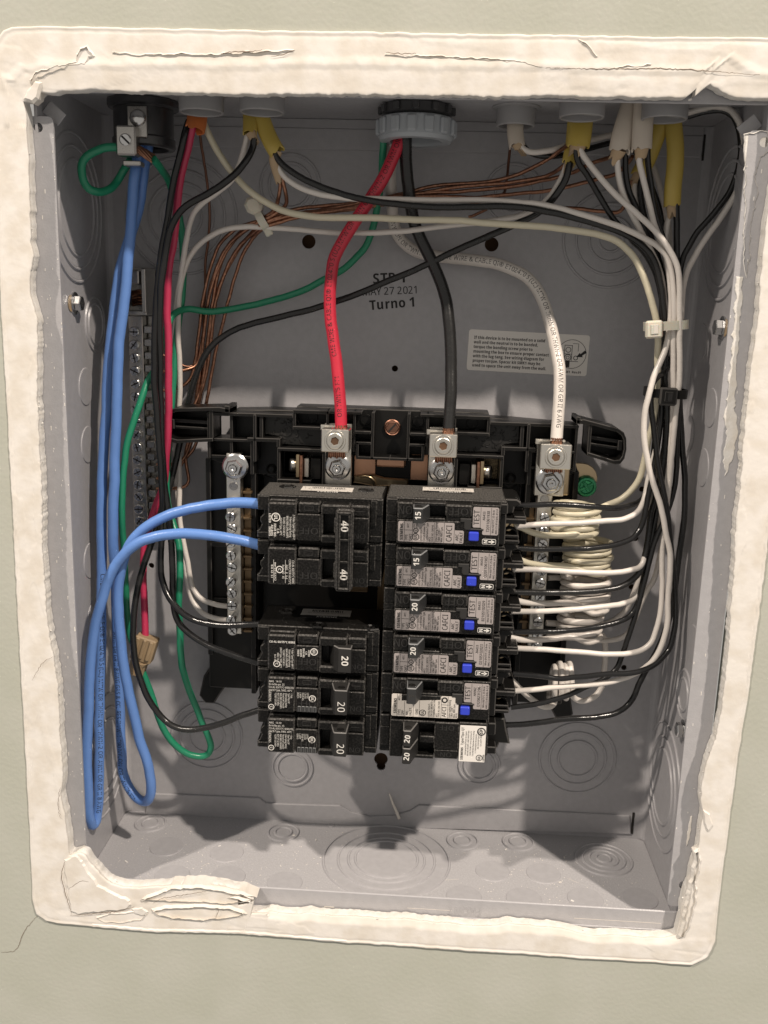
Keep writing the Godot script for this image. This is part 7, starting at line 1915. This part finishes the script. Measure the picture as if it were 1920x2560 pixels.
	w = wire("copper_wire", "bare copper wire from the rear yellow sheath at right, running behind the white arc", "copper wire", "copper", 1.08, [Vector3(126.7, 183.9, 42), Vector3(122.6, 168.8, 36), Vector3(113.5, 168.9, 30), Vector3(103.8, 170, 26), Vector3(96.3, 170.5, 24), Vector3(78.5, 171.5, 20), Vector3(60.2, 172.8, 18), Vector3(36.4, 173.3, 18), Vector3(10, 173, 20), Vector3(-8.4, 170.8, 22), Vector3(-29.2, 166.5, 26), Vector3(-47.3, 163.2, 29), Vector3(-60.2, 160.3, 31), Vector3(-70.1, 157.4, 32), Vector3(-76.6, 154.8, 31), Vector3(-82.4, 150.5, 26), Vector3(-89.5, 141.3, 20), Vector3(-96.7, 127.6, 15), Vector3(-102.5, 111.3, 12), Vector3(-106.8, 94.8, 11), Vector3(-110.4, 75.2, 11), Vector3(-115.3, 52.5, 11), Vector3(-120.2, 35.1, 11), Vector3(-124.2, 23.6, 12), Vector3(-128.4, 17.9, 14), Vector3(-136.3, 6.6, 18), Vector3(-145, 5.8, 20)], "bare copper ground wires in the tied bundle")
	w = wire("copper_wire", "thin dark copper wire hanging from the orange sheath behind the black wires", "copper wire", "copper_dark", 0.8, [Vector3(-110.3, 209.6, 42), Vector3(-111.1, 201.8, 34), Vector3(-111.4, 192, 26), Vector3(-111.4, 181.7, 18), Vector3(-111.9, 166.9, 12), Vector3(-112.9, 151.3, 10), Vector3(-114.7, 138, 9), Vector3(-115.4, 121.8, 9), Vector3(-116.8, 102.7, 9), Vector3(-119.7, 83.3, 10), Vector3(-124.5, 75, 14), Vector3(-143.1, 83, 20)], "")
	w = wire("copper_wire", "thin dark copper wire hanging straight down from the small bushing", "copper wire", "copper_dark", 0.8, [Vector3(61.5, 204.1, 40), Vector3(60.6, 201.3, 34), Vector3(60.7, 194.5, 24), Vector3(60.9, 186.9, 16), Vector3(60.6, 180.8, 14), Vector3(58, 177, 16), Vector3(49.5, 175.6, 18), Vector3(36.4, 174.7, 19)], "")
	w = wire("copper_wire", "short bare copper tail poking below the cream wire near the middle", "copper wire", "copper", 0.8, [Vector3(49.8, 168.4, 30), Vector3(45.7, 166.1, 32), Vector3(41.6, 164.2, 33), Vector3(39.6, 163.7, 33)], "")

# ---------------------------------------------------------------- small things
func cable_tie(label: String, m: Material, c: Vector3, hw: float, hd: float, h: float, tilt: float, head: Vector3, size: Vector3) -> void:
	var root := thing("cable_tie", label, "cable tie", c)
	var st := begin()
	xf = Transform3D(Basis(Vector3.BACK, tilt), c)
	var n := 40
	var prev := []
	for k in n + 1:
		var a := TAU * k / n
		var d := Vector3(signf(cos(a)) * pow(absf(cos(a)), 0.6) * hw, 0, signf(sin(a)) * pow(absf(sin(a)), 0.6) * hd)
		var o := d.normalized()
		var now := [d - Vector3(0, h, 0), d + Vector3(0, h, 0), d + o * 1.2 + Vector3(0, h, 0), d + o * 1.2 - Vector3(0, h, 0)]
		if prev:
			quad(st, prev[3], prev[2], now[2], now[3], o)
			quad(st, prev[0], prev[1], now[1], now[0], -o)
			quad(st, prev[1], prev[2], now[2], now[1], Vector3.UP)
			quad(st, prev[0], prev[3], now[3], now[0], Vector3.DOWN)
		prev = now
	obj("strap", st, m, root)
	st = begin()
	bx(st, head.x - size.x, head.x + size.x, head.y - size.y, head.y + size.y, head.z - size.z, head.z, 1.0)
	bx(st, head.x - size.x * 0.45, head.x + size.x * 0.45, head.y - size.y * 0.55, head.y + size.y * 0.55, head.z - 0.2, head.z + 0.5, 0.4)
	obj("head", st, m, root)
	st = begin()
	bx(st, head.x - size.x * 0.1, head.x + size.x * 0.36, head.y - size.y * 0.42, head.y + size.y * 0.42, head.z + 0.5, head.z + 0.56, 0.0)
	obj("slot", st, mat.ink_black if m != mat.nylon else mat.label_white, root)
	xf = Transform3D()

func build_small_things() -> void:
	cable_tie("cream nylon cable tie round the right hand wire bundle", mat.nylon, Vector3(149.2, 107.9, 52), 10.4, 8.6, 2.4, 0.09, Vector3(-8.5, -1.4, 11.4), Vector3(4.6, 4.7, 3.6))
	cable_tie("black cable tie round the right hand wire bundle, below the cream one", mat.black_plastic, Vector3(152.5, 71.3, 51), 10.2, 9.4, 2.4, -0.02, Vector3(-0.8, -1.2, 12.4), Vector3(4.8, 4.9, 3.6))
	# the tie on the copper bundle, its head standing up
	var c := Vector3(-77.1, 159.4, 31)
	var root := thing("cable_tie", "cream nylon cable tie with upright head on the bare copper bundle", "cable tie", c)
	var st := begin()
	xf = Transform3D(Basis(Vector3.BACK, 0.52), c)
	for k in 20:
		var a0 := TAU * k / 20.0
		var a1 := TAU * (k + 1) / 20.0
		var d0 := Vector3(0, cos(a0) * 4.6, sin(a0) * 3.4)
		var d1 := Vector3(0, cos(a1) * 4.6, sin(a1) * 3.4)
		quad(st, d0 * 1.25 - Vector3(2.2, 0, 0), d1 * 1.25 - Vector3(2.2, 0, 0), d1 * 1.25 + Vector3(2.2, 0, 0), d0 * 1.25 + Vector3(2.2, 0, 0), d0)
		quad(st, d0 * 1.25 + Vector3(2.2, 0, 0), d1 * 1.25 + Vector3(2.2, 0, 0), d1 + Vector3(2.2, 0, 0), d0 + Vector3(2.2, 0, 0), Vector3.RIGHT)
		quad(st, d0 * 1.25 - Vector3(2.2, 0, 0), d1 * 1.25 - Vector3(2.2, 0, 0), d1 - Vector3(2.2, 0, 0), d0 - Vector3(2.2, 0, 0), Vector3.LEFT)
	bx(st, -2.2, 2.2, -9.5, -4.2, -1.2, 1.2, 0.5)
	obj("strap", st, mat.nylon, root)
	st = begin()
	prism(st, [Vector2(-2.6, 4.6), Vector2(-4.9, 7.4), Vector2(-4.6, 11.6), Vector2(-1.6, 14.2), Vector2(2.6, 13.4), Vector2(4.8, 10.2), Vector2(4.6, 6.4), Vector2(2.6, 4.4)], -3.0, 4.2, 1.6)
	xf = Transform3D()
	obj("head", st, mat.nylon, root)
	# tan splice where the red and green wires end
	c = Vector3(-148.3, -99.5, 46)
	root = thing("wire_splice", "tan moulded plastic splice joining the red and green wires", "wire connector", c)
	st = begin()
	xf = Transform3D(Basis(Vector3.BACK, -0.30), c)
	bx(st, -6.6, 6.6, -4, 12.0, -4.5, 4.5, 0.8)
	bx(st, -5.6, 4.2, -14.5, -3.6, -4.2, 4.0, 0.8)
	obj("body", st, mat.connector_tan, root)
	st = begin()
	for q in [[-5.6, -3.2], [-1.2, 1.0], [2.8, 5.4]]:
		bx(st, q[0], q[1], -1.5, 11.4, 4.0, 5.9, 0.6)
	bx(st, -4.0, -1.6, -13.5, -3.0, 3.6, 5.2, 0.6)
	bx(st, 0.6, 3.0, -13.0, -5.0, 3.6, 5.0, 0.6)
	prism(st, [Vector2(-5.8, -2.6), Vector2(-1.0, -2.6), Vector2(-3.2, -5.2)], 4.0, 5.6, 0.4)
	prism(st, [Vector2(0.4, -5.0), Vector2(5.2, -3.4), Vector2(3.0, -7.0)], 3.8, 5.2, 0.4)
	xf = Transform3D()
	obj("ridge", st, mat.connector_tan, root)
	# copper strands that show above and below the three lugs, with torn insulation
	for q in [[Vector3(-27.8, 44.6, 52), Vector3(-30.2, 29.5, 50), "red"], [Vector3(33.4, 44.8, 51), Vector3(31.2, 29.0, 50), "black"], [Vector3(94.4, 41.6, 52), Vector3(94.0, 25.6, 50), "white"]]:
		root = thing("copper_strands", "bare copper strands of the thick %s wire showing at its lug" % q[2], "copper wire", q[0])
		st = begin()
		strands(st, q[0] + Vector3(0, 1.5, 0), Vector3.DOWN, 3.3, 5.0, 14)
		for k in 9:
			var x := -4.4 + 1.1 * k
			tube(st, PackedVector3Array([q[1] + Vector3(x * 0.9, 4, 0), q[1] + Vector3(x, 0.5, 0.6), q[1] + Vector3(x * 1.05, -1.6 - 0.5 * sin(k * 2.0), 0.2)]), 0.62, 6)
		obj("strand", st, mat.copper, root)
		if q[2] == "red":
			st = begin()
			for k in 7:
				var a := -1.2 + 0.4 * k
				var p: Vector3 = q[0] + Vector3(sin(a) * 3.6, 0.4, cos(a) * 3.4)
				tube(st, spline([p, p + Vector3(sin(a) * 1.4, -0.6 + 0.4 * sin(k * 3.0), 0.5), p + Vector3(sin(a) * 2.0 + 0.5, 0.6 * cos(k * 2.0), 0.8)]), 0.28, 5)
			obj("torn_insulation", st, mat.wire_red, root)
	# dust and crumbs that fell to the floor of the box
	var rng := RandomNumberGenerator.new()
	rng.seed = 21
	st = begin()
	for k in 760:
		var x := rng.randf_range(-168, 168)
		var z := 92.0 - 80.0 * pow(rng.randf(), 1.3)
		var r := rng.randf_range(0.10, 0.34) * (2.6 if rng.randf() < 0.05 else 1.0)
		if x > -20 and x < 70 and rng.randf() < 0.5:
			x = rng.randf_range(60, 165)
		xf = Transform3D(Basis(Vector3.UP, rng.randf() * 6.0), Vector3(x, -234.4, z))
		bx(st, -r, r * rng.randf_range(0.8, 2.6), 0.0, r * 0.7, -r * 0.7, r * 0.7, r * 0.4)
	xf = Transform3D()
	var scrap := begin()
	tube(scrap, spline([Vector3(110, -234.0, 83), Vector3(114, -233.6, 83.4), Vector3(119, -234.0, 83.2)]), 0.35, 6)
	var piece := obj("wire_scrap", scrap, mat.wire_red, self)
	piece.set_meta("label", "tiny red scrap of wire insulation lying on the box floor near the front lip")
	piece.set_meta("category", "scrap")
	var o := obj("plaster_crumbs", st, mat.plaster_white, self)
	o.set_meta("kind", "stuff")
	o.set_meta("label", "white plaster dust and crumbs scattered on the floor of the grey box")
	o.set_meta("category", "crumbs")

func reversed_line(l: PackedVector3Array) -> PackedVector3Array:
	var r := l.duplicate()
	r.reverse()
	return r
